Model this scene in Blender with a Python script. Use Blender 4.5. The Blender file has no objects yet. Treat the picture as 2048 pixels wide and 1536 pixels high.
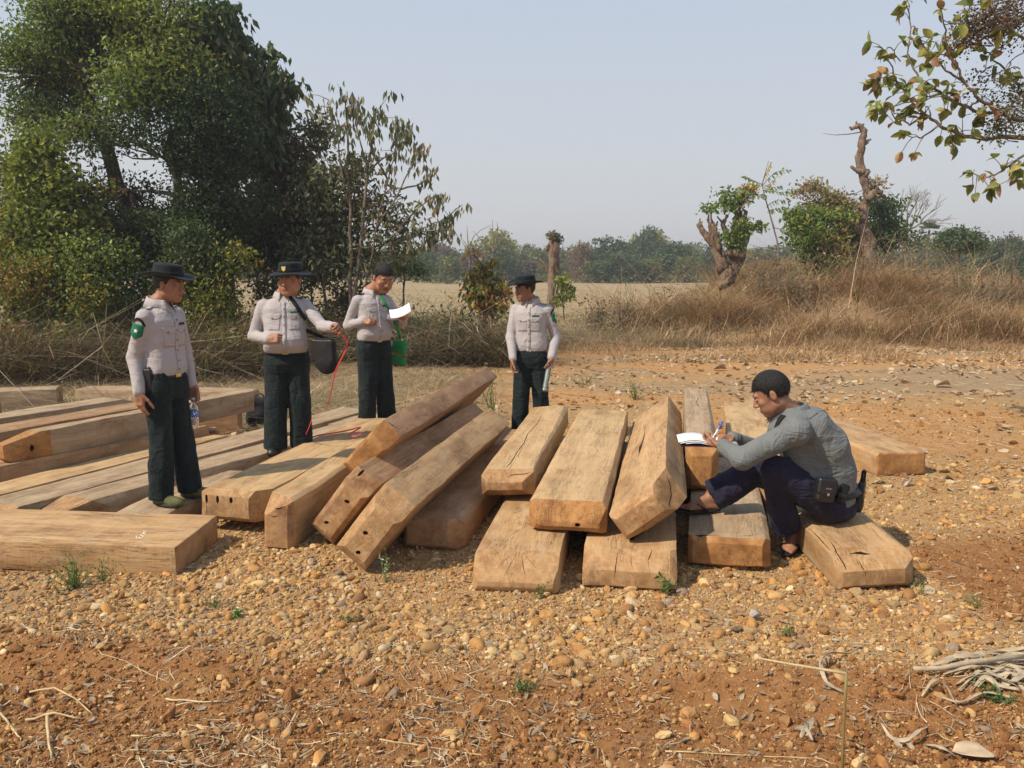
import bpy, bmesh, math, random
import numpy as np
from mathutils import Vector, Matrix
from mathutils.bvhtree import BVHTree

SC = bpy.context.scene
COL = SC.collection
rad = math.radians
random.seed(7)
RNG = np.random.default_rng(11)

# ------------------------------------------------------------------ camera
FPX, CXP, CYP = 1650.0, 1024.0, 768.0
PITCH = math.atan2(768 - 535, FPX)
CAM_H = 1.8
cam_d = bpy.data.cameras.new('camera')
cam = bpy.data.objects.new('camera', cam_d)
COL.objects.link(cam)
cam.location = (0, 0, CAM_H)
cam.rotation_euler = (math.pi / 2 - PITCH, 0, 0)
cam_d.sensor_width = 36
cam_d.lens = 36 * FPX / 2048
cam_d.clip_start = 0.1
cam_d.clip_end = 3000
SC.camera = cam

# ------------------------------------------------------------------ world and sun
SUN_EL = rad(47)
SUN_FROM = Vector((-0.86, -0.51, 0)).normalized()      # horizontal direction towards the sun
world = bpy.data.worlds.new('World')
SC.world = world
world.use_nodes = True
wn, wl = world.node_tree.nodes, world.node_tree.links
wn.clear()
w_out = wn.new('ShaderNodeOutputWorld')
w_bg = wn.new('ShaderNodeBackground')
w_sky = wn.new('ShaderNodeTexSky')
w_sky.sky_type = 'NISHITA'
w_sky.sun_disc = False
w_sky.sun_elevation = SUN_EL
w_sky.sun_rotation = math.atan2(SUN_FROM.x, SUN_FROM.y)
w_sky.altitude = 0
w_sky.air_density = 1.0
w_sky.dust_density = 1.5
w_sky.ozone_density = 2.0
w_bg.inputs['Strength'].default_value = 0.10
# thin morning haze over the whole sky: pale at the horizon, bluer overhead
w_geo = wn.new('ShaderNodeTexCoord')
w_sep = wn.new('ShaderNodeSeparateXYZ')
w_ramp = wn.new('ShaderNodeValToRGB')
w_mix = wn.new('ShaderNodeMix'); w_mix.data_type = 'RGBA'
wl.new(w_geo.outputs['Generated'], w_sep.inputs[0])
wl.new(w_sep.outputs['Z'], w_ramp.inputs[0])
w_e = w_ramp.color_ramp.elements
w_e[0].position = 0.0; w_e[0].color = (6.6, 6.45, 6.4, 1)
w_e[1].position = 1.0; w_e[1].color = (3.3, 4.3, 6.0, 1)
_x = w_e.new(0.12); _x.color = (6.4, 6.6, 6.9, 1)
_x = w_e.new(0.42); _x.color = (5.0, 6.1, 7.7, 1)
w_mix.inputs[0].default_value = 0.85
wl.new(w_sky.outputs[0], w_mix.inputs[6])
wl.new(w_ramp.outputs[0], w_mix.inputs[7])
wl.new(w_mix.outputs[2], w_bg.inputs['Color'])
wl.new(w_bg.outputs[0], w_out.inputs['Surface'])

sun_d = bpy.data.lights.new('sun', 'SUN')
sun_d.energy = 5.0
sun_d.angle = rad(1.2)
sun_d.color = (1.0, 0.87, 0.70)
sun = bpy.data.objects.new('sun', sun_d)
COL.objects.link(sun)
sdir = SUN_FROM * math.cos(SUN_EL) + Vector((0, 0, math.sin(SUN_EL)))
sun.rotation_euler = sdir.to_track_quat('Z', 'Y').to_euler()
sun.location = (-20, -10, 30)

SC.view_settings.view_transform = 'Standard'
SC.view_settings.look = 'None'
SC.view_settings.gamma = 1
SC.view_settings.exposure = 0.10
SC.view_settings.use_curve_mapping = False
SC.cycles.max_bounces = 6
SC.cycles.diffuse_bounces = 3
SC.cycles.glossy_bounces = 2
SC.cycles.transmission_bounces = 4
SC.cycles.transparent_max_bounces = 8
SC.cycles.caustics_reflective = False
SC.cycles.caustics_refractive = False
SC.cycles.use_denoising = True

# ------------------------------------------------------------------ helpers
_fw = Vector((0, math.cos(PITCH), -math.sin(PITCH)))
_up = Vector((0, math.sin(PITCH), math.cos(PITCH)))


def at(px, py, y):
    """the place at distance y that the photograph shows at (px, py)"""
    d = _fw * FPX + Vector((1, 0, 0)) * (px - CXP) + _up * (CYP - py)
    return Vector((0, 0, CAM_H)) + d * (y / d.y)


def on(px, py, z=0.0):
    d = _fw * FPX + Vector((1, 0, 0)) * (px - CXP) + _up * (CYP - py)
    return Vector((0, 0, CAM_H)) + d * ((z - CAM_H) / d.z)


def tag(o, label=None, cat=None, group=None, kind=None):
    if label: o['label'] = label
    if cat: o['category'] = cat
    if group: o['group'] = group
    if kind: o['kind'] = kind
    return o


def empty(name, loc, rz=0.0):
    o = bpy.data.objects.new(name, None)
    COL.objects.link(o)
    o.location = loc
    o.rotation_euler = (0, 0, rz)
    o.empty_display_size = 0.1
    return o


def link(name, me, m=None, parent=None, keep=True):
    """keep: mesh is in world space, so undo the parent's placement"""
    o = bpy.data.objects.new(name, me)
    COL.objects.link(o)
    for k in (m if isinstance(m, (list, tuple)) else [m] if m else []):
        me.materials.append(k)
    if parent is not None:
        o.parent = parent
        if keep:
            o.matrix_parent_inverse = parent_matrix(parent).inverted()
    return o


def parent_matrix(o):
    m = Matrix.Translation(o.location) @ o.rotation_euler.to_matrix().to_4x4()
    if o.parent is not None:
        m = parent_matrix(o.parent) @ o.matrix_parent_inverse @ m
    return m


def mesh_np(name, V, F, smooth=False, cols=None, mi=None):
    """F: (n,3) or (n,4) int array"""
    V = np.asarray(V, np.float32); F = np.asarray(F, np.int32)
    me = bpy.data.meshes.new(name)
    me.vertices.add(len(V)); me.vertices.foreach_set('co', V.ravel())
    n, k = F.shape
    me.loops.add(n * k); me.loops.foreach_set('vertex_index', F.ravel())
    me.polygons.add(n)
    me.polygons.foreach_set('loop_start', np.arange(0, n * k, k, dtype=np.int32))
    me.polygons.foreach_set('loop_total', np.full(n, k, np.int32))
    if smooth:
        me.polygons.foreach_set('use_smooth', np.ones(n, bool))
    if mi is not None:
        me.polygons.foreach_set('material_index', np.asarray(mi, np.int32))
    me.update(calc_edges=True)
    if cols is not None:
        a = me.color_attributes.new('tint', 'FLOAT_COLOR', 'POINT')
        c = np.ones((len(V), 4), np.float32); c[:, :3] = cols
        a.data.foreach_set('color', c.ravel())
    me.validate()
    return me


class MB:
    """collects triangles/quads of small pieces; build() links them as ONE mesh object"""
    def __init__(s): s.v = []; s.f = []; s.c = []; s.n = 0
    def add(s, V, F, c=None):
        V = np.asarray(V, float)
        s.v.append(V); s.f += [tuple(i + s.n for i in q) for q in F]
        s.c.append(np.tile(c if c is not None else (1, 1, 1), (len(V), 1)))
        s.n += len(V)
    def box(s, c, d, M=None, col=None):
        c = np.array(c, float); d = np.array(d, float) / 2
        V = np.array([(x, y, z) for x in (-1, 1) for y in (-1, 1) for z in (-1, 1)], float) * d
        if M is not None: V = V @ np.array(M).T
        s.add(V + c, [(0, 1, 3, 2), (4, 6, 7, 5), (0, 4, 5, 1), (2, 3, 7, 6), (0, 2, 6, 4), (1, 5, 7, 3)], col)
    def tube(s, P, R, n=8, col=None, wob=0.0, cap=True):
        V, F = tube_np(P, R, n, wob, cap)
        s.add(V, F, col)
    def build(s, name, m, parent=None, smooth=False, cols=False, keep=True):
        me = bpy.data.meshes.new(name)
        V = np.concatenate(s.v) if s.v else np.zeros((0, 3))
        me.from_pydata([tuple(x) for x in V], [], s.f)
        if smooth:
            me.polygons.foreach_set('use_smooth', np.ones(len(me.polygons), bool))
        if cols:
            a = me.color_attributes.new('tint', 'FLOAT_COLOR', 'POINT')
            c = np.ones((len(V), 4), np.float32); c[:, :3] = np.concatenate(s.c)
            a.data.foreach_set('color', c.ravel())
        me.update()
        return link(name, me, m, parent, keep)


def tube_np(P, R, n=8, wob=0.0, cap=True):
    P = np.asarray(P, float); R = np.asarray(R, float) * np.ones(len(P))
    T = np.gradient(P, axis=0); T /= np.linalg.norm(T, axis=1)[:, None] + 1e-9
    a = np.array([0, 0, 1.0]) if abs(T[0][2]) < 0.9 else np.array([1.0, 0, 0])
    V = []
    for i in range(len(P)):
        u = np.cross(T[i], a); u /= np.linalg.norm(u) + 1e-9
        w = np.cross(u, T[i]); a = w
        th = np.arange(n) * 2 * math.pi / n
        r = R[i] * (1 + wob * (RNG.random(n) - .5))
        V.append(P[i] + (np.cos(th) * r)[:, None] * u + (np.sin(th) * r)[:, None] * w)
    V = np.concatenate(V)
    F = []
    for i in range(len(P) - 1):
        for j in range(n):
            k = (j + 1) % n
            F.append((i * n + j, i * n + k, (i + 1) * n + k, (i + 1) * n + j))
    if cap:
        F.append(tuple(range(n))[::-1]); F.append(tuple((len(P) - 1) * n + j for j in range(n)))
    return V, F


def _hash(ix, iy, iz, s):
    h = (ix * 374761393 + iy * 668265263 + iz * 2147483647 + s * 974711) & 0xffffffff
    h = ((h ^ (h >> 13)) * 1274126177) & 0xffffffff
    return ((h ^ (h >> 16)) & 0xffff) / 65535.0


def vnoise(p, s=0):
    """value noise in [-1, 1], p (n,3)"""
    p = np.asarray(p, float)
    i = np.floor(p).astype(np.int64); f = p - i
    f = f * f * (3 - 2 * f)
    out = 0
    for dx in (0, 1):
        wx = f[:, 0] if dx else 1 - f[:, 0]
        for dy in (0, 1):
            wy = f[:, 1] if dy else 1 - f[:, 1]
            for dz in (0, 1):
                wz = f[:, 2] if dz else 1 - f[:, 2]
                out = out + wx * wy * wz * _hash(i[:, 0] + dx, i[:, 1] + dy, i[:, 2] + dz, s)
    return out * 2 - 1


def fbm(p, o=3, s=0):
    out = 0; a = 1; t = 0
    for k in range(o):
        out = out + a * vnoise(np.asarray(p) * 2 ** k, s + k); t += a; a *= .5
    return out / t


def sstep(a, b, x):
    t = np.clip((x - a) / (b - a), 0, 1)
    return t * t * (3 - 2 * t)


# ------------------------------------------------------------------ materials
class NT:
    def __init__(s, name):
        s.m = bpy.data.materials.new(name); s.m.use_nodes = True
        s.t = s.m.node_tree; s.t.nodes.clear()
        s.out = s.t.nodes.new('ShaderNodeOutputMaterial')
    def n(s, typ, ins=None, **kw):
        nd = s.t.nodes.new('ShaderNode' + typ)
        for k, v in kw.items(): setattr(nd, k, v)
        for k, v in (ins or {}).items(): s.put(nd.inputs[k], v)
        return nd
    def put(s, sock, v):
        if isinstance(v, bpy.types.NodeSocket): s.t.links.new(v, sock)
        elif isinstance(v, bpy.types.Node): s.t.links.new(v.outputs[0], sock)
        elif isinstance(v, (tuple, list)) and len(v) == 3 and sock.type == 'RGBA': sock.default_value = (*v, 1)
        else: sock.default_value = v
    def noise(s, vec, scale, detail=3, rough=.55, dist=0.0):
        return s.n('TexNoise', {'Vector': vec, 'Scale': scale, 'Detail': detail, 'Roughness': rough, 'Distortion': dist}).outputs[0]
    def map(s, vec, scale=(1, 1, 1), loc=(0, 0, 0), rot=(0, 0, 0)):
        return s.n('Mapping', {'Vector': vec, 'Scale': scale, 'Location': loc, 'Rotation': rot}).outputs[0]
    def obj(s): return s.n('TexCoord').outputs['Object']
    def pos(s): return s.n('NewGeometry').outputs['Position']
    def rng(s, v, a, b, c=0.0, d=1.0):
        return s.n('MapRange', {0: v, 1: a, 2: b, 3: c, 4: d}).outputs[0]
    def mix(s, f, a, b, mode='MIX'):
        nd = s.n('Mix', data_type='RGBA', blend_type=mode)
        s.put(nd.inputs[0], f); s.put(nd.inputs[6], a); s.put(nd.inputs[7], b)
        return nd.outputs[2]
    def math(s, op, a, b=0.0):
        return s.n('Math', {0: a, 1: b}, operation=op).outputs[0]
    def ramp(s, f, stops):
        nd = s.n('ValToRGB', {0: f}); e = nd.color_ramp.elements
        while len(e) > 1: e.remove(e[0])
        e[0].position, e[0].color = stops[0][0], (*stops[0][1], 1)
        for p_, c_ in stops[1:]:
            x = e.new(p_); x.color = (*c_, 1)
        return nd.outputs[0]
    def bump(s, h, strength=.5, dist=.01, normal=None):
        nd = s.n('Bump', {'Height': h, 'Strength': strength, 'Distance': dist})
        if normal is not None: s.put(nd.inputs['Normal'], normal)
        return nd.outputs[0]
    def attr(s, name, typ='GEOMETRY'):
        return s.n('Attribute', attribute_name=name, attribute_type=typ).outputs['Color']
    def pbr(s, col, rough=.8, normal=None, spec=.3, **kw):
        nd = s.n('BsdfPrincipled', {'Base Color': col, 'Roughness': rough, 'Specular IOR Level': spec})
        if normal is not None: s.put(nd.inputs['Normal'], normal)
        for k, v in kw.items(): s.put(nd.inputs[k], v)
        s.t.links.new(nd.outputs[0], s.out.inputs[0])
        return s.m
    def leaf(s, col, trans=.35, rough=.55):
        a = s.n('BsdfPrincipled', {'Base Color': col, 'Roughness': rough, 'Specular IOR Level': .25})
        b = s.n('BsdfTranslucent', {'Color': s.mix(1.0, col, (1.25, 1.2, .55), 'MULTIPLY')})
        x = s.n('MixShader', {0: trans, 1: a.outputs[0], 2: b.outputs[0]})
        s.t.links.new(x.outputs[0], s.out.inputs[0])
        return s.m


def flat_mat(name, col, rough=.7, spec=.3, bump=0.0, bscale=300.0, var=.12, **kw):
    t = NT(name); p = t.obj()
    nz = t.noise(p, 14, 4)
    c = t.mix(t.rng(nz, .3, .7), tuple(x * (1 - var) for x in col), tuple(min(1, x * (1 + var)) for x in col))
    nrm = t.bump(t.noise(p, bscale, 2), bump, .002) if bump else None
    return t.pbr(c, rough, nrm, spec, **kw)


def wood_mat(name, pale, mid, dark, end=False, weather=.5):
    t = NT(name)
    ob = t.obj()
    rnd = t.n('ObjectInfo').outputs['Random']
    shift = t.n('CombineXYZ', {0: t.math('MULTIPLY', rnd, 37.0), 1: t.math('MULTIPLY', rnd, 11.0), 2: t.math('MULTIPLY', rnd, 5.0)})
    v = t.n('VectorMath', {0: ob, 1: shift.outputs[0]}, operation='ADD').outputs[0]
    warp = t.n('TexNoise', {'Vector': t.map(v, (1.0, 3, 3)), 'Scale': 1.6, 'Detail': 2}).outputs['Color']
    vw = t.n('VectorMath', {0: v, 1: t.n('VectorMath', {0: warp, 'Scale': .10}, operation='SCALE').outputs[0]}, operation='ADD').outputs[0]
    if end:
        grain = t.noise(t.map(vw, (9, 26, 26)), 1.0, 4, .6)
        fine = t.noise(t.map(v, (60, 25, 140)), 1.0, 3, .6)
        blot = t.noise(v, 5.0, 3)
    else:
        grain = t.noise(t.map(vw, (.9, 16, 16)), 1.0, 5, .6)
        fine = t.noise(t.map(vw, (5, 130, 130)), 1.0, 3, .6)
        blot = t.noise(t.map(v, (1.0, 2.4, 2.4)), 1.8, 5, .6)
    c = t.mix(t.rng(grain, .34, .64), mid, pale)
    c = t.mix(t.math('MULTIPLY', t.rng(blot, .50, .70), .85), c, dark)
    c = t.mix(t.math('MULTIPLY', t.rng(fine, .45, .75), .32), c, tuple(x * .55 for x in dark))
    # silvery dust and red soil smears
    dust = t.noise(t.map(v, (2.2, 5, 5)), 2.2, 6, .7)
    c = t.mix(t.math('MULTIPLY', t.rng(dust, .5, .68), weather), c, (.47, .36, .235))
    soil = t.noise(v, 3.3, 6, .65)
    c = t.mix(t.math('MULTIPLY', t.rng(soil, .6, .72), .5), c, (.27, .12, .045))
    # fine drying cracks
    ck = t.noise(t.map(vw, (1.4, 34, 34) if not end else (6, 60, 9)), 1.0, 5, .7)
    crack = t.rng(t.math('ABSOLUTE', t.math('SUBTRACT', ck, .5)), 0.0, .012, 1, 0)
    mask = t.rng(t.noise(t.map(v, (1.5, 5, 5)), 1.5, 2), .45, .55)
    crack = t.math('MULTIPLY', crack, mask)
    c = t.mix(t.math('MULTIPLY', crack, .75), c, (.05, .028, .013))
    saw = t.noise(t.map(v, (95, 2.5, 2.5), (0, 0, 0), (0, 0, .06)), 1.0, 3, .6)
    if not end: c = t.mix(t.math('MULTIPLY', t.rng(saw, .52, .66), .16), c, tuple(min(1, x * 1.22) for x in pale))
    if not end: c = t.mix(t.math('MULTIPLY', t.rng(saw, .46, .36), .16), c, dark)
    ax = t.n('VectorMath', {0: v, 'Scale': 1.0}, operation='SCALE').outputs[0]
    adze = t.n('TexVoronoi', {'Vector': t.map(ax, (5, 6.5, 6.5)), 'Scale': 1.0, 'Smoothness': .3}, feature='SMOOTH_F1').outputs[0]
    h = t.math('ADD', t.math('MULTIPLY', grain, .5), t.math('MULTIPLY', fine, .35))
    h = t.math('ADD', h, t.math('MULTIPLY', saw, .2 if not end else 0.0))
    h = t.math('SUBTRACT', h, t.math('MULTIPLY', crack, 1.2))
    nrm = t.bump(h, .55, .006)
    nrm = t.bump(adze, .5 if end else .22, .03, nrm)
    return t.pbr(c, t.rng(dust, .3, .7, .62, .85), nrm, .25)


WOODS = {
    'tan': wood_mat('wood_tan', (.52, .335, .165), (.41, .245, .112), (.23, .125, .055)),
    'ochre': wood_mat('wood_ochre', (.54, .37, .19), (.44, .285, .14), (.28, .16, .07), weather=.35),
    'brown': wood_mat('wood_brown', (.40, .245, .13), (.30, .17, .085), (.18, .09, .042), weather=.45),
    'red': wood_mat('wood_red', (.45, .27, .145), (.35, .19, .095), (.18, .08, .04), weather=.35),
    'grey': wood_mat('wood_grey', (.43, .32, .205), (.33, .23, .135), (.2, .125, .07), weather=.65),
}
ENDS = {
    'pale': wood_mat('end_pale', (.47, .29, .14), (.36, .205, .09), (.24, .12, .05), end=True, weather=.3),
    'orange': wood_mat('end_orange', (.45, .235, .085), (.35, .165, .055), (.22, .09, .03), end=True, weather=.12),
    'brown': wood_mat('end_brown', (.43, .26, .125), (.33, .18, .08), (.19, .09, .04), end=True, weather=.3),
}
HOLE = flat_mat('hole_wall', (.10, .05, .022), .9)
# ================================================================== ground
def zone(x, y):
    """soil (bare red earth), gravel, litter (grey dead leaves and straw), field (pale dry stubble); each 0..1"""
    p = np.stack([x, y, x * 0], -1).reshape(-1, 3)
    n1 = fbm(p * .55, 4, 3).reshape(x.shape)
    n2 = fbm(p * 1.9, 4, 9).reshape(x.shape)
    n3 = fbm(p * (.25, .8, 1), 4, 15).reshape(x.shape)
    n4 = fbm(p * (.12, .35, 1), 3, 19).reshape(x.shape)
    edge = 3.62 - .12 * np.clip(x, -3, 3) + .25 * n1 + .10 * n2        # red earth nearest the camera
    soil = (1 - sstep(edge - .16, edge + .22, y + .12 * n2))
    soil = np.maximum(soil, sstep(2.35, 2.6, x + .2 * n2) * sstep(3.9, 4.1, y) * (1 - sstep(5.0, 5.6, y + .4 * n1)))
    far = sstep(6.9, 8.2, y + .8 * n1) * sstep(-2.6, -1.2, x + .7 * n1)
    track = far * sstep(-.10, .30, n3 + .12)
    soil = np.maximum(soil, track * (1 - sstep(17, 20, y)))
    litter = .8 * sstep(10.0, 13.5, y + 2.5 * n1 + .22 * x) * sstep(-.22, .18, n3 * -1 + .25 * n2) * sstep(-1, 2, x)
    litter = np.maximum(litter, sstep(6.6, 8.0, y + n1) * (1 - sstep(-2.2, -.8, x + .5 * n1)) * (.45 + .4 * sstep(-.3, .3, n2)))
    litter = np.maximum(litter, .55 * (1 - sstep(-2.6, -1.4, x + .6 * n2)) * sstep(3.6, 4.0, y) * sstep(-.3, .25, n2))
    field = sstep(20, 25, y + 2 * n4)
    return soil, np.clip(litter, 0, 1), field, n1, n2


def height(x, y):
    p = np.stack([x, y, x * 0], -1).reshape(-1, 3)
    g = lambda s, o, k: fbm(p * s, o, k).reshape(x.shape)
    soil, litter, field, n1, n2 = zone(x, y)
    near = 1 - sstep(16, 30, y)
    h = .012 * g(2.2, 3, 31) * near
    rough = .030 * np.abs(g(4.5, 4, 41)) + .016 * np.abs(g(15, 3, 43))
    h = h + soil * rough * near
    # wheel ruts in the bare red earth
    h -= .05 * (1 - sstep(.0, .5, np.abs(y - 3.25 + .05 * x + .25 * n1))) * soil * (y < 5)
    h += .035 * (1 - sstep(.0, .4, np.abs(y - 3.62 + .06 * x + .2 * n1))) * soil * (y < 5)
    # spoil at the far right and low bank with dry grass
    bank = sstep(19, 25, y) * sstep(1.5, 8, x - .04 * y) * (1 - sstep(30, 42, y))
    h += bank * (.80 + .30 * g(.35, 2, 51) + .22 * g(1.3, 3, 53) + .5 * np.exp(-((x - 9.5) / 4.5) ** 2)) * (1 - .5 * sstep(13, 20, x))
    mound = np.exp(-(((x + 4.1) / 2.6) ** 2 + ((y - 21) / 2.2) ** 2))
    h += mound * .55 + np.exp(-(((x + 3.2) / 1.2) ** 2 + ((y - 24) / 1.5) ** 2)) * .35
    # the timbers press the ground flat
    flat_ = (1 - sstep(2.9, 3.6, np.abs(x + 1.0))) * sstep(4.2, 4.6, y) * (1 - sstep(9, 10, y))
    h = h * (1 - .75 * flat_) - .008 * flat_
    far = sstep(60, 220, y)
    return h + .012 * field * g(1.2, 3, 61) * near + far * .5 * g(.01, 2, 71)


def axis(a, b, step, lo, hi, grow):
    mid = list(np.arange(a, b + 1e-6, step))
    s, v, r = step, b, []
    while v < hi: s *= grow; v += s; r.append(v)
    s, v, l = step, a, []
    while v > lo: s *= grow; v -= s; l.append(v)
    return np.array(l[::-1] + mid + r)


gx = axis(-4.6, 5.0, .042, -900, 900, 1.10)
gy = axis(2.3, 6.5, .036, -30, 1300, 1.028)
GX, GY = np.meshgrid(gx, gy)
GZ = height(GX, GY)
nx, ny = len(gx), len(gy)
idx = np.arange(nx * ny).reshape(ny, nx)
GF = np.stack([idx[:-1, :-1], idx[:-1, 1:], idx[1:, 1:], idx[1:, :-1]], -1).reshape(-1, 4)
z_s, z_l, z_f, _, _ = zone(GX, GY)
gc = np.stack([z_s, z_l, z_f], -1).reshape(-1, 3)
gme = mesh_np('ground', np.stack([GX, GY, GZ], -1).reshape(-1, 3), GF, True, gc)

t = NT('earth')
pw = t.pos()
zc = t.attr('tint')
sep = t.n('SeparateColor', {0: zc})
zs, zl, zf = sep.outputs[0], sep.outputs[1], sep.outputs[2]
nA = t.noise(pw, 1.3, 6, .65); nB = t.noise(pw, 9, 6, .7); nC = t.noise(pw, 60, 5, .7); nD = t.noise(pw, 220, 3, .6)
gravel_c = t.ramp(nB, [(.3, (.23, .115, .045)), (.45, (.33, .18, .072)), (.6, (.42, .255, .11)), (.72, (.33, .19, .085))])
gravel_c = t.mix(t.rng(nC, .35, .68), gravel_c, (.46, .32, .17))
soil_c = t.ramp(nB, [(.25, (.17, .078, .029)), (.45, (.26, .122, .046)), (.62, (.33, .168, .067)), (.8, (.39, .225, .10))])
soil_c = t.mix(t.math('MULTIPLY', t.rng(nC, .45, .7), .6), soil_c, (.42, .21, .085))
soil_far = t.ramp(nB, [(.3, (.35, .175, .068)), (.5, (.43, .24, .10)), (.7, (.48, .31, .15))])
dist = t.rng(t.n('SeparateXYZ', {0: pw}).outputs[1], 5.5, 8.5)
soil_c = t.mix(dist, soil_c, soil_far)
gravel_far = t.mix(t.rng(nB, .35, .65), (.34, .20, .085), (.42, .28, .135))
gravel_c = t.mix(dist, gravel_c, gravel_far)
lit_c = t.ramp(nC, [(.3, (.17, .11, .06)), (.5, (.32, .225, .135)), (.66, (.44, .34, .22)), (.8, (.5, .42, .3))])
streak = t.noise(t.map(pw, (.18, 1.6, 1)), 1.0, 5, .6)
field_c = t.ramp(streak, [(.3, (.26, .18, .10)), (.5, (.36, .27, .155)), (.7, (.42, .335, .20))])
green = t.noise(pw, .35, 4)
field_c = t.mix(t.math('MULTIPLY', t.rng(green, .5, .7), .45), field_c, (.22, .235, .10))
field_c = t.mix(t.math('MULTIPLY', t.rng(nC, .4, .7), .4), field_c, (.17, .12, .065))
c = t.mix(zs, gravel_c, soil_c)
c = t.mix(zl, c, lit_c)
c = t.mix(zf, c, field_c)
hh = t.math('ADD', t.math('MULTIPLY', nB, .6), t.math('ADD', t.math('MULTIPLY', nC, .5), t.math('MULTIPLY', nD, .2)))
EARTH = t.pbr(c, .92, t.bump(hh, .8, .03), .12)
ground = link('ground', gme, EARTH)
tag(ground, kind='structure')


def gz(x, y):
    return height(np.atleast_1d(np.asarray(x, float)), np.atleast_1d(np.asarray(y, float)))


def gz1(x, y): return float(gz(x, y)[0])
# ================================================================== timbers
def tmat(yaw, pit, rol):
    cy, sy, cp, sp, cr, sr = math.cos(yaw), math.sin(yaw), math.cos(pit), math.sin(pit), math.cos(rol), math.sin(rol)
    return (Matrix(((cy, -sy, 0), (sy, cy, 0), (0, 0, 1))) @ Matrix(((cp, 0, -sp), (0, 1, 0), (sp, 0, cp)))
            @ Matrix(((1, 0, 0), (0, cr, -sr), (0, sr, cr))))


def cut(bm, co, no):
    r = bmesh.ops.bisect_plane(bm, geom=bm.verts[:] + bm.edges[:] + bm.faces[:], dist=1e-5, plane_co=co, plane_no=no, clear_outer=True)
    e = [g for g in r['geom_cut'] if isinstance(g, bmesh.types.BMEdge) and g.is_boundary]
    if e: bmesh.ops.holes_fill(bm, edges=e, sides=0)


def ray_hit(bvh, M, px, py):
    o = Vector((0, 0, CAM_H)); d = (at(px, py, 5.0) - o).normalized()
    Mi = M.inverted()
    return bvh.ray_cast(Mi @ o, (Mi.to_3x3() @ d).normalized())


def sharp_by_angle(me, deg):
    bm2 = bmesh.new(); bm2.from_mesh(me)
    for e in bm2.edges:
        if len(e.link_faces) == 2 and e.calc_face_angle(0) > rad(deg): e.smooth = False
    bm2.to_mesh(me); bm2.free()


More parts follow.
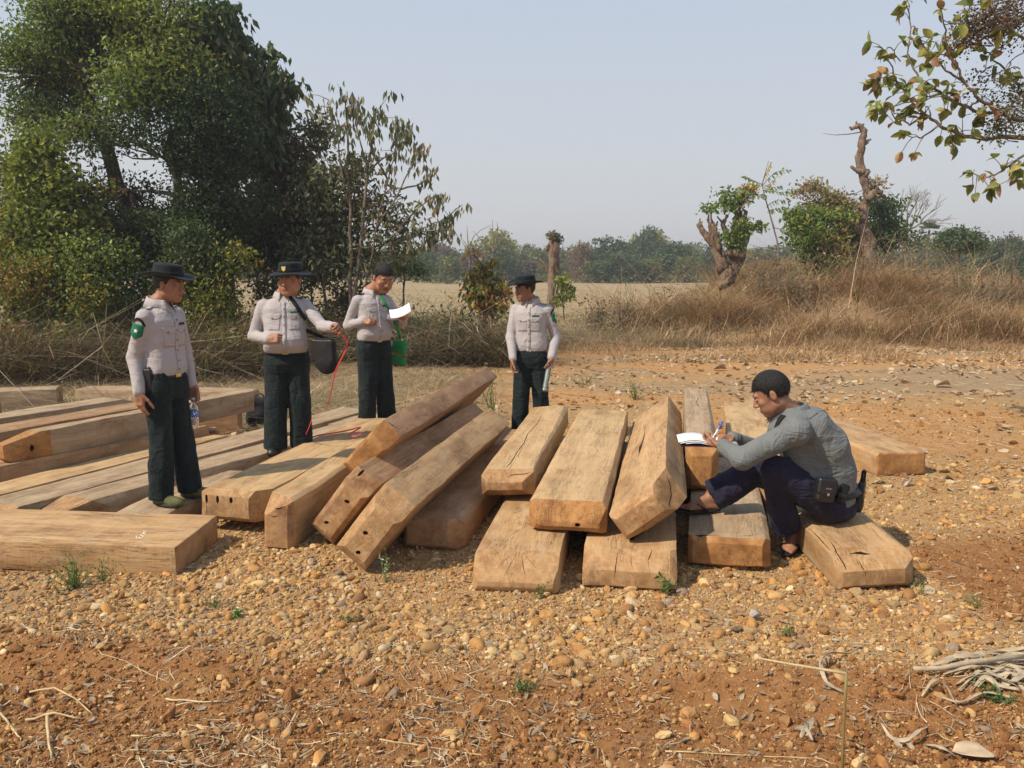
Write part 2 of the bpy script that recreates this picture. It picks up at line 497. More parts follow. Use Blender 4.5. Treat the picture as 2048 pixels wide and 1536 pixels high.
def timber(pose, wood, end, label, near=None, far=None, edges=None, planes=(), holes=(), cracks=(), group='sawn timbers in the pile', amp=.006, seed=0):
    x, y, z, yaw, pit, rol, L, W, H = pose
    M = Matrix.Translation((x, y, z)) @ tmat(yaw, pit, rol).to_4x4()
    bm = bmesh.new()
    bmesh.ops.create_cube(bm, size=1.0)
    for v in bm.verts:
        v.co = ((v.co.x + .5) * L, v.co.y * W, v.co.z * H)
    r = random.Random(seed * 77 + int(x * 1000))
    d = dict(t=(.03, .03), b=(.02, .02), l=(.025, .025), r=(.025, .025))
    for sgn, spec in ((1, near or {}), (-1, far or {})):
        s = dict(d); s.update(spec)
        X = 0 if sgn == 1 else L
        for k, (dx, dd) in s.items():
            if dx <= 0: continue
            px_ = X + sgn * dx
            if k == 't': cut(bm, (px_, 0, H / 2), (-sgn * dd, 0, dx))
            if k == 'b': cut(bm, (px_, 0, -H / 2), (-sgn * dd, 0, -dx))
            if k == 'l': cut(bm, (px_, W / 2, 0), (-sgn * dd, dx, 0))
            if k == 'r': cut(bm, (px_, -W / 2, 0), (-sgn * dd, -dx, 0))
    for k, (dy, dz) in (edges or {}).items():
        sy = 1 if 'l' in k else -1
        sz = 1 if 't' in k else -1
        tilt = r.uniform(-.006, .006) * (dy + dz)
        cut(bm, (L / 2, sy * (W / 2 - dy), sz * H / 2), (tilt, sy * dz, sz * dy))
    for co, no in planes: cut(bm, co, no)
    # stations so that the faces can undulate
    n = max(4, int(L / .10))
    for i in range(1, n):
        bmesh.ops.bisect_plane(bm, geom=bm.verts[:] + bm.edges[:] + bm.faces[:], dist=1e-5,
                               plane_co=(L * i / n + r.uniform(-.02, .02), 0, 0), plane_no=(1, r.uniform(-.15, .15), r.uniform(-.15, .15)))
    for k in (-.25, 0, .25):
        bmesh.ops.bisect_plane(bm, geom=bm.verts[:] + bm.edges[:] + bm.faces[:], dist=1e-5, plane_co=(0, W * k, 0), plane_no=(0, 1, 0))
    bmesh.ops.bisect_plane(bm, geom=bm.verts[:] + bm.edges[:] + bm.faces[:], dist=1e-5, plane_co=(0, 0, 0), plane_no=(0, 0, 1))
    bm.verts.ensure_lookup_table()
    P = np.array([v.co for v in bm.verts])
    off = np.array([x * 3.1, y * 1.7, seed])
    dv = np.stack([fbm(P * (1.6, 4, 4) + off, 3, 5 + k) for k in range(3)], 1) * (amp * .6, amp * 1.6, amp * 1.6)
    dv += np.stack([0 * P[:, 0], vnoise(P * (.5, 0, 0) + off, 21), vnoise(P * (.5, 0, 0) + off, 22)], 1) * (0, .012, .007)
    dv += np.stack([fbm(P * (7, 9, 9) + off, 2, 35 + k) for k in range(3)], 1) * (.002, .0042, .0042) * (amp / .006)
    for v, q in zip(bm.verts, dv): v.co += Vector(q)
    bm.normal_update()
    eb = [e for e in bm.edges if len(e.link_faces) == 2 and e.calc_face_angle(0) > rad(17)]
    bmesh.ops.bevel(bm, geom=eb, offset=.008, segments=2, profile=.6, affect='EDGES', clamp_overlap=True)
    bm.normal_update()
    for f in bm.faces:
        f.material_index = 1 if abs(f.normal.x) > .16 else 0
        f.smooth = True
    me = bpy.data.meshes.new('timber')
    bm.to_mesh(me)
    mats = [WOODS[wood], ENDS[end], HOLE]
    o = link('timber', me, mats)
    o.matrix_world = M
    if holes or cracks:
        bvh = BVHTree.FromBMesh(bm)
        mb = bmesh.new()
        for (hx, hy, hw, hh, dep, ang) in holes:
            p, nrm, _, _ = ray_hit(bvh, M, hx, hy)
            if p is None: print('hole missed', label, hx, hy); continue
            upv = (M.to_3x3().inverted() @ Vector((0, 0, 1)))
            q = nrm.to_track_quat('Z', 'Y').to_matrix()
            zx = q.inverted() @ upv
            a0 = math.atan2(zx.y, zx.x) - math.pi / 2 + rad(ang)
            rot = q @ Matrix.Rotation(a0, 3, 'Z')
            t = bmesh.ops.create_cone(mb, cap_ends=True, segments=7, radius1=.5, radius2=.62, depth=1.0)
            for v in t['verts']:
                c = v.co; jit = 1 + r.uniform(-.12, .12)
                v.co = p + rot @ Vector((c.x * hw * jit, c.y * hh * jit, c.z * dep * 2 if c.z < 0 else c.z * .03))
        for pts, wd, dep in cracks:
            hs = [ray_hit(bvh, M, *q) for q in pts]
            hs = [(h[0], h[1]) for h in hs if h[0] is not None]
            if len(hs) < 2: print('crack missed', label); continue
            ring = []
            for i, (p, nn) in enumerate(hs):
                a, b = hs[max(i - 1, 0)][0], hs[min(i + 1, len(hs) - 1)][0]
                side = nn.cross(b - a).normalized()
                w = wd * (.15 if i in (0, len(hs) - 1) else r.uniform(.7, 1.2)) / 2
                ring.append([mb.verts.new(p + nn * .012 + side * w), mb.verts.new(p + nn * .012 - side * w), mb.verts.new(p - nn * dep)])
            for i in range(len(ring) - 1):
                A, B = ring[i], ring[i + 1]
                for j in range(3):
                    k = (j + 1) % 3
                    mb.faces.new((A[j], A[k], B[k], B[j]))
            mb.faces.new(ring[0][::-1]); mb.faces.new(ring[-1])
        bmesh.ops.recalc_face_normals(mb, faces=mb.faces)
        for f in mb.faces: f.material_index = 2
        cm = bpy.data.meshes.new('cutter'); mb.to_mesh(cm); mb.free()
        co = bpy.data.objects.new('cutter', cm); COL.objects.link(co)
        for k in mats: cm.materials.append(k)
        co.matrix_world = M
        md = o.modifiers.new('b', 'BOOLEAN'); md.operation = 'DIFFERENCE'; md.object = co; md.solver = 'EXACT'; md.use_self = True
        bpy.context.view_layer.update()
        dg = bpy.context.evaluated_depsgraph_get()
        nm = bpy.data.meshes.new_from_object(o.evaluated_get(dg), depsgraph=dg)
        o.modifiers.clear()
        if len(nm.polygons) > 50:
            o.data = nm; nm.name = 'timber'
            bpy.data.meshes.remove(me)
        bpy.data.objects.remove(co); bpy.data.meshes.remove(cm)
    bm.free()
    sharp_by_angle(o.data, 28)
    tag(o, label, 'timber', group)
    return o


T = {
    'A': (0.025, 4.394, 0.108, 1.433, -0.004, -0.005, 3.000, 0.486, 0.210),
    'C': (0.658, 4.447, 0.105, 1.391, 0.005, -0.03, 3.000, 0.530, 0.199),
    'D': (1.297, 4.757, 0.100, 1.334, 0.004, -0.03, 2.200, 0.485, 0.186),
    'E': (2.044, 4.421, 0.112, 1.557, 0.035, -0.07, 2.200, 0.444, 0.198),
    'B': (-0.036, 5.456, 0.330, 1.422, 0.002, -0.068, 2.766, 0.368, 0.173),
    'F': (0.325, 4.771, 0.323, 1.392, 0.007, 0.007, 3.151, 0.472, 0.182),
    'G': (0.778, 4.593, 0.410, 1.383, -0.018, 0.907, 3.505, 0.213, 0.409),
    'H': (1.361, 5.780, 0.373, 1.373, 0.029, 0.002, 2.341, 0.228, 0.347),
    'I': (2.091, 6.919, 0.121, 1.333, 0.002, -0.003, 2.700, 0.453, 0.241),
    'J': (3.412, 7.019, 0.106, 1.683, 0.0, -0.019, 3.000, 0.463, 0.202),
    'K': (-0.515, 5.112, 0.097, 1.388, 0.006, -0.012, 3.000, 0.394, 0.197),
    'L': (-0.828, 4.652, 0.270, 1.363, 0.000, 0.653, 2.824, 0.227, 0.499),
    'M': (-1.096, 5.121, 0.268, 1.329, -0.001, 0.666, 2.740, 0.189, 0.516),
    'N': (-0.968, 5.485, 0.556, 1.393, -0.007, 0.731, 3.457, 0.168, 0.425),
    'O': (-1.512, 5.118, 0.173, 1.394, 0.000, 0.045, 3.000, 0.200, 0.334),
    'P': (-1.922, 5.447, 0.195, 1.367, -0.008, 0.024, 2.95, 0.482, 0.214),
    'Q': (-1.967, 4.984, 0.087, 3.079, 0.01, -0.022, 3.000, 0.599, 0.172),
    'R': (-2.53, 5.33, 0.075, 1.445, 0.0, -0.011, 1.35, 0.386, 0.147),
    'S1': (-3.126, 5.447, 0.102, 1.102, 0.0, -0.014, 3.9, 0.337, 0.200),
    'S2': (-3.503, 5.437, 0.103, 1.159, 0.0, 0.014, 4.3, 0.362, 0.200),
    'S3': (-3.96, 5.40, 0.101, 1.157, 0.0, -0.012, 2.9, 0.341, 0.200),
    'U': (-4.86, 4.91, 0.150, 1.022, 0.0, 0.000, 3.5, 0.300, 0.290),
    'T': (-3.937, 6.236, 0.403, 1.132, -0.001, 0.004, 2.704, 0.150, 0.218),
    'V': (-4.75, 5.50, 0.340, 1.125, 0.000, 0.028, 3.2, 0.300, 0.300),
    'W': (-5.55, 6.3, 0.30, 1.06, 0.000, -0.001, 2.9, 0.299, 0.250),
}
PILE = 'hewn timbers in the gravel stack'
SIDE = 'long timbers laid out on the left'

timber(T['A'], 'tan', 'pale', 'thick tan timber whose sloping near end shows fanning cracks, bottom left of front stack',
       near=dict(t=(.10, .15), b=(.015, .03), l=(.03, .03), r=(.05, .03)), group=PILE, edges=dict(tl=(.02, .02)),
       cracks=[([(1035, 1105), (1020, 1130), (1006, 1158)], .006, .03), ([(1042, 1105), (1046, 1130), (1052, 1160)], .005, .03),
               ([(1030, 1105), (1010, 1120), (992, 1140)], .004, .02), ([(1045, 1105), (1060, 1122), (1076, 1140)], .004, .02)])
timber(T['C'], 'tan', 'pale', 'low tan timber with a bite out of each upper corner of its near end',
       near=dict(t=(.09, .10), b=(.01, .01), l=(.01, .01), r=(.01, .01)), group=PILE,
       planes=[((.0, .19, .03), (-.9, 1.0, .75)), ((.0, -.20, .03), (-.9, -1.0, .75))],
       cracks=[([(1236, 1100), (1233, 1120), (1231, 1136), (1229, 1160)], .007, .04), ([(1262, 1104), (1262, 1124), (1266, 1140)], .006, .03),
               ([(1305, 1100), (1296, 1120), (1300, 1150)], .005, .03)])
timber(T['D'], 'grey', 'orange', 'grey topped timber under the sandalled foot of the seated man, orange near end',
       near=dict(t=(.02, .035), b=(.03, .02), l=(.03, .03), r=(.06, .05)), group=PILE, edges=dict(tr=(.03, .02)),
       cracks=[([(1390, 1071), (1415, 1071), (1440, 1070)], .012, .03), ([(1480, 1072), (1500, 1071), (1520, 1069)], .012, .03)])
timber(T['E'], 'tan', 'pale', 'broad timber ending the front row, the man in grey sits on it',
       near=dict(t=(.14, .09), b=(.02, .02), l=(.04, .03), r=(.06, .07)), group=PILE, edges=dict(tl=(.05, .035), tr=(.05, .03)),
       cracks=[([(1716, 1118), (1724, 1135), (1733, 1152)], .008, .05), ([(1660, 1082), (1672, 1104), (1688, 1128), (1694, 1150)], .010, .05),
               ([(1622, 1060), (1640, 1078), (1660, 1100)], .010, .04), ([(1700, 1108), (1722, 1106), (1742, 1108)], .03, .02)])
timber(T['B'], 'ochre', 'brown', 'pale timber with a wandering dark split along its top, in the upper layer',
       near=dict(t=(.10, .07), b=(.06, .05), l=(.06, .05), r=(.08, .07)), group=PILE, edges=dict(tl=(.04, .03), tr=(.02, .02)),
       holes=[(1011, 984, .028, .028, .06, 0)],
       cracks=[([(1084, 830), (1072, 850), (1055, 868), (1048, 886), (1034, 905), (1022, 925), (1008, 945)], .010, .03),
               ([(1012, 954), (1030, 949), (1050, 948), (1062, 944)], .012, .03), ([(1046, 893), (1036, 912), (1040, 918)], .008, .02)])
timber(T['F'], 'ochre', 'orange', 'smooth flat timber of the upper layer, its slanting near end cut orange',
       near=dict(t=(.05, .12), b=(.02, .03), l=(.06, .05), r=(.04, .04)), group=PILE, edges=dict(tl=(.03, .025), tr=(.02, .03)),
       holes=[(1155, 1050, .03, .022, .05, 10)], cracks=[([(1098, 1000), (1104, 1003)], .02, .02), ([(1153, 1005), (1161, 1006)], .02, .02)])
timber(T['G'], 'tan', 'pale', 'timber tipped on its edge in the upper layer, a long ridge pointing up',
       near=dict(t=(.22, .12), b=(.03, .03), l=(.05, .04), r=(.10, .06)), group=PILE,
       cracks=[([(1332, 950), (1340, 968), (1343, 990), (1338, 1010), (1336, 1030)], .012, .05),
               ([(1290, 860), (1286, 880), (1279, 905), (1276, 915)], .020, .03), ([(1287, 880), (1280, 893), (1278, 905)], .03, .03),
               ([(1288, 1040), (1286, 1058), (1290, 1072)], .006, .03), ([(1292, 912), (1288, 925)], .012, .02)])
timber(T['H'], 'grey', 'orange', 'narrow tall timber with a knotty grey top behind the notebook, orange cut end',
       near=dict(t=(.07, .09), b=(.04, .04), l=(.04, .04), r=(.05, .05)), group=PILE, edges=dict(tr=(.03, .03)),
       cracks=[([(1397, 796), (1392, 804), (1397, 812), (1388, 808)], .012, .02), ([(1413, 824), (1416, 830)], .012, .02)])
timber(T['I'], 'ochre', 'orange', 'flat pale timber lying just behind the head and shoulders of the seated man', group=PILE,
       near=dict(t=(.03, .03)), edges=dict(tr=(.03, .03)))
timber(T['J'], 'tan', 'orange', 'timber apart at the right behind the seated man, red heartwood in its square end', group=PILE,
       near=dict(t=(.012, .012), b=(.01, .01), l=(.012, .012), r=(.03, .03)), edges=dict(tl=(.02, .03)))
timber(T['K'], 'brown', 'brown', 'shaded brown timber on the gravel between the leaning ones and the front stack',
       near=dict(t=(.03, .03), b=(.03, .03), l=(.03, .03), r=(.10, .09)), group=PILE, edges=dict(tr=(.03, .03)))
timber(T['L'], 'tan', 'pale', 'largest leaning timber, two bolt holes in its pale near end, lowest of the three',
       near=dict(t=(.12, .12), b=(.06, .07), l=(.05, .05), r=(.03, .03)), group=PILE,
       holes=[(731, 1066, .030, .024, .05, 0), (716, 1105, .028, .022, .05, 0)],
       cracks=[([(706, 1040), (716, 1056), (730, 1064), (742, 1072)], .006, .03), ([(790, 948), (806, 945), (830, 938)], .008, .02)])
timber(T['M'], 'brown', 'brown', 'slanted brown timber in the middle of the leaning three, two holes in its end',
       near=dict(t=(.11, .11), b=(.05, .05), l=(.03, .03), r=(.03, .03)), group=PILE,
       holes=[(694, 1003, .034, .022, .05, -20), (653, 1045, .028, .02, .05, 0), (722, 946, .06, .018, .02, 40)])
timber(T['N'], 'red', 'orange', 'reddish timber lying highest on the pile, with a dark stained shoulder',
       near=dict(t=(.09, .14), b=(.04, .04), l=(.03, .02), r=(.02, .02)), group=PILE,
       holes=[(739, 905, .022, .03, .04, 30)], cracks=[([(772, 842), (785, 850), (797, 858)], .02, .02)])
timber(T['O'], 'ochre', 'brown', 'timber with a rotten notch in its near end beside the one with three slots',
       near=dict(t=(.05, .04), b=(.01, .01), l=(.02, .02), r=(.03, .03)), group=PILE, edges=dict(tr=(.03, .02)), planes=[((.0, .04, .07), (-.75, .45, .8))],
       cracks=[([(540, 1010), (556, 1018), (572, 1012)], .02, .03), ([(536, 1030), (548, 1034), (560, 1031)], .012, .02)])
timber(T['P'], 'ochre', 'pale', 'wide pale timber with three upright slots in its rounded near end',
       near=dict(t=(.04, .04), b=(.03, .03), l=(.04, .05), r=(.15, .10)), group=PILE, edges=dict(tl=(.03, .02)),
       holes=[(413, 997, .018, .055, .06, 0), (435, 999, .02, .05, .06, 0), (462, 1001, .022, .035, .06, 0)],
       cracks=[([(412, 1008), (414, 1020), (413, 1034)], .005, .03), ([(546, 958), (560, 950), (575, 942)], .007, .02)])
timber(T['Q'], 'tan', 'brown', 'big plank lying across in front of the other left timbers, chalk marked',
       near=dict(t=(.004, .004), b=(.004, .004), l=(.004, .004), r=(.004, .004)), group=SIDE, amp=.004)
timber(T['R'], 'grey', 'brown', 'low plank under the trainers of the man with the water bottle', group=SIDE)
timber(T['S1'], 'grey', 'brown', 'nearest of the three flat planks running right behind the leftmost man, ragged near end', group=SIDE,
       near=dict(t=(.2, .05), r=(.3, .09)), edges=dict(tr=(.02, .04)))
timber(T['S2'], 'grey', 'brown', 'middle one of the three flat parallel planks behind the leftmost man', group=SIDE)
timber(T['S3'], 'ochre', 'brown', 'farthest of the three flat planks, its rounded far end behind the water bottle', group=SIDE,
       far=dict(t=(.25, .08), l=(.2, .08)))
timber(T['U'], 'brown', 'brown', 'dark shaded beam lying under the stacked beam with the orange hewn end', group=SIDE)
timber(T['T'], 'grey', 'orange', 'beam stacked on edge at the left with a rough orange hewn near end', group=SIDE,
       near=dict(t=(.28, .07), b=(.05, .04), r=(.35, .07), l=(.02, .02)), far=dict(t=(.003, .003), b=(.003, .003)),
       holes=[(64, 896, .03, .05, .04, 0)])
timber(T['V'], 'brown', 'brown', 'brown beam right behind the stacked beam with the orange end', group=SIDE)
timber(T['W'], 'grey', 'brown', 'rounded thin beam at the far left behind the brown stacked beam', group=SIDE, far=dict(t=(.2, .06)))
def lay(x0, y0, x1, y1, z, w, h, *a, **k):
    timber((x0, y0, z + h / 2, math.atan2(y1 - y0, x1 - x0), 0, 0, math.hypot(x1 - x0, y1 - y0), w, h), *a, group=SIDE, **k)
lay(-5.75, 10.9, -3.35, 10.6, 0, .34, .22, 'grey', 'brown', 'rearmost reddish beam lying square across behind the leftmost man')
lay(-8.6, 9.3, -5.75, 10.4, .05, .36, .24, 'grey', 'brown', 'grey topped beam ending behind the far left timbers')
lay(-8.3, 8.5, -5.75, 9.1, .1, .25, .22, 'red', 'brown', 'small reddish beam at the far left edge in front of the grey topped one')
lay(-1.9, 5.75, -1.35, 5.9, 0, .12, .085, 'ochre', 'pale', 'thin pale chock under the wide timber with three slots')
lay(-3.45, 8.9, -3.0, 9.0, 0, .22, .28, 'brown', 'brown', 'dark support block under the far end of the stacked beam')
lay(-4.4, 8.2, -3.1, 8.55, 0, .2, .12, 'brown', 'brown', 'small brown plank on the ground behind the water bottle')
lay(-2.45, 8.75, -1.0, 8.85, 0, .5, .17, 'grey', 'brown', 'grey plank on the ground under the feet of the bare headed man')
# ================================================================== vegetation
def leaf_mat(name, trans=.35, rough=.5):
    t = NT(name)
    c = t.attr('tint')
    nz = t.noise(t.pos(), 25, 3)
    c = t.mix(t.rng(nz, .3, .7), t.mix(1.0, c, (.78, .78, .78), 'MULTIPLY'), t.mix(1.0, c, (1.2, 1.2, 1.15), 'MULTIPLY'))
    return t.leaf(c, trans, rough)


LEAF = leaf_mat('leaf')
DRYLEAF = leaf_mat('dry_leaf', .15, .8)


def bark_mat(name, a, b):
    t = NT(name); p = t.pos()
    n = t.noise(t.map(p, (8, 8, 2.2)), 1.6, 6, .7)
    m = t.noise(p, 2.5, 4)
    c = t.mix(t.rng(n, .38, .62), a, b)
    c = t.mix(t.math('MULTIPLY', t.rng(m, .5, .65), .6), c, (.30, .25, .19))
    return t.pbr(c, .9, t.bump(t.math('ADD', n, t.math('MULTIPLY', t.noise(p, 30, 4, .7), .5)), 1.0, .09), .15)


BARK = bark_mat('bark', (.085, .062, .045), (.21, .165, .125))
BARKRED = bark_mat('bark_red', (.12, .075, .052), (.36, .245, .17))
TWIG = bark_mat('twig', (.16, .12, .09), (.33, .27, .21))
STRAW = flat_mat('straw', (.50, .38, .21), .8, var=.35)


def unit(v): return v / (np.linalg.norm(v, axis=-1, keepdims=True) + 1e-9)


def leaves_np(C, L, asp=.45, droop=0.0, bend=.15, up=.35, D=None):
    """one folded leaf at each C: base, two sides, tip. droop 0..1 makes them hang"""
    n = len(C)
    if D is None:
        D = RNG.normal(size=(n, 3))
    D = unit(D); D = unit(D * (1 - droop) + np.array([0, 0, -1.0]) * droop)
    N = unit(RNG.normal(size=(n, 3)) + np.array([0, 0, up * 2]))
    S = unit(np.cross(D, N)); N = np.cross(S, D)
    L = np.asarray(L)[:, None] * np.ones((n, 1)); Wd = L * asp * .5
    b = C; tip = C + D * L - N * L * bend
    m = C + D * L * .45
    V = np.stack([b, m + S * Wd + N * Wd * .35, tip, m - S * Wd + N * Wd * .35], 1).reshape(-1, 3)
    F = np.arange(4 * n).reshape(-1, 4)
    F = np.concatenate([F[:, [0, 1, 2]], F[:, [0, 2, 3]]])
    return V, F


def foliage(name, C, Ls, tints, parent, m=None, asp=.45, droop=0, bend=.15, up=.35, D=None):
    V, F = leaves_np(C, Ls, asp, droop, bend, up, D)
    me = mesh_np(name, V, F, False, np.repeat(tints, 4, 0))
    o = link(name, me, m or LEAF, parent)
    return o


def blob_points(blobs, n, y0, gap=.0, gf=.9, csize=.28, per=14, shell=.5, seed=0):
    """blobs (px, py, rx, ry, dy, ry_depth): cluster centres and leaf points in the world"""
    w = np.array([b[2] * b[3] * (b[6] if len(b) > 6 else 1) for b in blobs], float); w /= w.sum()
    nc = max(1, n // per)
    k = RNG.choice(len(blobs), nc * 4, p=w)
    B = [(at(b[0], b[1], y0 + b[4]), b[2] * (y0 + b[4]) / FPX, b[3] * (y0 + b[4]) / FPX, b[5]) for b in blobs]
    c = np.array([B[i][0] for i in k]); R = np.array([(B[i][1], B[i][3], B[i][2]) for i in k])
    u = unit(RNG.normal(size=(len(k), 3))) * (RNG.random((len(k), 1)) ** (shell * .6))
    C = c + u * R
    keep = vnoise(C * gf, 77 + seed) > gap - .55
    C = C[keep][:nc]; kk = k[keep][:nc]
    sub = np.repeat(np.arange(len(C)), per)
    P = C[sub] + np.clip(RNG.normal(size=(len(sub), 3)), -2, 2) * csize * np.array([1, 1, .6])
    return C, P, sub, kk, B


def tints_for(pal, C, sub, seed=0, var=.18):
    """pal: list of (weight, rgb)"""
    w = np.array([q[0] for q in pal], float); w /= w.sum()
    cols = np.array([q[1] for q in pal])
    # neighbouring clusters share a hue
    f = (vnoise(C * .7, seed) * .5 + .5) * .75 + RNG.random(len(C)) * .25
    r = np.argsort(np.argsort(f)) / max(1, len(f))
    ci = np.searchsorted(np.cumsum(w), r).clip(0, len(w) - 1)
    base = cols[ci][sub]
    mixr = RNG.random((len(sub), 1)) < .25
    base = np.where(mixr, cols[RNG.choice(len(cols), len(sub), p=w)], base)
    return base * (1 + var * RNG.normal(size=(len(sub), 1))).clip(.5, 1.6)


def curve(p0, p1, bow=.15, n=7, wob=.06):
    p0, p1 = np.array(p0, float), np.array(p1, float)
    d = p1 - p0; L = np.linalg.norm(d)
    t = np.linspace(0, 1, n)[:, None]
    P = p0 + d * t
    P += np.sin(t * math.pi) * RNG.normal(size=3) * bow * L * .5
    P[1:-1] += RNG.normal(size=(n - 2, 3)) * wob * L / n
    P[:, 2] += (np.sin(t * math.pi) * bow * L * .25)[:, 0]
    return P


def limbs_to(mb, start, targets, r0, r1=.012, n=6, bow=.2):
    for q in targets:
        P = curve(start, q, bow)
        mb.tube(P, np.linspace(r0, r1, len(P)), n, None, .25)


def tree(label, base, trunk, blobs, n, y0, pal, Lf, asp=.45, droop=0.0, gap=0.0, csize=.28, per=14, rt=.12, bark=None,
         name='tree', cat='tree', group=None, limbs=True, twigs=.35, gf=.9, bend=.15, m=None, shell=.5, seed=0, crown='crown'):
    b = Vector(base); b.z = 0
    root = empty(name, b)
    tag(root, label, cat, group)
    C, P, sub, kk, B = blob_points(blobs, n, y0, gap, gf, csize, per, shell, seed)
    if m is None: m = LEAF
    Ls = Lf * (.7 + .6 * RNG.random(len(P)))
    D = RNG.normal(size=P.shape)
    foliage(crown, P, Ls, tints_for(pal, C, sub, seed), root, m, asp, droop, bend, D=D)
    mb = MB()
    tr = [np.array(Vector(q)) for q in trunk]
    R = np.linspace(rt, rt * .4, len(tr))
    # densify
    TP = [tr[0]]; TR = [R[0] * 1.25]
    for i in range(1, len(tr)):
        for s in (.25, .5, .75, 1):
            TP.append(tr[i - 1] + (tr[i] - tr[i - 1]) * s + RNG.normal(size=3) * rt * .2); TR.append(R[i - 1] + (R[i] - R[i - 1]) * s)
    mb.tube(TP, TR, 9, None, .2)
    if limbs:
        TPn = np.array(TP)
        for cB, *_ in B:
            cb = np.array(cB)
            j = np.argmin(np.linalg.norm(TPn - cb, axis=1) + (TPn[:, 2] > cb[2]) * 3)
            j = max(1, min(j, len(TPn) - 1))
            mb.tube(curve(TPn[j], cb, .22), np.linspace(TR[j] * .6, .02, 7), 6, None, .25)
        # twigs towards leaf clusters
        for i in range(len(C)):
            if RNG.random() < twigs:
                cb = np.array(B[kk[i]][0])
                a = cb + (C[i] - cb) * RNG.random() * .25
                mb.tube(curve(a, C[i], .15, 5), np.linspace(.016, .005, 5) * (1 + rt * 2), 4, None, .1, cap=False)
    mb.build('trunk', bark or BARK, root, True)
    return root


GREEN = [(3, (.145, .215, .062)), (2, (.10, .165, .05)), (3, (.20, .265, .075)), (1.5, (.28, .32, .09))]
DARK = [(3, (.065, .105, .05)), (3, (.09, .135, .058)), (1.2, (.14, .18, .07)), (.5, (.22, .155, .075))]
YELLOW = [(3, (.20, .22, .045)), (2, (.13, .18, .04)), (1.2, (.30, .25, .05)), (.5, (.25, .15, .05))]
DROOP = [(3, (.15, .17, .09)), (2, (.21, .20, .12)), (1, (.27, .22, .15)), (1, (.10, .13, .065))]

# --- the clump of trees at the left edge of the clearing
WOODG = 'trees and bushes at the left edge of the clearing'
g0 = lambda x, y: on(x, y, 0)
tree('tall feathery bright green tree filling the upper left corner', at(330, 720, 17), [at(335, 720, 17), at(320, 560, 17), at(255, 440, 17), at(215, 290, 17), at(160, 170, 17), at(170, 60, 17)],
     [(85, 150, 85, 80, 0, 1.2), (150, 45, 70, 70, -.3, 1.0), (235, 40, 90, 80, 0, 1.4), (330, 70, 90, 90, .3, 1.5), (60, 225, 45, 40, -.3, .7), (190, 150, 100, 80, -.6, 1.2),
      (160, 240, 80, 55, -.5, 1.0), (300, 190, 110, 90, -.3, 1.5), (250, -60, 150, 70, .5, 1.5), (400, 110, 50, 90, .2, 1.0)],
     44000, 17, GREEN, .10, gap=.50, csize=.26, per=11, rt=.20, group=WOODG, gf=1.15, seed=1, twigs=.45)
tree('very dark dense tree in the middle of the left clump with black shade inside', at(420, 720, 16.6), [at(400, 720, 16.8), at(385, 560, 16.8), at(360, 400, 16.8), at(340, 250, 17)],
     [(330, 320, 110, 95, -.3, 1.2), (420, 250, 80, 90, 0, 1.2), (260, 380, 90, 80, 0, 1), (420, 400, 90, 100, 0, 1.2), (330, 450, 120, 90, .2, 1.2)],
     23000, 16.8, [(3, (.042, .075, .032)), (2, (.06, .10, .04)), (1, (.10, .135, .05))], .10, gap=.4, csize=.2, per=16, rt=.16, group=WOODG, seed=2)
tree('tall dark tree with big hanging leaves, tallest against the sky beside the feathery one', at(470, 720, 18), [at(470, 720, 18), at(455, 500, 18), at(460, 300, 18), at(462, 120, 18), at(458, 30, 18)],
     [(450, 40, 30, 30, 0, .6), (425, 60, 35, 60, 0, .8), (460, 110, 45, 50, 0, .8), (470, 190, 60, 50, 0, 1), (535, 115, 18, 20, 0, .4), (540, 165, 25, 25, 0, .5), (575, 170, 18, 12, 0, .3),
      (520, 210, 50, 40, 0, .8), (440, 290, 60, 60, 0, 1), (500, 280, 50, 50, 0, 1), (550, 220, 25, 25, 0, .4)],
     7600, 18, DARK, .21, asp=.42, droop=.55, gap=.5, csize=.15, per=8, rt=.13, group=WOODG, gf=1.8, twigs=.6, seed=3)
tree('dark leafy tree with brownish lower leaves between the tall one and the sparse one', at(560, 720, 18.5), [at(560, 720, 18.5), at(565, 560, 18.5), at(580, 420, 18.5), at(590, 280, 18.5)],
     [(575, 260, 60, 35, 0, 1), (620, 270, 35, 30, 0, .8), (560, 330, 70, 60, 0, 1), (630, 340, 50, 50, 0, 1), (520, 420, 80, 60, 0, 1.2), (600, 430, 80, 60, 0, 1.2), (650, 300, 20, 20, 0, .5), (540, 500, 80, 40, .3, 1)],
     12000, 18.5, [(3, (.07, .11, .045)), (2, (.11, .145, .05)), (1, (.19, .16, .07)), (.7, (.21, .14, .07))], .15, asp=.42, droop=.35, gap=.72, csize=.2, per=10, rt=.10, group=WOODG, gf=1.5, seed=4)
tree('yellow green tree low at the left edge under the feathery crown', at(60, 720, 15.8), [at(90, 720, 15.8), at(100, 560, 15.8), at(110, 420, 15.8), at(100, 320, 15.8)],
     [(120, 300, 60, 40, 0, .8), (60, 350, 60, 40, 0, .8), (150, 370, 50, 45, 0, .8), (70, 420, 75, 45, 0, 1), (160, 450, 60, 40, 0, .8), (60, 500, 80, 40, 0, .8)],
     13000, 15.8, [(3, (.22, .27, .06)), (3, (.14, .19, .05)), (1, (.26, .25, .06)), (.4, (.25, .15, .05))], .11, asp=.6, gap=.5, csize=.17, per=12, rt=.07, group=WOODG, gf=1.6, seed=5)
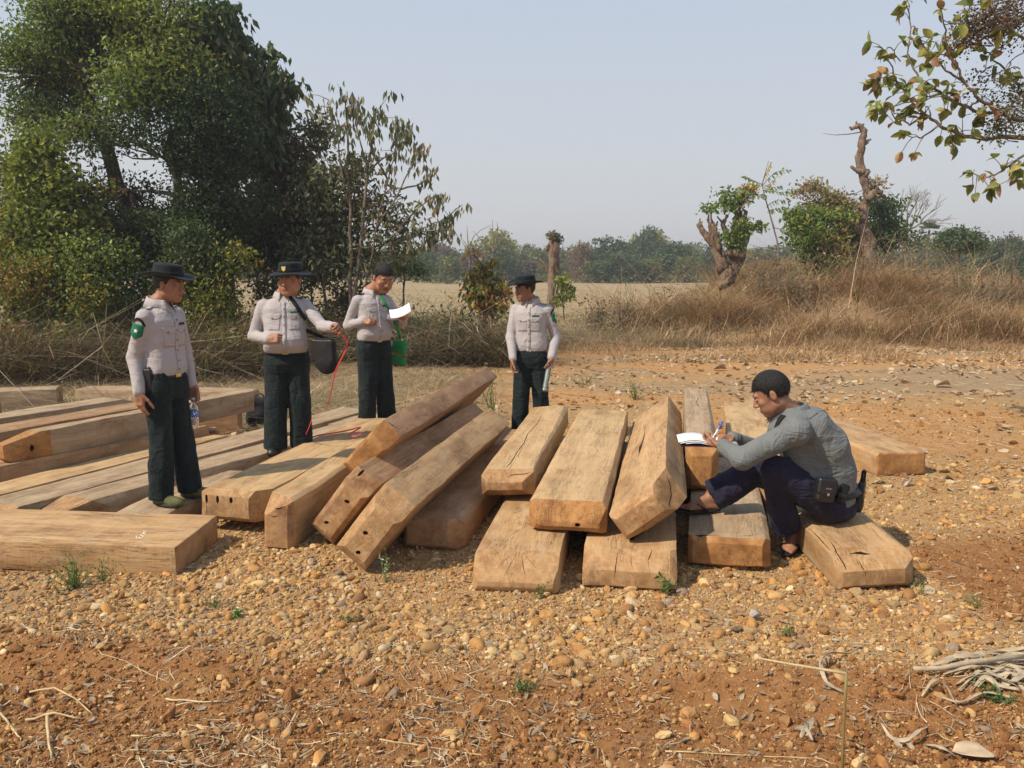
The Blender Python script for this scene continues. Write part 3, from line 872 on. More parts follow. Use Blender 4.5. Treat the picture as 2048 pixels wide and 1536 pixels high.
tree('dark plum tinted tree cut by the left edge of the photo', at(-40, 720, 18), [at(-60, 720, 18), at(-50, 500, 18), at(-30, 320, 18)],
     [(-20, 330, 50, 55, 0, 1), (20, 380, 45, 40, 0, .8), (-30, 450, 70, 60, 0, 1), (10, 560, 60, 60, 0, 1), (0, 300, 25, 25, 0, .5)],
     6500, 18, [(3, (.06, .085, .042)), (2, (.12, .09, .065)), (1, (.10, .13, .05))], .11, gap=.4, csize=.2, per=12, rt=.09, group=WOODG, seed=6)

# sparse trees with long hanging leaves
root = empty('tree', at(705, 720, 17))
root.location.z = 0
tag(root, 'sparse young tree of thin grey stems with clusters of big limp leaves', 'tree', WOODG)
mb = MB(); CL = []; 
stems = [[(705, 690), (700, 560), (698, 420), (697, 300), (690, 215), (694, 185)], [(705, 640), (722, 480), (735, 340), (748, 240), (762, 212)],
         [(722, 600), (752, 460), (775, 360), (800, 280), (816, 252)], [(698, 420), (680, 320), (668, 240), (658, 200)], [(752, 460), (800, 380), (835, 310), (842, 290)],
         [(697, 500), (780, 490), (840, 460), (885, 440), (925, 410)], [(780, 490), (820, 430), (862, 396), (888, 390)], [(735, 340), (715, 260), (718, 195)],
         [(735, 340), (790, 300), (800, 240)], [(840, 460), (870, 462), (905, 455)], [(800, 380), (850, 360), (865, 340)], [(775, 360), (740, 300), (738, 225)],
         [(840, 462), (862, 474), (868, 470)], [(698, 420), (650, 400), (640, 330)], [(700, 560), (760, 540), (820, 500)]]
for i, s in enumerate(stems):
    dy = RNG.uniform(-.6, .6) if i > 1 else 0
    P = [np.array(at(x, y, 17 + dy * j / len(s))) for j, (x, y) in enumerate(s)]
    Q = []
    for a, b in zip(P[:-1], P[1:]):
        for k in (0, .33, .66): Q.append(a + (b - a) * k + RNG.normal(size=3) * .018)
    Q.append(P[-1])
    r0 = .05 if i < 2 else .022
    mb.tube(Q, np.linspace(r0, .005, len(Q)), 6)
    for k, q in enumerate(Q):
        if k > len(Q) * (.45 if i < 5 else .3):
            CL.append(q)
            if RNG.random() < .5:
                e = q + RNG.normal(size=3) * (.2, .2, .12); CL.append(e); mb.tube([q, (q + e) / 2 + (0, 0, .03), e], [.008, .006, .004], 4)
mb.build('trunk', TWIG, root, True)
CL = np.array(CL)
sub = np.repeat(np.arange(len(CL)), 8)
P = CL[sub] + RNG.normal(size=(len(sub), 3)) * (.09, .09, .05)
foliage('crown', P, .20 * (.6 + .6 * RNG.random(len(P))), tints_for(DROOP, CL, sub, 8), root, LEAF, .38, .72, .1)

tree('grey green bush of drooping leaves at the foot of the sparse young tree', at(700, 690, 17.6), [at(690, 690, 17.6), at(700, 560, 17.6), at(720, 450, 17.6)],
     [(650, 390, 40, 60, 0, .8), (700, 420, 60, 60, 0, .8), (770, 440, 50, 50, 0, .8), (660, 500, 70, 60, 0, 1), (740, 510, 70, 50, 0, 1), (800, 480, 25, 40, 0, .6), (700, 350, 50, 40, 0, .8)],
     4800, 17.6, [(3, (.15, .165, .085)), (2, (.15, .15, .08)), (2, (.07, .10, .04)), (1, (.20, .15, .09))], .13, asp=.4, droop=.45, gap=.3, csize=.22, per=9, rt=.04, group=WOODG, gf=1.8, twigs=.5, name='bush', cat='bush', seed=7)
bush_spots = [
    ('dark green bush behind the head of the leftmost man', [(330, 560, 110, 80, 0, .8), (260, 620, 80, 60, 0, .7), (400, 500, 60, 60, 0, .7)], 15.9, DARK, 13000, .09, (330, 700)),
    ('yellowish bush low at the left edge', [(70, 560, 90, 50, 0, .8), (20, 620, 70, 50, 0, .6), (150, 600, 70, 50, 0, .7)], 15.0, YELLOW, 9000, .085, (80, 700)),
    ('mid green bush between the yellowish one and the leftmost man', [(190, 520, 80, 60, 0, .8), (180, 600, 80, 50, 0, .8)], 15.6, GREEN, 9000, .09, (190, 700)),
    ('bush with yellow and brown leaves behind the man with the shoulder bag', [(430, 560, 40, 60, 0, .6), (420, 620, 50, 40, 0, .6), (470, 520, 30, 40, 0, .5)], 15.6, YELLOW, 3500, .09, (430, 700)),
    ('brownish thin bush between the two men with hats and the writing man', [(640, 560, 50, 50, 0, .7), (600, 520, 40, 40, 0, .7), (560, 590, 60, 40, 0, .7), (680, 600, 60, 40, 0, .7)], 17.5, [(2, (.12, .13, .05)), (2, (.19, .15, .08)), (1, (.08, .10, .04))], 5200, .09, (620, 690)),
    ('small dark bush right of the sparse tree', [(800, 530, 30, 25, 0, .6), (835, 540, 18, 16, 0, .5)], 22, DARK, 1600, .10, (805, 620)),
]
for lab, bl, y0, pal, n, Lf, (bx, by) in bush_spots:
    tree(lab, at(bx, by, y0), [at(bx, by, y0), at(bx + 5, by - 80, y0), at(bx, by - 150, y0)], bl, n * 8 // 10, y0, pal, Lf, asp=.5, gap=.5, csize=.16, per=12, rt=.03,
         name='bush', cat='bush', group=WOODG, gf=2, twigs=.4, seed=int(bx))
# thin trunks rising out of the bushes
mb = MB()
for x, y0, sl in ((442, 17, 'between the first two hatted men'), (560, 17.5, 'behind the stout man'), (395, 16.2, 'behind the leftmost hat'), (225, 15.9, 'left of the man with the bottle'), (300, 16.5, 'behind the man with the bottle'), (650, 17.2, 'between the stout man and the writing man'), (520, 18, 'left of the stout man')):
    a = at(x, 700, y0); b = at(x + RNG.uniform(-30, 30), RNG.uniform(420, 520), y0)
    a.z = 0
    r = empty('sapling', a); tag(r, 'thin bare stem rising through the undergrowth ' + sl, 'sapling', 'thin stems in the left undergrowth')
    m2 = MB(); P = curve(a, b, .06, 9, .15); m2.tube(P, np.linspace(.045, .015, 9), 7, None, .2)
    m2.build('trunk', BARK, r, True)
    for k in range(6):
        m3 = MB(); p = P[3 + k % 6]; m3.tube(curve(p, p + RNG.normal(size=3) * (.5, .4, .35), .2, 5), np.linspace(.012, .003, 5), 4)
        m3.build('branch', TWIG, r, True)


# --- dead stems, brush and dry grass: masses nobody could count
def stems_mass(name, label, n, px, py, y, h, width, cols, lean=.35, z0=0, seg=3, foot=None, tangle=0.0, cat=None):
    """n ribbons rooted at random spots: foot() gives (x, y) arrays"""
    X, Y = foot(n)
    Z = gz(X, Y) + z0
    base = np.stack([X, Y, Z], 1)
    H = h * (.3 + .8 * RNG.random(n))[:, None] * (.8 + .75 * fbm(np.stack([X, Y, X * 0], 1) * .55, 3, 150))[:, None].clip(.3, 2)
    th = RNG.random(n) * 2 * math.pi
    ln = lean * (.3 + RNG.random(n))[:, None]
    D = np.stack([np.cos(th), np.sin(th), np.zeros(n)], 1)
    side = np.stack([-np.sin(th + RNG.normal(size=n)), np.cos(th), np.zeros(n)], 1) * width * (.6 + .8 * RNG.random(n))[:, None]
    V = []
    k = np.linspace(0, 1, seg + 1)
    for j, t_ in enumerate(k):
        c = base + D * H * ln * t_ ** 2 * 1.4 + np.array([0, 0, 1.0]) * H * (t_ - .25 * ln * t_ ** 2)
        c = c + RNG.normal(size=c.shape) * tangle * t_
        w = side * (1 - .85 * t_)
        V += [c - w, c + w]
    V = np.stack(V, 1).reshape(-1, 3)
    m = 2 * (seg + 1)
    q = np.array([[2 * j, 2 * j + 1, 2 * j + 3, 2 * j + 2] for j in range(seg)])
    F = (np.arange(n)[:, None, None] * m + q[None]).reshape(-1, 4)
    cols = np.array(cols); ci = RNG.choice(len(cols), n)
    tint = cols[ci] * (1 + .22 * RNG.normal(size=(n, 1))).clip(.4, 1.7)
    me = mesh_np(name, V, F, False, np.repeat(tint, m, 0))
    o = link(name, me, DRYLEAF)
    tag(o, label, None, None, 'stuff')
    return o


def foot_px(poly, jitter=0):
    """random feet inside rows of (px0, px1, py) mapped to the ground"""
    def f(n):
        rows = np.array(poly, float)
        w = rows[:, 3] if rows.shape[1] > 3 else np.ones(len(rows))
        k = RNG.choice(len(rows), n, p=w / w.sum())
        y = rows[k, 2] + RNG.uniform(-.5, .5, n) * (rows[k, 2] * .08)
        px = rows[k, 0] + (rows[k, 1] - rows[k, 0]) * RNG.random(n)
        X = (px - CXP) / FPX * y * 1.01
        return X, y
    return f


DRY = [(.44, .27, .145), (.38, .21, .11), (.52, .37, .22), (.32, .18, .10), (.48, .36, .23), (.28, .25, .11), (.24, .14, .08)]
DRYG = [(.42, .33, .2), (.34, .26, .16), (.5, .4, .25), (.25, .2, .12)]
def foot_area(rows, fr=.35, cut=-.1, seed=0):
    """rows (px0, px1, y0, y1, weight): ground spots in patches"""
    def f(n):
        r_ = np.array(rows, float); k = RNG.choice(len(r_), n * 4, p=r_[:, 4] / r_[:, 4].sum())
        y = r_[k, 2] + (r_[k, 3] - r_[k, 2]) * RNG.random(n * 4)
        X = ((r_[k, 0] + (r_[k, 1] - r_[k, 0]) * RNG.random(n * 4)) - CXP) / FPX * y * 1.01
        q = fbm(np.stack([X, y, X * 0], 1) * fr + seed, 3, 140)
        kp = np.nonzero(q + .25 * RNG.normal(size=len(q)) > cut)[0]
        kp = kp[:n] if len(kp) >= n else RNG.choice(kp, n)
        return X[kp], y[kp]
    return f


stems_mass('dry_grass', 'tangled tall reddish dry grass on the bank at the right', 70000, 0, 0, 0, .95, .0065, DRY, lean=1.1, seg=2, tangle=.11,
           foot=foot_area([(1260, 1900, 21.5, 24, 3), (1340, 2080, 23, 29, 5), (1420, 1850, 25, 31, 3), (1850, 2090, 19, 23, .8), (1300, 2090, 19.0, 22, 1.3)], .55, .08))
stems_mass('brush', 'dry greyish scrub in front of the field in the middle', 20000, 0, 0, 0, .42, .005, [(.30, .22, .14), (.38, .28, .18), (.2, .15, .10), (.16, .17, .07), (.34, .22, .12)], lean=1.3, seg=2, tangle=.12,
           foot=foot_area([(1090, 1420, 18.5, 21.5, 2), (790, 1030, 15, 19.5, 3), (1900, 2100, 20, 24, 1), (1020, 1120, 21, 25, .6), (400, 800, 19, 23, 1.5)], .8, .0, 3))
stems_mass('short_dry_grass', 'low thin tufts of dry grass creeping from the bank onto the bare ground', 12000, 0, 0, 0, .30, .004, DRY, lean=1.3, seg=2, tangle=.05,
           foot=foot_area([(1080, 2090, 15.5, 19.6, 1), (1080, 2090, 17.8, 19.8, 1.5)], .8, .12, 55))
stems_mass('dead_brush', 'pile of dark dead brushwood behind the writing man', 9000, 0, 0, 0, .75, .008, [(.13, .09, .06), (.08, .06, .04), (.20, .15, .10), (.09, .10, .04)], lean=1.6, seg=2, tangle=.2,
           foot=foot_area([(790, 1010, 15.0, 17.5, 1), (600, 820, 16.5, 18.5, .5)], .9, -.1, 6))
stems_mass('undergrowth', 'dark dead stems and dry twigs under the trees at the left', 34000, 0, 0, 0, 1.15, .0075, [(.13, .085, .055), (.20, .14, .085), (.075, .055, .035), (.27, .19, .11), (.08, .10, .035), (.11, .13, .045)], lean=1.7, seg=2, tangle=.24,
           foot=foot_area([(-90, 540, 13.6, 17, 4), (-90, 760, 15.5, 18, 2), (-90, 430, 12.4, 13.8, .7)], .9, .08, 9))
stems_mass('twig_brush', 'thick fallen twigs and branches among the dead undergrowth', 2600, 0, 0, 0, 1.5, .016, [(.26, .19, .13), (.16, .11, .08), (.34, .27, .19)], lean=2.2, seg=2, tangle=.22,
           foot=foot_area([(-90, 540, 12.6, 16.5, 3), (760, 1020, 15, 18, 1), (1150, 2080, 21, 27, 1.2)], .6, .0, 29))
stems_mass('tall_stems', 'sparse tall leaning stalks standing out of the dry grass bank', 1500, 0, 0, 0, 2.2, .008, DRY, lean=.8, seg=2, tangle=.12,
           foot=foot_area([(1200, 2080, 21.5, 29, 1)], .6, .0, 33))
V, F = None, None
X, Y = foot_area([(-90, 560, 13.2, 17.5, 3), (560, 800, 16.5, 19, 1), (800, 1020, 15.5, 19, .8), (1150, 2080, 21.5, 27, .5)], .9, .05, 41)(9000)
C = np.stack([X, Y, gz(X, Y) + RNG.random(len(X)) ** 1.5 * .9], 1)
V, F = leaves_np(C, .10 * (.5 + .9 * RNG.random(len(C))), .5, .2, .15)
tag(link('low_weeds', mesh_np('low_weeds', V, F, False, np.repeat(tints_for([(2, (.11, .14, .045)), (2, (.17, .19, .06)), (1.3, (.26, .2, .09)), (1, (.2, .12, .06))], C, np.arange(len(C)), 44), 4, 0)), LEAF), 'scattered green and yellow weed leaves in the dead undergrowth', None, None, 'stuff')
stems_mass('straw_litter', 'flattened straw and dead stalks lying left of and behind the men', 17000, 0, 0, 0, .34, .0045, DRYG, lean=3.4, seg=2, tangle=.03,
           foot=foot_area([(-90, 1000, 9.4, 14, 3), (-90, 700, 8.8, 12, 1)], .8, -.1, 12))
stems_mass('field_stubble', 'short pale stubble and weeds over the flat field', 46000, 0, 0, 0, .17, .012, DRYG + [(.20, .2, .09)], lean=.9, seg=1,
           foot=foot_area([(400, 1500, 19, 32, 3), (400, 1500, 30, 70, 2)], .3, -.3, 15))
# ================================================================== right hand bank: pollarded stumps, bushes, palm
BANKG = 'trees and bushes on the dry bank at the right'


def zx(x, y): return (1280 + x / 2.667, 200 + y / 2.667)


def knotty(mb, pts, r, y, n=11, wob=.22, dyn=0.0, sub=5):
    """pts in picture pixels at distance y -> gnarled limb; r list of radii (m)"""
    P = [np.array(at(px, py, y + (i * dyn))) for i, (px, py) in enumerate(pts)]
    Q, R = [], []
    for i in range(len(P) - 1):
        for k in range(sub):
            t = k / sub
            Q.append(P[i] + (P[i + 1] - P[i]) * t + RNG.normal(size=3) * r[i] * .10)
            R.append((r[i] + (r[i + 1] - r[i]) * t) * .78 * (1 + .09 * RNG.normal()))
    Q.append(P[-1]); R.append(r[-1])
    mb.tube(Q, R, n, None, wob)
    return Q


def root_at(name, px, y, label, cat, group=None):
    b = at(px, 600, y); b.z = gz1(b.x, y)
    r = empty(name, b); tag(r, label, cat, group); return r, b


# forked pollard with the leafy top
Y = 24.5
r, b = root_at('pollarded_tree', 1460, Y, 'squat pollarded stump forking into a claw of lopped branches with a leafy tuft', 'tree', BANKG)
mb = MB()
knotty(mb, [(1456, 575), (1450, 540), (1432, 500), (1412, 470), (1398, 448)], [.33, .27, .17, .13, .09], Y)
knotty(mb, [(1440, 515), (1428, 480), (1424, 446)], [.15, .12, .08], Y)
knotty(mb, [(1418, 480), (1421, 462), (1416, 438)], [.09, .08, .05], Y)
knotty(mb, [(1440, 500), (1433, 468), (1430, 455)], [.10, .09, .06], Y - .2)
knotty(mb, [(1455, 560), (1470, 520), (1478, 480), (1474, 440), (1478, 420)], [.32, .26, .24, .2, .12], Y + .2)
knotty(mb, [(1476, 500), (1452, 465), (1446, 448), (1455, 430)], [.14, .10, .09, .05], Y)
knotty(mb, [(1478, 470), (1490, 445), (1492, 422)], [.15, .11, .06], Y)
knotty(mb, [(1484, 520), (1494, 470), (1490, 455)], [.14, .12, .1], Y + .3)
for k in range(9):
    x0, y0_ = [(1398, 450), (1424, 446), (1416, 440), (1430, 455), (1478, 420), (1474, 430), (1492, 424), (1446, 448), (1398, 455)][k]
    knotty(mb, [(x0, y0_), (x0 + RNG.uniform(-12, 8), y0_ - RNG.uniform(6, 18))], [.06, .02], Y, 6)
mb.build('trunk', BARKRED, r, True)
mb = MB()
knotty(mb, [(1446, 508), (1466, 506), (1486, 512)], [.05, .16, .12], Y - .35, 10, .2)
mb.build('bracket_stub', BARKRED, r, True)
C, P, sub, kk, B = blob_points([(1455, 405, 26, 18, 0, .4), (1480, 395, 22, 16, 0, .4), (1500, 380, 25, 8, 0, .3), (1425, 415, 18, 10, 0, .3), (1478, 470, 12, 45, -.3, .3), (1512, 450, 20, 8, 0, .3), (1460, 475, 14, 20, -.3, .3), (1445, 385, 12, 8, 0, .2)], 1500, Y, -.2, 2, .1, 7, .8)
foliage('crown', P, .15 * (.6 + .7 * RNG.random(len(P))), tints_for([(3, (.16, .24, .05)), (2, (.09, .16, .04)), (1, (.36, .33, .07)), (.6, (.30, .17, .07))], C, sub, 3), r, LEAF, .45, .35)

# slender sapling with feathery leaf sprays
r, b = root_at('sapling', 1557, 23.8, 'slender sapling with arching sprays of paired leaves, between the squat stump and the bush', 'sapling', BANKG)
mb = MB(); Y = 23.8
q = knotty(mb, [(1560, 560), (1556, 489), (1539, 425), (1530, 395), (1524, 369), (1537, 322)], [.045, .035, .028, .022, .016, .008], Y, 6, .1)
LC, LD, LT = [], [], []
for (x0, y0_, x1, y1_) in ((1526, 370, 1580, 340), (1526, 370, 1490, 352), (1527, 375, 1582, 380), (1530, 400, 1478, 378), (1528, 385, 1560, 372), (1533, 415, 1575, 400), (1524, 368, 1540, 330),
                           (1535, 425, 1570, 415), (1528, 372, 1560, 345), (1530, 395, 1500, 388), (1545, 455, 1585, 470), (1524, 372, 1495, 365)):
    P0 = np.array(at(x0, y0_, Y)); P1 = np.array(at(x1, y1_, Y + RNG.uniform(-.5, .5)))
    S = curve(P0, P1, .25, 9, 0); mb.tube(S, np.linspace(.012, .004, 9), 4)
    yel = RNG.random() < .35
    for s in S[2:]:
        for sg in (-1, 1):
            LC.append(s); LD.append(unit((P1 - P0)) * .4 + np.array([0, sg * .5, -.45 + sg * .35]) + RNG.normal(size=3) * .15)
            LT.append((.42, .36, .07) if yel else (.14, .22, .06))
mb.build('trunk', TWIG, r, True)
LC = np.array(LC); LD = np.array(LD)
foliage('crown', LC, np.full(len(LC), .17), np.array(LT) * (1 + .2 * RNG.normal(size=(len(LC), 1))).clip(.5, 1.5), r, LEAF, .4, 0, .1, D=LD)

# tall lopped trunk
Y = 28.0
r, b = root_at('pollarded_tree', 1735, Y, 'tall crooked lopped trunk ending in a hooked bare top against the sky', 'tree', BANKG)
mb = MB()
knotty(mb, [(1742, 540), (1735, 485), (1722, 450), (1725, 425), (1735, 395), (1726, 355), (1718, 315), (1724, 285), (1729, 262), (1718, 252), (1702, 258)],
       [.34, .30, .24, .21, .19, .18, .17, .14, .13, .10, .05], Y, 12, .25)
knotty(mb, [(1727, 345), (1712, 340), (1702, 332)], [.13, .10, .05], Y - .1)
knotty(mb, [(1728, 352), (1736, 345), (1736, 338)], [.12, .09, .06], Y - .1)
knotty(mb, [(1726, 290), (1735, 282), (1742, 278)], [.10, .07, .03], Y)
knotty(mb, [(1734, 398), (1752, 385), (1764, 384)], [.16, .13, .07], Y - .2)
knotty(mb, [(1736, 392), (1758, 390), (1770, 392)], [.12, .10, .06], Y - .1)
knotty(mb, [(1722, 440), (1700, 430), (1682, 425)], [.13, .10, .05], Y)
knotty(mb, [(1716, 253), (1712, 247), (1713, 243)], [.06, .05, .03], Y)
knotty(mb, [(1724, 262), (1724, 252), (1728, 248)], [.06, .05, .03], Y)
knotty(mb, [(1704, 258), (1700, 254)], [.05, .04], Y)
mb.build('trunk', BARKRED, r, True)
mb = MB()
mb.tube([np.array(at(x, y, Y)) for x, y in ((1722, 264), (1700, 268), (1672, 270), (1646, 267))], [.02, .016, .012, .006], 5)
mb.build('twig', TWIG, r, True)

# centre stump
Y = 30.0
r, b = root_at('pollarded_tree', 1103, Y, 'single lopped stump with a frayed top and one short side branch', 'tree', 'lopped stumps in the field')
mb = MB()
knotty(mb, [(1100, 625), (1104, 560), (1106, 520), (1108, 485), (1106, 470)], [.19, .19, .22, .26, .12], Y, 12, .25)
knotty(mb, [(1100, 545), (1090, 530), (1079, 517)], [.10, .08, .06], Y)
knotty(mb, [(1114, 500), (1118, 560), (1112, 600)], [.07, .06, .05], Y + .1)
knotty(mb, [(1098, 500), (1094, 495), (1098, 488)], [.10, .09, .05], Y)
mb.build('trunk', BARKRED, r, True)
C, P, sub, kk, B = blob_points([(1112, 478, 12, 8, 0, .25), (1104, 470, 6, 6, 0, .2)], 240, Y, -.5, 2, .06, 8)
foliage('crown', P, .16 * np.ones(len(P)), tints_for([(1, (.10, .11, .06)), (1, (.16, .13, .07))], C, sub), r, LEAF, .3)

tree('green sprouting shrub with pale new leaves beside the middle stump', at(1125, 600, 27), [at(1128, 640, 27), at(1125, 590, 27), at(1122, 560, 27)],
     [(1125, 560, 10, 12, 0, .3), (1132, 585, 12, 14, 0, .3), (1118, 600, 10, 14, 0, .3)], 420, 27, YELLOW[:2], .16, droop=.2, csize=.12, per=8, rt=.02, name='bush', cat='bush', group='small plants along the field edge', gap=-.3)
tree('half bare bush with hanging yellow and orange leaves in front of the field', at(968, 640, 17.5), [at(968, 660, 17.5), at(970, 600, 17.5), at(972, 545, 17.5)],
     [(970, 560, 38, 22, 0, .4), (955, 590, 24, 26, 0, .4), (990, 590, 22, 26, 0, .4), (960, 535, 20, 10, 0, .3), (975, 615, 15, 14, 0, .3), (945, 505, 5, 5, 0, .1), (985, 520, 6, 6, 0, .1)], 1500, 17.5,
     [(2, (.20, .20, .05)), (2, (.34, .24, .06)), (1.5, (.34, .17, .07)), (1, (.10, .15, .05))], .14, asp=.42, droop=.5, csize=.1, per=8, rt=.03, name='bush', cat='bush', group='small plants along the field edge', gap=0, gf=2.5, twigs=.8)
# bare whips in the centre distance
for (x0, x1, yt, lab) in ((985, 985, 440, 'thin leafless pole standing in front of the pale round tree'), (940, 934, 452, 'shorter leafless stick left of the tall thin pole')):
    r, b = root_at('dead_sapling', x0, 40, lab, 'dead sapling')
    mb = MB(); P = curve(at(x0, 560, 40), at(x1, yt, 40), .03, 8); mb.tube(P, np.linspace(.05, .012, 8), 5)
    for k in range(5): mb.tube(curve(P[3], P[3] + np.array([RNG.uniform(-1.2, 1.2), 0, RNG.uniform(.6, 1.6)]), .2, 5), np.linspace(.03, .008, 5), 4)
    mb.build('trunk', TWIG, r, True)

tree('yellow green bush on the bank, brightest leaves, left of the tall crooked trunk', at(1630, 560, 26), [at(1630, 590, 26), at(1635, 520, 26), at(1640, 450, 26)],
     [(1625, 430, 45, 25, 0, .9), (1620, 470, 35, 30, -.3, .8), (1660, 490, 40, 35, 0, .9), (1640, 520, 35, 25, -.4, .8), (1680, 440, 20, 20, 0, .6), (1600, 445, 20, 16, 0, .5), (1640, 545, 40, 15, -.4, .6)],
     6200, 26, [(3, (.15, .22, .045)), (2, (.09, .15, .04)), (1.2, (.38, .34, .07)), (.6, (.28, .16, .07))], .15, asp=.5, droop=.25, gap=.15, gf=1.6, csize=.16, per=9, rt=.05, name='bush', cat='bush', group=BANKG, seed=31)
tree('thin bush with pinkish brown leaves rising behind the yellow green one', at(1640, 560, 28), [at(1645, 590, 28), at(1650, 470, 28), at(1650, 410, 28)],
     [(1632, 375, 28, 14, 0, .6), (1600, 385, 18, 10, 0, .4), (1670, 395, 25, 14, 0, .6), (1650, 410, 40, 16, 0, .6), (1690, 420, 20, 20, 0, .6), (1750, 375, 14, 18, 0, .4)],
     2300, 28, [(2, (.34, .19, .12)), (2, (.22, .20, .08)), (1, (.30, .27, .10))], .13, asp=.45, gap=.1, gf=2, csize=.14, per=8, rt=.03, name='bush', cat='bush', group=BANKG, twigs=.8, bark=TWIG, seed=32)
tree('dark green leafy bush just right of the tall crooked trunk', at(1770, 560, 29), [at(1770, 590, 29), at(1770, 500, 29), at(1765, 430, 29)],
     [(1765, 420, 30, 25, 0, .8), (1790, 450, 30, 25, 0, .8), (1760, 470, 40, 28, 0, .9), (1740, 400, 14, 12, 0, .4), (1800, 480, 30, 20, 0, .8), (1700, 460, 25, 25, .3, .8), (1700, 500, 25, 25, .3, .8)],
     6000, 29, [(3, (.06, .11, .04)), (2, (.10, .15, .05)), (1, (.16, .17, .06))], .15, asp=.42, droop=.3, gap=.05, csize=.2, per=10, rt=.06, name='bush', cat='bush', group=BANKG, seed=33)
tree('dark rounded bush standing above the grass right of the fan palm', at(1917, 540, 36), [at(1917, 560, 36), at(1917, 490, 36)],
     [(1915, 478, 34, 20, 0, 1), (1900, 492, 22, 14, 0, .8), (1940, 490, 22, 14, 0, .8)], 3200, 36, DARK, .18, csize=.2, per=10, rt=.08, name='bush', cat='bush', group=BANKG, gap=-.1, seed=34)

# dry twiggy shrubs on the bank
for i, (px, y, w, h, lab) in enumerate([(1240, 22.5, .8, .8, 'low dry shrub left of the squat forked stump'), (1340, 22.8, .9, 1.0, 'dry brown shrub just left of the squat forked stump'), (1540, 23.2, 1.0, 1.5, 'dry brown shrub at the foot of the slender sapling'),
                                    (1600, 22.2, .8, 1.1, 'dry shrub in front of the yellow green bush'), (1720, 24.5, 1.2, 1.6, 'twiggy brown shrub at the foot of the tall crooked trunk'), (1810, 24.5, 1.1, 1.2, 'dry shrub under the leafless fan shaped tree'),
                                    (1900, 23, 1.1, 1.2, 'dry greenish shrub below the fan palm'), (1990, 22.5, 1.2, 1.1, 'dry shrub by the right edge on the bank'), (1195, 21.5, .5, .9, 'small dark dead shrub right of the man with the tube'), (895, 16.5, .6, .8, 'thin leafy shrub beside the paper of the writing man')]):
    r, b = root_at('shrub', px, y, lab, 'shrub', 'dry shrubs on the bank')
    mb = MB(); TP_ = []
    for k in range(26):
        e = np.array(b) + np.array([RNG.normal() * w * .5, RNG.normal() * w * .4, h * RNG.uniform(.4, 1.15)])
        S = curve(np.array(b) + RNG.normal(size=3) * (.12, .12, 0), e, .25, 6); mb.tube(S, np.linspace(.013, .004, 6), 4, cap=False); TP_ += list(S[2:])
        for q in range(3):
            j = RNG.integers(2, 6); e2 = S[j] + RNG.normal(size=3) * (.22, .2, .16); mb.tube([S[j], (S[j] + e2) / 2, e2], [.006, .005, .003], 4, cap=False); TP_.append(e2)
    mb.build('trunk', TWIG, r)
    TP_ = np.array(TP_); P = np.repeat(TP_, 3, 0) + RNG.normal(size=(len(TP_) * 3, 3)) * .07; P = P[RNG.random(len(P)) < (.75 if i in (6, 9) else .45)]
    foliage('crown', P, .10 * (.5 + .8 * RNG.random(len(P))), tints_for([(2, (.30, .20, .10)), (2, (.22, .15, .08)), (1.2, (.20, .21, .07))] if i not in (6, 9) else [(2, (.16, .18, .06)), (1, (.28, .22, .08))], TP_, RNG.integers(0, len(TP_), len(P)), i), r, LEAF, .45, .3)

# bare fan shaped tree
r, b = root_at('bare_tree', 1811, 34, 'leafless tree with a fine fan of grey twigs against the sky', 'tree', BANKG)
mb = MB(); Y = 34


def fork(p, d, L, rad_, lv):
    q = p + d * L
    mb.tube(curve(p, q, .1, 5, .08), np.linspace(rad_, rad_ * .6, 5), 5 if lv > 1 else 4, cap=False)
    if lv == 0: return
    for k in range(3 if lv > 2 else 2 + (RNG.random() < .5)):
        e = unit(d + RNG.normal(size=3) * (.42, .35, .25) + np.array([.05, 0, .08]))
        fork(q if k else p + (q - p) * RNG.uniform(.6, 1), e, L * RNG.uniform(.62, .85), rad_ * .58, lv - 1)


p0 = np.array(at(1811, 560, Y)); p1 = np.array(at(1813, 455, Y))
mb.tube([p0, (p0 + p1) / 2, p1], [.10, .08, .07], 7)
for d in ((-.35, 0, .9), (.05, .1, 1), (.45, 0, .85), (.85, -.1, .5), (-.7, 0, .65)):
    fork(p1 - (0, 0, RNG.uniform(0, .4)), unit(np.array(d)), .62, .045, 4)
mb.build('trunk', TWIG, r, False)


def palm(px, y, top, rr, label):
    r, b = root_at('palm_tree', px, y, label, 'palm', 'palms on the horizon')
    c = np.array(at(px, top, y)); R = rr * y / FPX
    mb = MB(); P = curve((c[0], y, 0), c, .01, 6); mb.tube(P, np.full(6, R * .1), 7)
    mb.build('trunk', BARK, r, True)
    C, D = [], []
    for k in range(26):
        d = unit(RNG.normal(size=3) + np.array([0, 0, .25]))
        s = c + d * R * .45
        a = unit(np.cross(d, (0, 0, 1)) + RNG.normal(size=3) * .1); e = unit(np.cross(a, d))
        for j in np.linspace(-1.1, 1.1, 11):
            C.append(s); D.append(d * math.cos(j) + a * math.sin(j))
    C = np.array(C); D = np.array(D)
    foliage('crown', C, np.full(len(C), R * .6), np.tile((.13, .17, .09), (len(C), 1)) * (1 + .2 * RNG.normal(size=(len(C), 1))).clip(.5, 1.5), r, LEAF, .22, 0, .1, D=D)


palm(1859, 70, 460, 21, 'fan palm standing alone right of the leafless tree')
palm(1190, 150, 483, 8, 'tiny fan palm on the skyline right of the middle stump')
palm(1322, 170, 482, 6, 'tiniest fan palm on the skyline left of the squat stump')

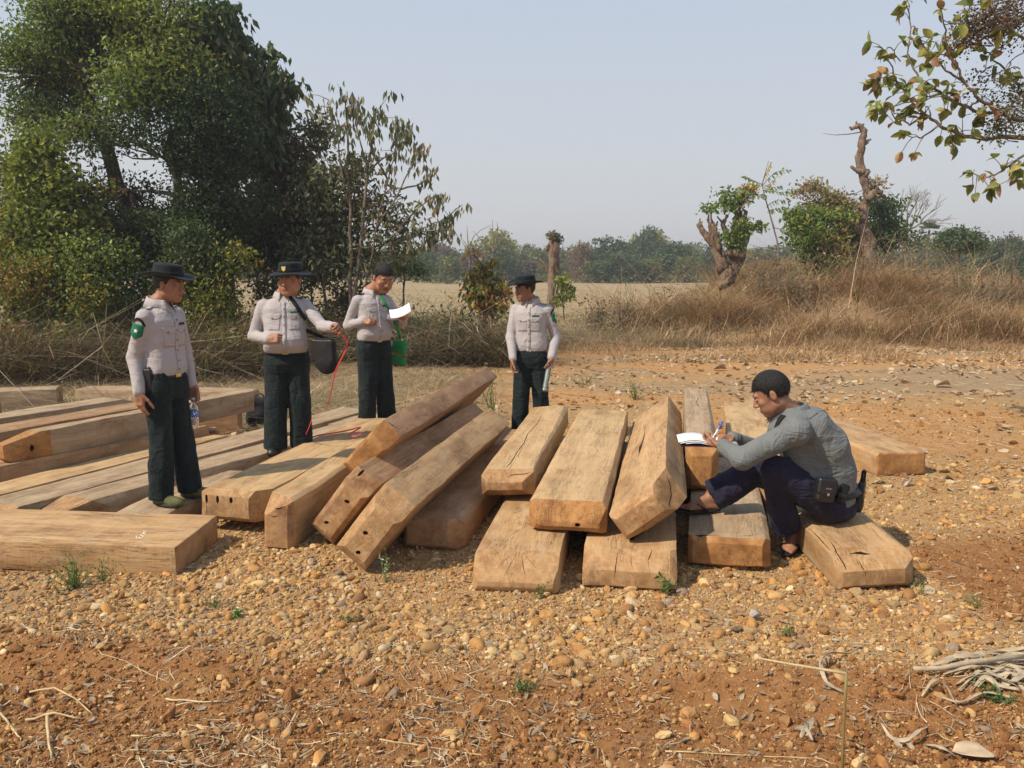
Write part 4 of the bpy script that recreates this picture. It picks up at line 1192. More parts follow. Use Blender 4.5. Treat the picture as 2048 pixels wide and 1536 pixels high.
# --- far line of trees: each its own tree, copies of a few kinds
kinds = [([(3, (.145, .165, .06)), (1, (.16, .175, .07))], 'grey green'), ([(3, (.07, .11, .05)), (1, (.10, .135, .055))], 'dark green'),
         ([(3, (.27, .28, .075)), (1, (.20, .22, .07))], 'yellow green'), ([(3, (.22, .14, .09)), (1, (.17, .13, .09))], 'brown leaved'), ([(2, (.17, .11, .10)), (1, (.13, .12, .08))], 'plum brown')]
PROTO = []
for i, (pal, nm) in enumerate(kinds):
    n = 4200; R = 3.0
    lobes = unit(RNG.normal(size=(9, 3))) * (1.7, 1.5, 1.5) + (0, 0, 3.0)
    k = RNG.integers(0, 9, n // 8)
    cc = lobes[k] + unit(RNG.normal(size=(len(k), 3))) * (1.35, 1.3, 1.2) * (RNG.random((len(k), 1)) ** .35)
    low = RNG.random(len(cc)) < .2; cc[low] = RNG.normal(size=(low.sum(), 3)) * (1.7, 1.5, .5) + (0, 0, .9)
    cc[:, 2] = np.maximum(cc[:, 2], .5 + RNG.random(len(cc)) * .8)
    sub = np.repeat(np.arange(len(cc)), 8)
    P = cc[sub] + RNG.normal(size=(len(sub), 3)) * .26
    V, F = leaves_np(P, .42 * (.6 + .7 * RNG.random(len(P))), .6, .15, .1)
    cme = mesh_np('crown', V, F, False, np.repeat(tints_for(pal, cc, sub, i), 4, 0)); cme.materials.append(LEAF)
    mb = MB(); mb.tube(curve((0, 0, -.3), (0, 0, 3.2), .05, 5), [.22, .2, .17, .14, .08], 6)
    for q in lobes[:6]: mb.tube(curve((0, 0, 1.4), q, .1, 5), np.linspace(.12, .04, 5), 5)
    to = mb.build('trunk', BARK, None, True); tme = to.data; bpy.data.objects.remove(to)
    PROTO.append((cme, tme, nm))


def far_tree(px, top, w, y, k, label):
    b = at(px, 560, y); b.z = -.1
    r = empty('tree', b, RNG.uniform(0, 6.28)); tag(r, label, 'tree', 'trees along the far edge of the field')
    H = at(px, top, y).z; s = H / 4.9; sx = w * y / FPX / 6.2
    r.scale = (sx, sx, s)
    for nm, me in (('crown', PROTO[k][0]), ('trunk', PROTO[k][1])):
        o = bpy.data.objects.new(nm, me); COL.objects.link(o); o.parent = r


FT = [(985, 474, 85, 150, 2, 'round pale yellow green tree, largest crown on the skyline left of the middle stump'), (1040, 492, 60, 160, 0, None), (925, 500, 70, 150, 0, None),
      (1130, 495, 50, 165, 0, None), (1165, 490, 34, 120, 3, 'rusty brown tree in the far row right of the middle stump'), (1160, 505, 40, 150, 3, None), (1215, 486, 90, 130, 1, 'broad dark green tree beside the rusty brown one'),
      (1262, 492, 70, 160, 0, None), (1292, 468, 56, 150, 1, 'highest dark crown on the skyline between the stumps'), (1262, 482, 46, 165, 2, None), (1322, 474, 60, 150, 2, 'second pale yellow green tree on the skyline, left of the squat stump'),
      (1290, 490, 60, 158, 4, 'plum brown tree under the highest dark crown'), (1340, 495, 90, 125, 1, None), (1385, 490, 60, 160, 0, None), (1420, 500, 60, 130, 1, None), (1380, 515, 60, 120, 0, None),
      (1100, 505, 60, 170, 4, None), (1070, 500, 60, 150, 0, None), (880, 495, 60, 150, 4, None), (860, 510, 60, 120, 1, None), (895, 515, 50, 110, 0, None), (1005, 505, 60, 120, 1, None), (950, 512, 60, 130, 4, None),
      (1240, 515, 80, 115, 1, None), (1300, 520, 70, 118, 0, None), (1190, 525, 60, 118, 0, None), (1040, 525, 60, 125, 4, None), (1100, 528, 50, 120, 0, None),
      (1500, 500, 90, 150, 0, None), (1560, 500, 90, 150, 1, None), (1620, 505, 90, 150, 0, None), (1690, 500, 90, 140, 1, None), (1790, 495, 80, 120, 0, None), (1835, 490, 60, 110, 1, None),
      (1985, 490, 60, 90, 1, None), (2015, 482, 50, 95, 4, 'plum brown tree at the right edge behind the grass'), (2040, 490, 60, 85, 1, None), (1960, 500, 60, 100, 0, None), (2090, 490, 80, 90, 0, None), (1890, 505, 70, 100, 1, None),
      (820, 500, 70, 150, 0, None), (760, 495, 80, 150, 0, None), (690, 490, 80, 150, 1, None), (610, 490, 90, 150, 0, None), (520, 485, 90, 150, 1, None), (430, 490, 90, 150, 0, None), (330, 490, 90, 150, 1, None), (230, 490, 90, 150, 0, None), (120, 485, 100, 150, 1, None), (20, 480, 100, 150, 0, None)]
USED = {}


def where(px):
    for lim, nm in ((350, 'hidden behind the big leafy trees'), (650, 'glimpsed between the left trees'), (850, 'beside the sparse young tree'), (960, 'left of the thin leafless pole'), (1040, 'behind the thin leafless pole'), (1110, 'just left of the single middle stump'),
                    (1180, 'just right of the single middle stump'), (1260, 'in the open stretch right of the middle stump'), (1330, 'in the middle of the open skyline'), (1400, 'left of the squat forked stump'), (1480, 'behind the squat forked stump'),
                    (1600, 'behind the slender sapling'), (1720, 'behind the yellow green bush on the bank'), (1850, 'behind the leafless fan shaped tree'), (1950, 'near the fan palm'), (9999, 'beyond the grass by the right edge')):
        if px < lim: return nm


for px, top, w, y, k, lab in FT:
    base_l = 'hazy %s far tree %s' % (kinds[k][1], where(px))
    USED[base_l] = USED.get(base_l, 0) + 1
    if USED[base_l] > 1: base_l = base_l.replace('far tree', ('smaller far tree', 'narrow far tree', 'low far tree', 'faint far tree')[min(USED[base_l] - 2, 3)])
    far_tree(px, top - 4, w * 1.35, y * .85, k, lab or base_l)
# a solid far wood behind the single trees
C = np.stack([RNG.uniform(-170, 170, 16000), RNG.uniform(150, 175, 16000), RNG.uniform(0, 5.4, 16000) * (.75 + .3 * RNG.random(16000))], 1)
C[:, 2] *= .75 + .35 * vnoise(C * (.06, .0, .0), 5)
V, F = leaves_np(C, 1.3 * (.6 + .6 * RNG.random(len(C))), .7, .1, .1)
o = link('far_wood', mesh_np('far_wood', V, F, False, np.repeat(tints_for([(2, (.11, .135, .075)), (1, (.15, .13, .09)), (1, (.08, .11, .065))], C, np.arange(len(C))), 4, 0)), LEAF)
tag(o, 'hazy low wood closing the horizon behind the field', None, None, 'stuff')

# ================================================================== big leaved tree reaching in at the upper right
Y = 8.6
root = empty('tree', (6.6, 9.2, 0)); tag(root, 'tree whose leafy branch with big yellowing leaves hangs into the upper right corner', 'tree')
mb = MB()
mb.tube(curve((6.6, 9.2, -.1), (6.5, 9.0, 3.2), .05, 8), np.linspace(.22, .15, 8), 10, None, .15)
mb.tube(curve((6.5, 9.0, 3.0), (7.2, 9.6, 7.0), .1, 8), np.linspace(.14, .06, 8), 8, None, .15)
BR = [([(2110, 245), (2030, 240), (1995, 222), (1960, 200), (1930, 165), (1900, 115), (1890, 60), (1882, 20)], .024),
      ([(2110, 285), (2040, 275), (1950, 276), (1915, 268), (1880, 250), (1850, 228), (1820, 200), (1790, 160), (1775, 110)], .026),
      ([(2000, 225), (1960, 225), (1920, 208), (1880, 185), (1840, 160), (1815, 110), (1820, 40), (1815, 0)], .018),
      ([(2110, 290), (2060, 300), (2020, 330), (1990, 350), (1965, 356), (1945, 345)], .016), ([(2019, 330), (2021, 345), (2034, 358)], .010),
      ([(1930, 168), (1890, 140), (1850, 95), (1840, 75)], .012), ([(1850, 228), (1820, 250), (1790, 235), (1770, 205)], .012), ([(1880, 250), (1840, 275), (1810, 270)], .010),
      ([(1900, 110), (1930, 60), (1940, 10)], .012), ([(1960, 200), (1930, 215), (1895, 195), (1850, 190)], .010), ([(2110, 100), (2050, 80), (2000, 40), (1965, -10)], .02), ([(2110, 150), (2040, 170), (2000, 130), (1960, 90)], .02),
      ([(1790, 160), (1765, 155), (1748, 158)], .006), ([(1800, 125), (1780, 95), (1768, 100)], .006), ([(1820, 205), (1775, 215), (1755, 222)], .006), ([(1815, 0), (1810, -60)], .006)]
LC, LD, tips = [], [], []
for pts, r0 in BR:
    dy = RNG.uniform(-.5, .5)
    P = [np.array(at(x, y, Y + dy * j / len(pts))) for j, (x, y) in enumerate(pts)]
    Q = []
    for a, b in zip(P[:-1], P[1:]):
        for k in (0, .25, .5, .75): Q.append(a + (b - a) * k + RNG.normal(size=3) * .007)
    Q.append(P[-1])
    mb.tube(Q, np.linspace(r0, max(.004, r0 * .2), len(Q)), 6)
    for i, q in enumerate(Q):
        f = i / len(Q)
        if f > .25 and RNG.random() < .72:
            e = q + unit(RNG.normal(size=3)) * RNG.uniform(.05, .2)
            mb.tube([q, (q + e) / 2 + (0, 0, .015), e], [.005, .004, .003], 4)
            for k in range(RNG.integers(2, 5)):
                LC.append(e); LD.append((e - q) / .2 + RNG.normal(size=3) * .6 + np.array([-.2, 0, -.3]))
    for k in range(5): LC.append(Q[-1]); LD.append(RNG.normal(size=3) + np.array([-.6, 0, -.2]))
mb.tube(curve((6.5, 9.0, 3.0), P[0] * 0 + np.array(at(2110, 245, Y)), .1, 6), np.linspace(.12, .04, 6), 8)
mb.tube(curve((6.5, 9.0, 3.2), np.array(at(2110, 285, Y)), .1, 6), np.linspace(.1, .04, 6), 8)
mb.tube(curve((6.6, 9.1, 3.6), np.array(at(2110, 110, Y)), .1, 6), np.linspace(.1, .04, 6), 8)
mb.build('trunk', TWIG, root, True)
LC, LD = np.array(LC), np.array(LD)
# big leaves with a curved blade: 2 x 5 grid of quads each
def big_leaves(C, D, L, asp, bend, cup=.3):
    n = len(C); D = unit(D); N = unit(RNG.normal(size=(n, 3)) * .6 + (0, 0, 1)); S = unit(np.cross(D, N)); N = np.cross(S, D)
    prof = np.array([.0, .62, 1.0, .86, .42, .0]); tt = np.array([0, .16, .42, .68, .88, 1.0])
    V = []
    for w, t_ in zip(prof, tt):
        c = C + D * (L * t_)[:, None] - N * (L * bend * t_ ** 2)[:, None]
        for s in (-1, -.5, 0, .5, 1):
            V.append(c + S * (L * asp * .5 * w * s)[:, None] + N * (L * asp * cup * w * (abs(s) ** 1.5) * .5)[:, None] + N * (L * .02)[:, None] * RNG.normal(size=(n, 1)) * abs(s))
    V = np.stack(V, 1).reshape(-1, 3)
    q = np.array([[5 * i + j, 5 * i + j + 1, 5 * i + j + 6, 5 * i + j + 5] for i in range(5) for j in range(4)])
    F = (np.arange(n)[:, None, None] * 30 + q[None]).reshape(-1, 4)
    return V, F
L = .125 * (.55 + .6 * RNG.random(len(LC)))
V, F = big_leaves(LC, LD, L, .62, RNG.uniform(.1, .6, len(LC)))
pal = np.array([(.17, .23, .075), (.13, .18, .065), (.30, .32, .09), (.22, .25, .08), (.40, .26, .13), (.28, .15, .10), (.44, .41, .12)])
base = pal[RNG.choice(7, len(LC), p=[.25, .2, .2, .15, .08, .05, .07])]
# each blade is browner at its edge or tip
vc = np.repeat(base, 30, 0); brown = np.tile(np.repeat(np.array([0, 0, .1, .3, .6, .8]), 5), len(LC)) * np.repeat(RNG.random(len(LC)) ** 2, 30)
vc = vc * (1 - brown[:, None]) + np.array((.34, .19, .09)) * brown[:, None]
foliage_o = link('crown', mesh_np('crown', V, F, True, vc), LEAF, root)
# small leaved twigs and seed heads in the corner
C, P, sub, kk, B = blob_points([(1960, 60, 50, 40, 0, .4), (2030, 40, 50, 60, 0, .4), (2000, 140, 45, 30, 0, .4), (2040, 180, 35, 50, 0, .4), (1945, 60, 25, 35, 0, .3), (1990, 250, 18, 45, 0, .2), (2030, 250, 30, 30, 0, .3), (1965, 190, 20, 25, 0, .2), (1925, 90, 20, 20, 0, .2)],
                               4200, Y, .1, 3, .07, 14, .8)
V, F = leaves_np(P, .028 * (.6 + .8 * RNG.random(len(P))), .8, .2, .2)
link('seed_heads', mesh_np('seed_heads', V, F, False, np.repeat(tints_for([(3, (.17, .11, .085)), (2, (.10, .08, .06)), (1, (.10, .13, .05)), (.6, (.24, .24, .07))], C, sub), 4, 0)), LEAF, root)
mb = MB()
for i in range(0, len(C), 2):
    a = C[i] + np.array([RNG.uniform(.1, .4), .1, RNG.uniform(-.1, .25)]); mb.tube(curve(a, C[i], .2, 5), np.linspace(.008, .003, 5), 4, cap=False)
mb.build('twig', TWIG, root, True)
# ================================================================== gravel, clods, leaves: masses
def inst_mat(name, rough=.85, bump=.4, trans=0):
    t = NT(name); c = t.attr('tint', 'INSTANCER'); p = t.pos()
    n = t.noise(p, 110, 4, .6)
    c = t.mix(t.rng(n, .35, .7), t.mix(1.0, c, (.78, .74, .70), 'MULTIPLY'), t.mix(1.0, c, (1.12, 1.1, 1.06), 'MULTIPLY'))
    if trans: return t.leaf(c, trans, rough)
    return t.pbr(c, rough, t.bump(n, bump, .004), .2)


STONE = inst_mat('stone'); CLOD = inst_mat('clod', .95, .8); DEAD = inst_mat('dead_leaf', .8, 0, .12)


def stone_mesh(name, seed, flat_=.62, rough_=.0, sub=2):
    bm = bmesh.new(); bmesh.ops.create_icosphere(bm, subdivisions=sub, radius=1)
    P = np.array([v.co for v in bm.verts])
    d = 1 + .34 * vnoise(P * 1.1 + seed * 7, seed) + .12 * vnoise(P * 2.3 + seed, seed + 1) + rough_ * vnoise(P * 5, seed + 2)
    for v, k in zip(bm.verts, d): v.co = Vector((v.co.x * k * 1.15, v.co.y * k * .9, v.co.z * k * flat_))
    for f in bm.faces: f.smooth = rough_ == 0
    me = bpy.data.meshes.new(name); bm.to_mesh(me); bm.free(); return me


def scatter(name, label, meshes, m, P, rot, scl, tint):
    n = len(P)
    me = bpy.data.meshes.new(name); me.vertices.add(n); me.vertices.foreach_set('co', np.asarray(P, np.float32).ravel())
    for nm, typ, arr, key in (('rot', 'FLOAT_VECTOR', rot, 'vector'), ('scl', 'FLOAT_VECTOR', scl, 'vector'), ('tint', 'FLOAT_COLOR', np.concatenate([tint, np.ones((n, 1))], 1), 'color'), ('idx', 'INT', RNG.integers(0, len(meshes), n).astype(np.int32), 'value')):
        a = me.attributes.new(nm, typ, 'POINT'); a.data.foreach_set(key, np.asarray(arr, np.int32 if typ == 'INT' else np.float32).ravel())
    o = link(name, me); tag(o, label, None, None, 'stuff')
    src = bpy.data.collections.new(name + '_kinds')
    for q in meshes:
        so = bpy.data.objects.new(name + '_kind', q); src.objects.link(so)
        if not q.materials: q.materials.append(m)
    g = bpy.data.node_groups.new(name, 'GeometryNodeTree')
    g.interface.new_socket('Geometry', in_out='INPUT', socket_type='NodeSocketGeometry'); g.interface.new_socket('Geometry', in_out='OUTPUT', socket_type='NodeSocketGeometry')
    N = g.nodes.new; gi, go = N('NodeGroupInput'), N('NodeGroupOutput')
    ip = N('GeometryNodeInstanceOnPoints'); ci = N('GeometryNodeCollectionInfo'); ci.inputs[0].default_value = src; ci.inputs['Separate Children'].default_value = True; ci.inputs['Reset Children'].default_value = True
    def na(nm, typ): q = N('GeometryNodeInputNamedAttribute'); q.data_type = typ; q.inputs[0].default_value = nm; return next(s for s in q.outputs if s.enabled)
    L = g.links.new
    L(gi.outputs[0], ip.inputs['Points']); L(ci.outputs[0], ip.inputs['Instance']); ip.inputs['Pick Instance'].default_value = True
    L(na('idx', 'INT'), ip.inputs['Instance Index']); L(na('scl', 'FLOAT_VECTOR'), ip.inputs['Scale'])
    e = N('FunctionNodeEulerToRotation'); L(na('rot', 'FLOAT_VECTOR'), e.inputs[0]); L(e.outputs[0], ip.inputs['Rotation'])
    L(ip.outputs[0], go.inputs[0])
    md = o.modifiers.new('scatter', 'NODES'); md.node_group = g
    return o


def in_view(n, y0, y1, pw=1.0, margin=1.08):
    """random ground spots the camera can see, density falling with distance"""
    u = RNG.random(n); y = (y0 ** (1 - pw) + u * (y1 ** (1 - pw) - y0 ** (1 - pw))) ** (1 / (1 - pw)) if pw != 1 else y0 * (y1 / y0) ** u
    x = (RNG.random(n) * 2 - 1) * y * 1024 / FPX * margin
    return x, y


STONES = [stone_mesh('stone_kind', k, .5 + .06 * k, (0, .12, .2)[k % 3]) for k in range(8)]
CLODS = [stone_mesh('clod_kind', 20 + k, .7, .3) for k in range(4)]
stone_cols = np.array([(.44, .275, .115), (.38, .21, .08), (.50, .35, .165), (.31, .165, .07), (.40, .275, .14), (.54, .44, .29), (.30, .19, .11), (.44, .235, .08), (.28, .205, .145)])
sp = np.array([.2, .17, .15, .13, .12, .05, .07, .07, .04])
x, y = in_view(190000, 2.75, 11, 1.8)
s_, l_, f_, n1, n2 = zone(x, y)
p3 = np.stack([x, y, x * 0], 1)
dens = (1 - .86 * s_) * (1 - .55 * l_) * (.55 + .45 * sstep(-.4, .2, fbm(p3 * 1.3, 3, 90)))
dens *= 1 - .45 * sstep(7, 10, y)
keep = RNG.random(len(x)) < dens
x, y = x[keep], y[keep]; s_ = s_[keep]
big = .5 + .5 * sstep(-.3, .3, fbm(np.stack([x, y, x * 0], 1) * .9, 3, 95))
R = (.0034 * np.exp(RNG.normal(size=len(x)) * .68)) * (.75 + .6 * big) * (1 - .3 * s_)
R = np.clip(R, .003, .034) * (1 + .25 * sstep(5, 9, y))
z = gz(x, y) + R * .22
ci = RNG.choice(9, len(x), p=sp)
tint = stone_cols[ci] * (1 + .16 * RNG.normal(size=(len(x), 1))).clip(.5, 1.5)
scatter('gravel', 'rounded ochre and brown gravel spread in front of and around the timbers', STONES, STONE, np.stack([x, y, z], 1),
        np.stack([RNG.normal(size=len(x)) * .35, RNG.normal(size=len(x)) * .35, RNG.random(len(x)) * 6.28], 1), np.stack([R, R * RNG.uniform(.7, 1, len(x)), R * RNG.uniform(.7, 1.1, len(x))], 1) * 1.15, tint)
# crumbs of red earth
x, y = in_view(80000, 2.7, 13, 1.6)
s_, l_, f_, n1, n2 = zone(x, y)
keep = RNG.random(len(x)) < s_ * (.35 + .65 * sstep(-.25, .25, fbm(np.stack([x, y, x * 0], 1) * 2.1, 3, 97)))
x, y = x[keep], y[keep]
R = np.clip(.0036 * np.exp(RNG.normal(size=len(x)) * .66), .002, .035) * (1 + .5 * sstep(5, 10, y))
tc = np.array([(.24, .112, .042), (.30, .148, .057), (.20, .088, .033), (.36, .20, .083), (.42, .26, .12)])[RNG.choice(5, len(x), p=[.3, .3, .2, .12, .08])]
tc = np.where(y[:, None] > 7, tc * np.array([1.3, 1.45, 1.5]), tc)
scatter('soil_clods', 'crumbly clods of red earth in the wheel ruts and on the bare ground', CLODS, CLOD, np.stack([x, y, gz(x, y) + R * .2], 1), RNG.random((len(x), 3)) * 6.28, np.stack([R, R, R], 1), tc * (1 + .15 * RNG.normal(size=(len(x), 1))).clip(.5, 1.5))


def curl_leaf(seed, curl):
    C = np.zeros((1, 3)); V, F = None, None
    n = 6; m = 5; V = []
    r = np.random.default_rng(seed); prof = [.05, .6, .95, 1, .7, .05]
    for i in range(n):
        t_ = i / (n - 1) - .5
        for j in range(m):
            s = (j / (m - 1) - .5) * prof[i]
            a = s * curl
            V.append((t_, math.sin(a) / max(curl, .1) * .8, (1 - math.cos(a)) / max(curl, .1) * .8 + t_ * t_ * r.uniform(.2, .6) + r.normal() * .03))
    F = [(i * m + j, i * m + j + 1, (i + 1) * m + j + 1, (i + 1) * m + j) for i in range(n - 1) for j in range(m - 1)]
    return mesh_np('dead_leaf_kind', np.array(V), np.array(F), True)


DL = [curl_leaf(k, c) for k, c in enumerate((1.0, 1.8, 2.6, 3.4))]
x, y = in_view(40000, 6.5, 21.5, 1.0)
s_, l_, f_, n1, n2 = zone(x, y)
pch = fbm(np.stack([x, y, x * 0], 1) * (.5, 1.1, 1), 4, 99)
d = (l_ * (x > -.5) * .6 + .05) * sstep(-.35, .15, pch) + .9 * sstep(14.5, 16, y) * sstep(1.2, 3.5, x) * sstep(-.45, .1, pch)
d = np.where(x < -1, .10 * l_, d)
keep = RNG.random(len(x)) < d
x, y = x[keep], y[keep]
S = .095 * (.35 + 1.1 * RNG.random(len(x)) ** 1.6)
dc = np.array([(.48, .37, .24), (.42, .29, .17), (.56, .46, .32), (.34, .22, .13), (.47, .30, .15), (.52, .46, .38)])[RNG.choice(6, len(x), p=[.25, .2, .17, .15, .13, .1])]
scatter('dead_leaves', 'carpet of curled dry leaves over the bare ground behind the timbers', DL, DEAD, np.stack([x, y, gz(x, y) + .012], 1),
        np.stack([RNG.normal(size=len(x)) * .4 + 3.14 * (RNG.random(len(x)) < .5), RNG.normal(size=len(x)) * .35, RNG.random(len(x)) * 6.28], 1), np.stack([S, S, S], 1), dc)
# a few small dead leaves and scraps in front
x, y = in_view(900, 2.8, 7.5, 1.5); S = .03 + .03 * RNG.random(len(x))
scatter('leaf_scraps', 'small grey scraps of dead leaf on the gravel', DL, DEAD, np.stack([x, y, gz(x, y) + .006], 1),
        np.stack([RNG.normal(size=len(x)) * .4, RNG.normal(size=len(x)) * .4, RNG.random(len(x)) * 6.28], 1), np.stack([S, S * .6, S * .7], 1), np.array([(.42, .36, .28), (.3, .22, .15)])[RNG.integers(0, 2, len(x))])


def straw_mass(name, label, n, y0, y1, weight, L, r, cols):
    x, y = in_view(n, y0, y1, 1.4)
    k = RNG.random(len(x)) < weight(x, y); x, y = x[k], y[k]
    m = len(x); a = RNG.random(m) * math.pi * 2; ll = L * (.3 + 1.2 * RNG.random(m))
    V = []; b = RNG.normal(size=m) * .25
    for t_ in (-.5, -.17, .17, .5):
        px_ = x + np.cos(a + b * t_) * ll * t_; py_ = y + np.sin(a + b * t_) * ll * t_
        c = np.stack([px_, py_, gz(px_, py_) + .006 + .012 * RNG.random(m)], 1)
        w = np.stack([-np.sin(a), np.cos(a), np.full(m, .5)], 1) * (r * (.6 + .8 * RNG.random(m)))[:, None]
        V += [c - w, c + w]
    V = np.stack(V, 1).reshape(-1, 3); q = np.array([[2 * j, 2 * j + 1, 2 * j + 3, 2 * j + 2] for j in range(3)])
    F = (np.arange(m)[:, None, None] * 8 + q[None]).reshape(-1, 4)
    c = np.array(cols)[RNG.integers(0, len(cols), m)] * (1 + .2 * RNG.normal(size=(m, 1))).clip(.5, 1.5)
    tag(link(name, mesh_np(name, V, F, False, np.repeat(c, 8, 0)), DRYLEAF), label, None, None, 'stuff')


SC_ = [(.46, .37, .25), (.36, .27, .17), (.52, .45, .33), (.27, .19, .12)]
straw_mass('fine_straw', 'fine scattered straw, rootlets and dry grass bits on the gravel', 5200, 2.7, 7.5, lambda x, y: .25 + .75 * sstep(0, .3, fbm(np.stack([x, y, x * 0], 1) * 1.2, 3, 120)), .07, .0012, SC_)
straw_mass('fine_straw_far', 'dry stalks strewn over the open ground behind', 15000, 6.5, 24, lambda x, y: .2 + .8 * (zone(x, y)[1] > .4), .16, .0022, SC_)
straw_mass('root_litter', 'grey dry roots and stalks mixed in the red soil at the lower left', 2600, 2.7, 4.6, lambda x, y: sstep(.6, -.4, x) * sstep(-.1, .25, fbm(np.stack([x, y, x * 0], 1) * 1.7, 3, 121)), .10, .0016, SC_)

# ================================================================== single stones, sticks, stalks, small plants
big_spots = [(430, 1142, 1.3), (565, 1235, 1.5), (370, 1220, 1.4), (882, 1252, 1.2), (1168, 1228, 1.0), (1144, 1246, .9), (1048, 1286, 1.1), (986, 1308, 1.2), (1195, 1230, 1.2), (1385, 1245, 1.3),
             (1408, 1252, 1.1), (1702, 1210, 1.0), (1980, 1255, 1.2), (2020, 1240, 1.2), (1942, 1245, 1.1), (1680, 1365, 1.5), (1315, 1382, 1.0), (1265, 1388, .9), (1224, 1378, 1.1), (1325, 1472, 1.3),
             (1390, 1470, 1.1), (550, 1449, 1.2), (475, 1330, .9), (550, 1333, .9), (640, 1338, .9), (365, 1470, 1.1), (640, 1526, 1.3), (573, 1470, 1.0), (434, 1468, .9), (800, 1530, .9), (1780, 1425, 1.2),
             (1258, 1195, 1.2), (1100, 1198, .9), (810, 1175, .8), (1585, 1370, 1.1), (1880, 1395, 1.2), (1940, 1420, 1.1), (1150, 1392, 1.0), (1055, 1345, .9), (700, 1225, .8)]
for k, (px, py, s) in enumerate(big_spots):
    p = on(px, py, 0); r = s * .021
    me = stone_mesh('stone', 200 + k, .55, (0, .10, .16)[k % 3], 2)
    for v in me.vertices: v.co *= r
    o = link('stone', me); p.z = gz1(p.x, p.y) + r * .32; o.location = p; o.rotation_euler = (RNG.normal() * .3, RNG.normal() * .3, RNG.random() * 6.28)
    c = stone_cols[[0, 2, 7, 0, 3, 1][k % 6]]
    mm = bpy.data.materials.get('stone_%d' % (k % 6)) or flat_mat('stone_%d' % (k % 6), tuple(c), .85, .2, .5, 120, .25)
    me.materials.append(mm)
    lm = next(nm for lim, nm in ((460, 'near the end of the big plank'), (720, 'in front of the leaning timbers'), (930, 'left of the fanned crack timber'), (1130, 'in front of the fanned crack timber'), (1360, 'in front of the notched corner timber'),
                                 (1560, 'in front of the orange ended timber'), (1740, 'near the snapped weed stalk'), (9999, 'by the maize husks')) if px < lim)
    sz = 'large' if s > 1.25 else 'middling' if s > 1.0 else 'small'
    dp = 'close to the timbers' if py < 1240 else 'on the gravel' if py < 1380 else 'on the red earth'
    SL_ = '%s %s stone lying %s, %s' % (sz, ('ochre', 'pale', 'orange', 'tan', 'brown', 'rust')[k % 6], dp, lm)
    if any(q.get('label') == SL_ for q in bpy.data.objects): SL_ = SL_.replace('lying', 'half sunk')
    tag(o, SL_, 'stone', 'larger loose stones in the gravel')


def stick(label, pts, r, m=None, name='stick', cat='stick', z=None, group='sticks and stalks on the ground'):
    P = [on(px, py, 0) for px, py in pts]
    Q = []
    for i, p in enumerate(P):
        Q.append(np.array((p.x, p.y, gz1(p.x, p.y) + (z[i] if z else .008))))
    QQ = []
    for a, b in zip(Q[:-1], Q[1:]):
        for k in (0, .33, .66): QQ.append(a + (b - a) * k + RNG.normal(size=3) * r * .28)
    QQ.append(Q[-1])
    mb = MB(); mb.tube(QQ, np.linspace(r * .8, r * .4, len(QQ)), 6, None, .15)
    o = mb.build(name, m or STRAW, None, True); tag(o, label, cat, group)
    return o


stick('pale flat stalk lying at the lower left, its bright broken end to the right', [(330, 1388), (380, 1396), (455, 1400)], .006)
stick('long bowed dry stem crossing the bottom of the picture left of the middle', [(262, 1476), (350, 1470), (420, 1478), (470, 1488)], .0045)
stick('straight pale straw below the long bowed stem', [(260, 1506), (340, 1508), (420, 1504)], .004)
stick('curved thick stalk at the lower left corner', [(0, 1420), (20, 1440), (34, 1470), (42, 1482)], .007)
stick('short thick stub of stalk standing at the lower left', [(96, 1448), (98, 1500), (104, 1530)], .008, z=[.05, .02, .01])
stick('arching dry weed stalk at the lower left with curled leaves', [(60, 1375), (110, 1380), (150, 1400), (185, 1420)], .006, z=[.03, .05, .04, .01])
stick('brown stick beside the arching weed stalk', [(50, 1432), (110, 1428), (165, 1430)], .007, z=[.01, .03, .01])
stick('thin twig reaching across the lower left towards the gravel', [(175, 1290), (205, 1315), (250, 1325), (300, 1342), (340, 1355)], .0035)
stick('thin forked twig at the bottom left of the middle', [(485, 1465), (520, 1482), (560, 1505), (562, 1530)], .005)
stick('slanting pale stick at the bottom of the picture near the middle', [(600, 1520), (640, 1500), (690, 1470)], .005)
stick('long thin stem along the bottom right of the middle', [(760, 1485), (860, 1500), (960, 1515), (1030, 1528)], .004)
stick('long stem lying along the bottom edge towards the right', [(1330, 1510), (1440, 1514), (1540, 1522), (1640, 1530)], .004)
stick('greenish stem slanting at the lower right beside the big dead leaf', [(1865, 1440), (1890, 1460), (1930, 1482), (1955, 1495)], .004)
stick('thin dark twig lying on red earth right of the stack', [(1905, 1125), (1950, 1138), (2045, 1150)], .004, TWIG)
stick('fine wiry root curling in front of the sandal timber', [(1480, 1155), (1500, 1150), (1560, 1160), (1600, 1166)], .0022)
stick('dark stick on the ground behind the tube carrying man', [(1095, 783), (1130, 790), (1180, 796)], .008, TWIG)
stick('small dark twig on the ground in front of the gravel, left of the middle', [(668, 1308), (680, 1325), (690, 1345)], .004, TWIG)

# snapped weed stalk standing up at the lower right
p = on(1683, 1600, 0); yb = p.y
mb = MB()
P = [np.array((p.x, yb, -.02))] + [np.array(at(x, y, yb)) for x, y in ((1686, 1480), (1690, 1400), (1693, 1347))]
mb.tube(P, [.0055, .005, .005, .0055], 7, None, .1)
o = mb.build('stalk', flat_mat('green_stalk', (.22, .17, .06), .6), None, True)
tag(o, 'upright weed stalk snapped over near its top at the lower right', 'stalk')
mb = MB(); mb.tube([P[-1]] + [np.array(at(x, y, yb + d)) for x, y, d in ((1640, 1338, .05), (1580, 1328, .1), (1515, 1316, .16))], [.0055, .005, .004, .003], 7)
mb.build('broken_top', STRAW, o, True)


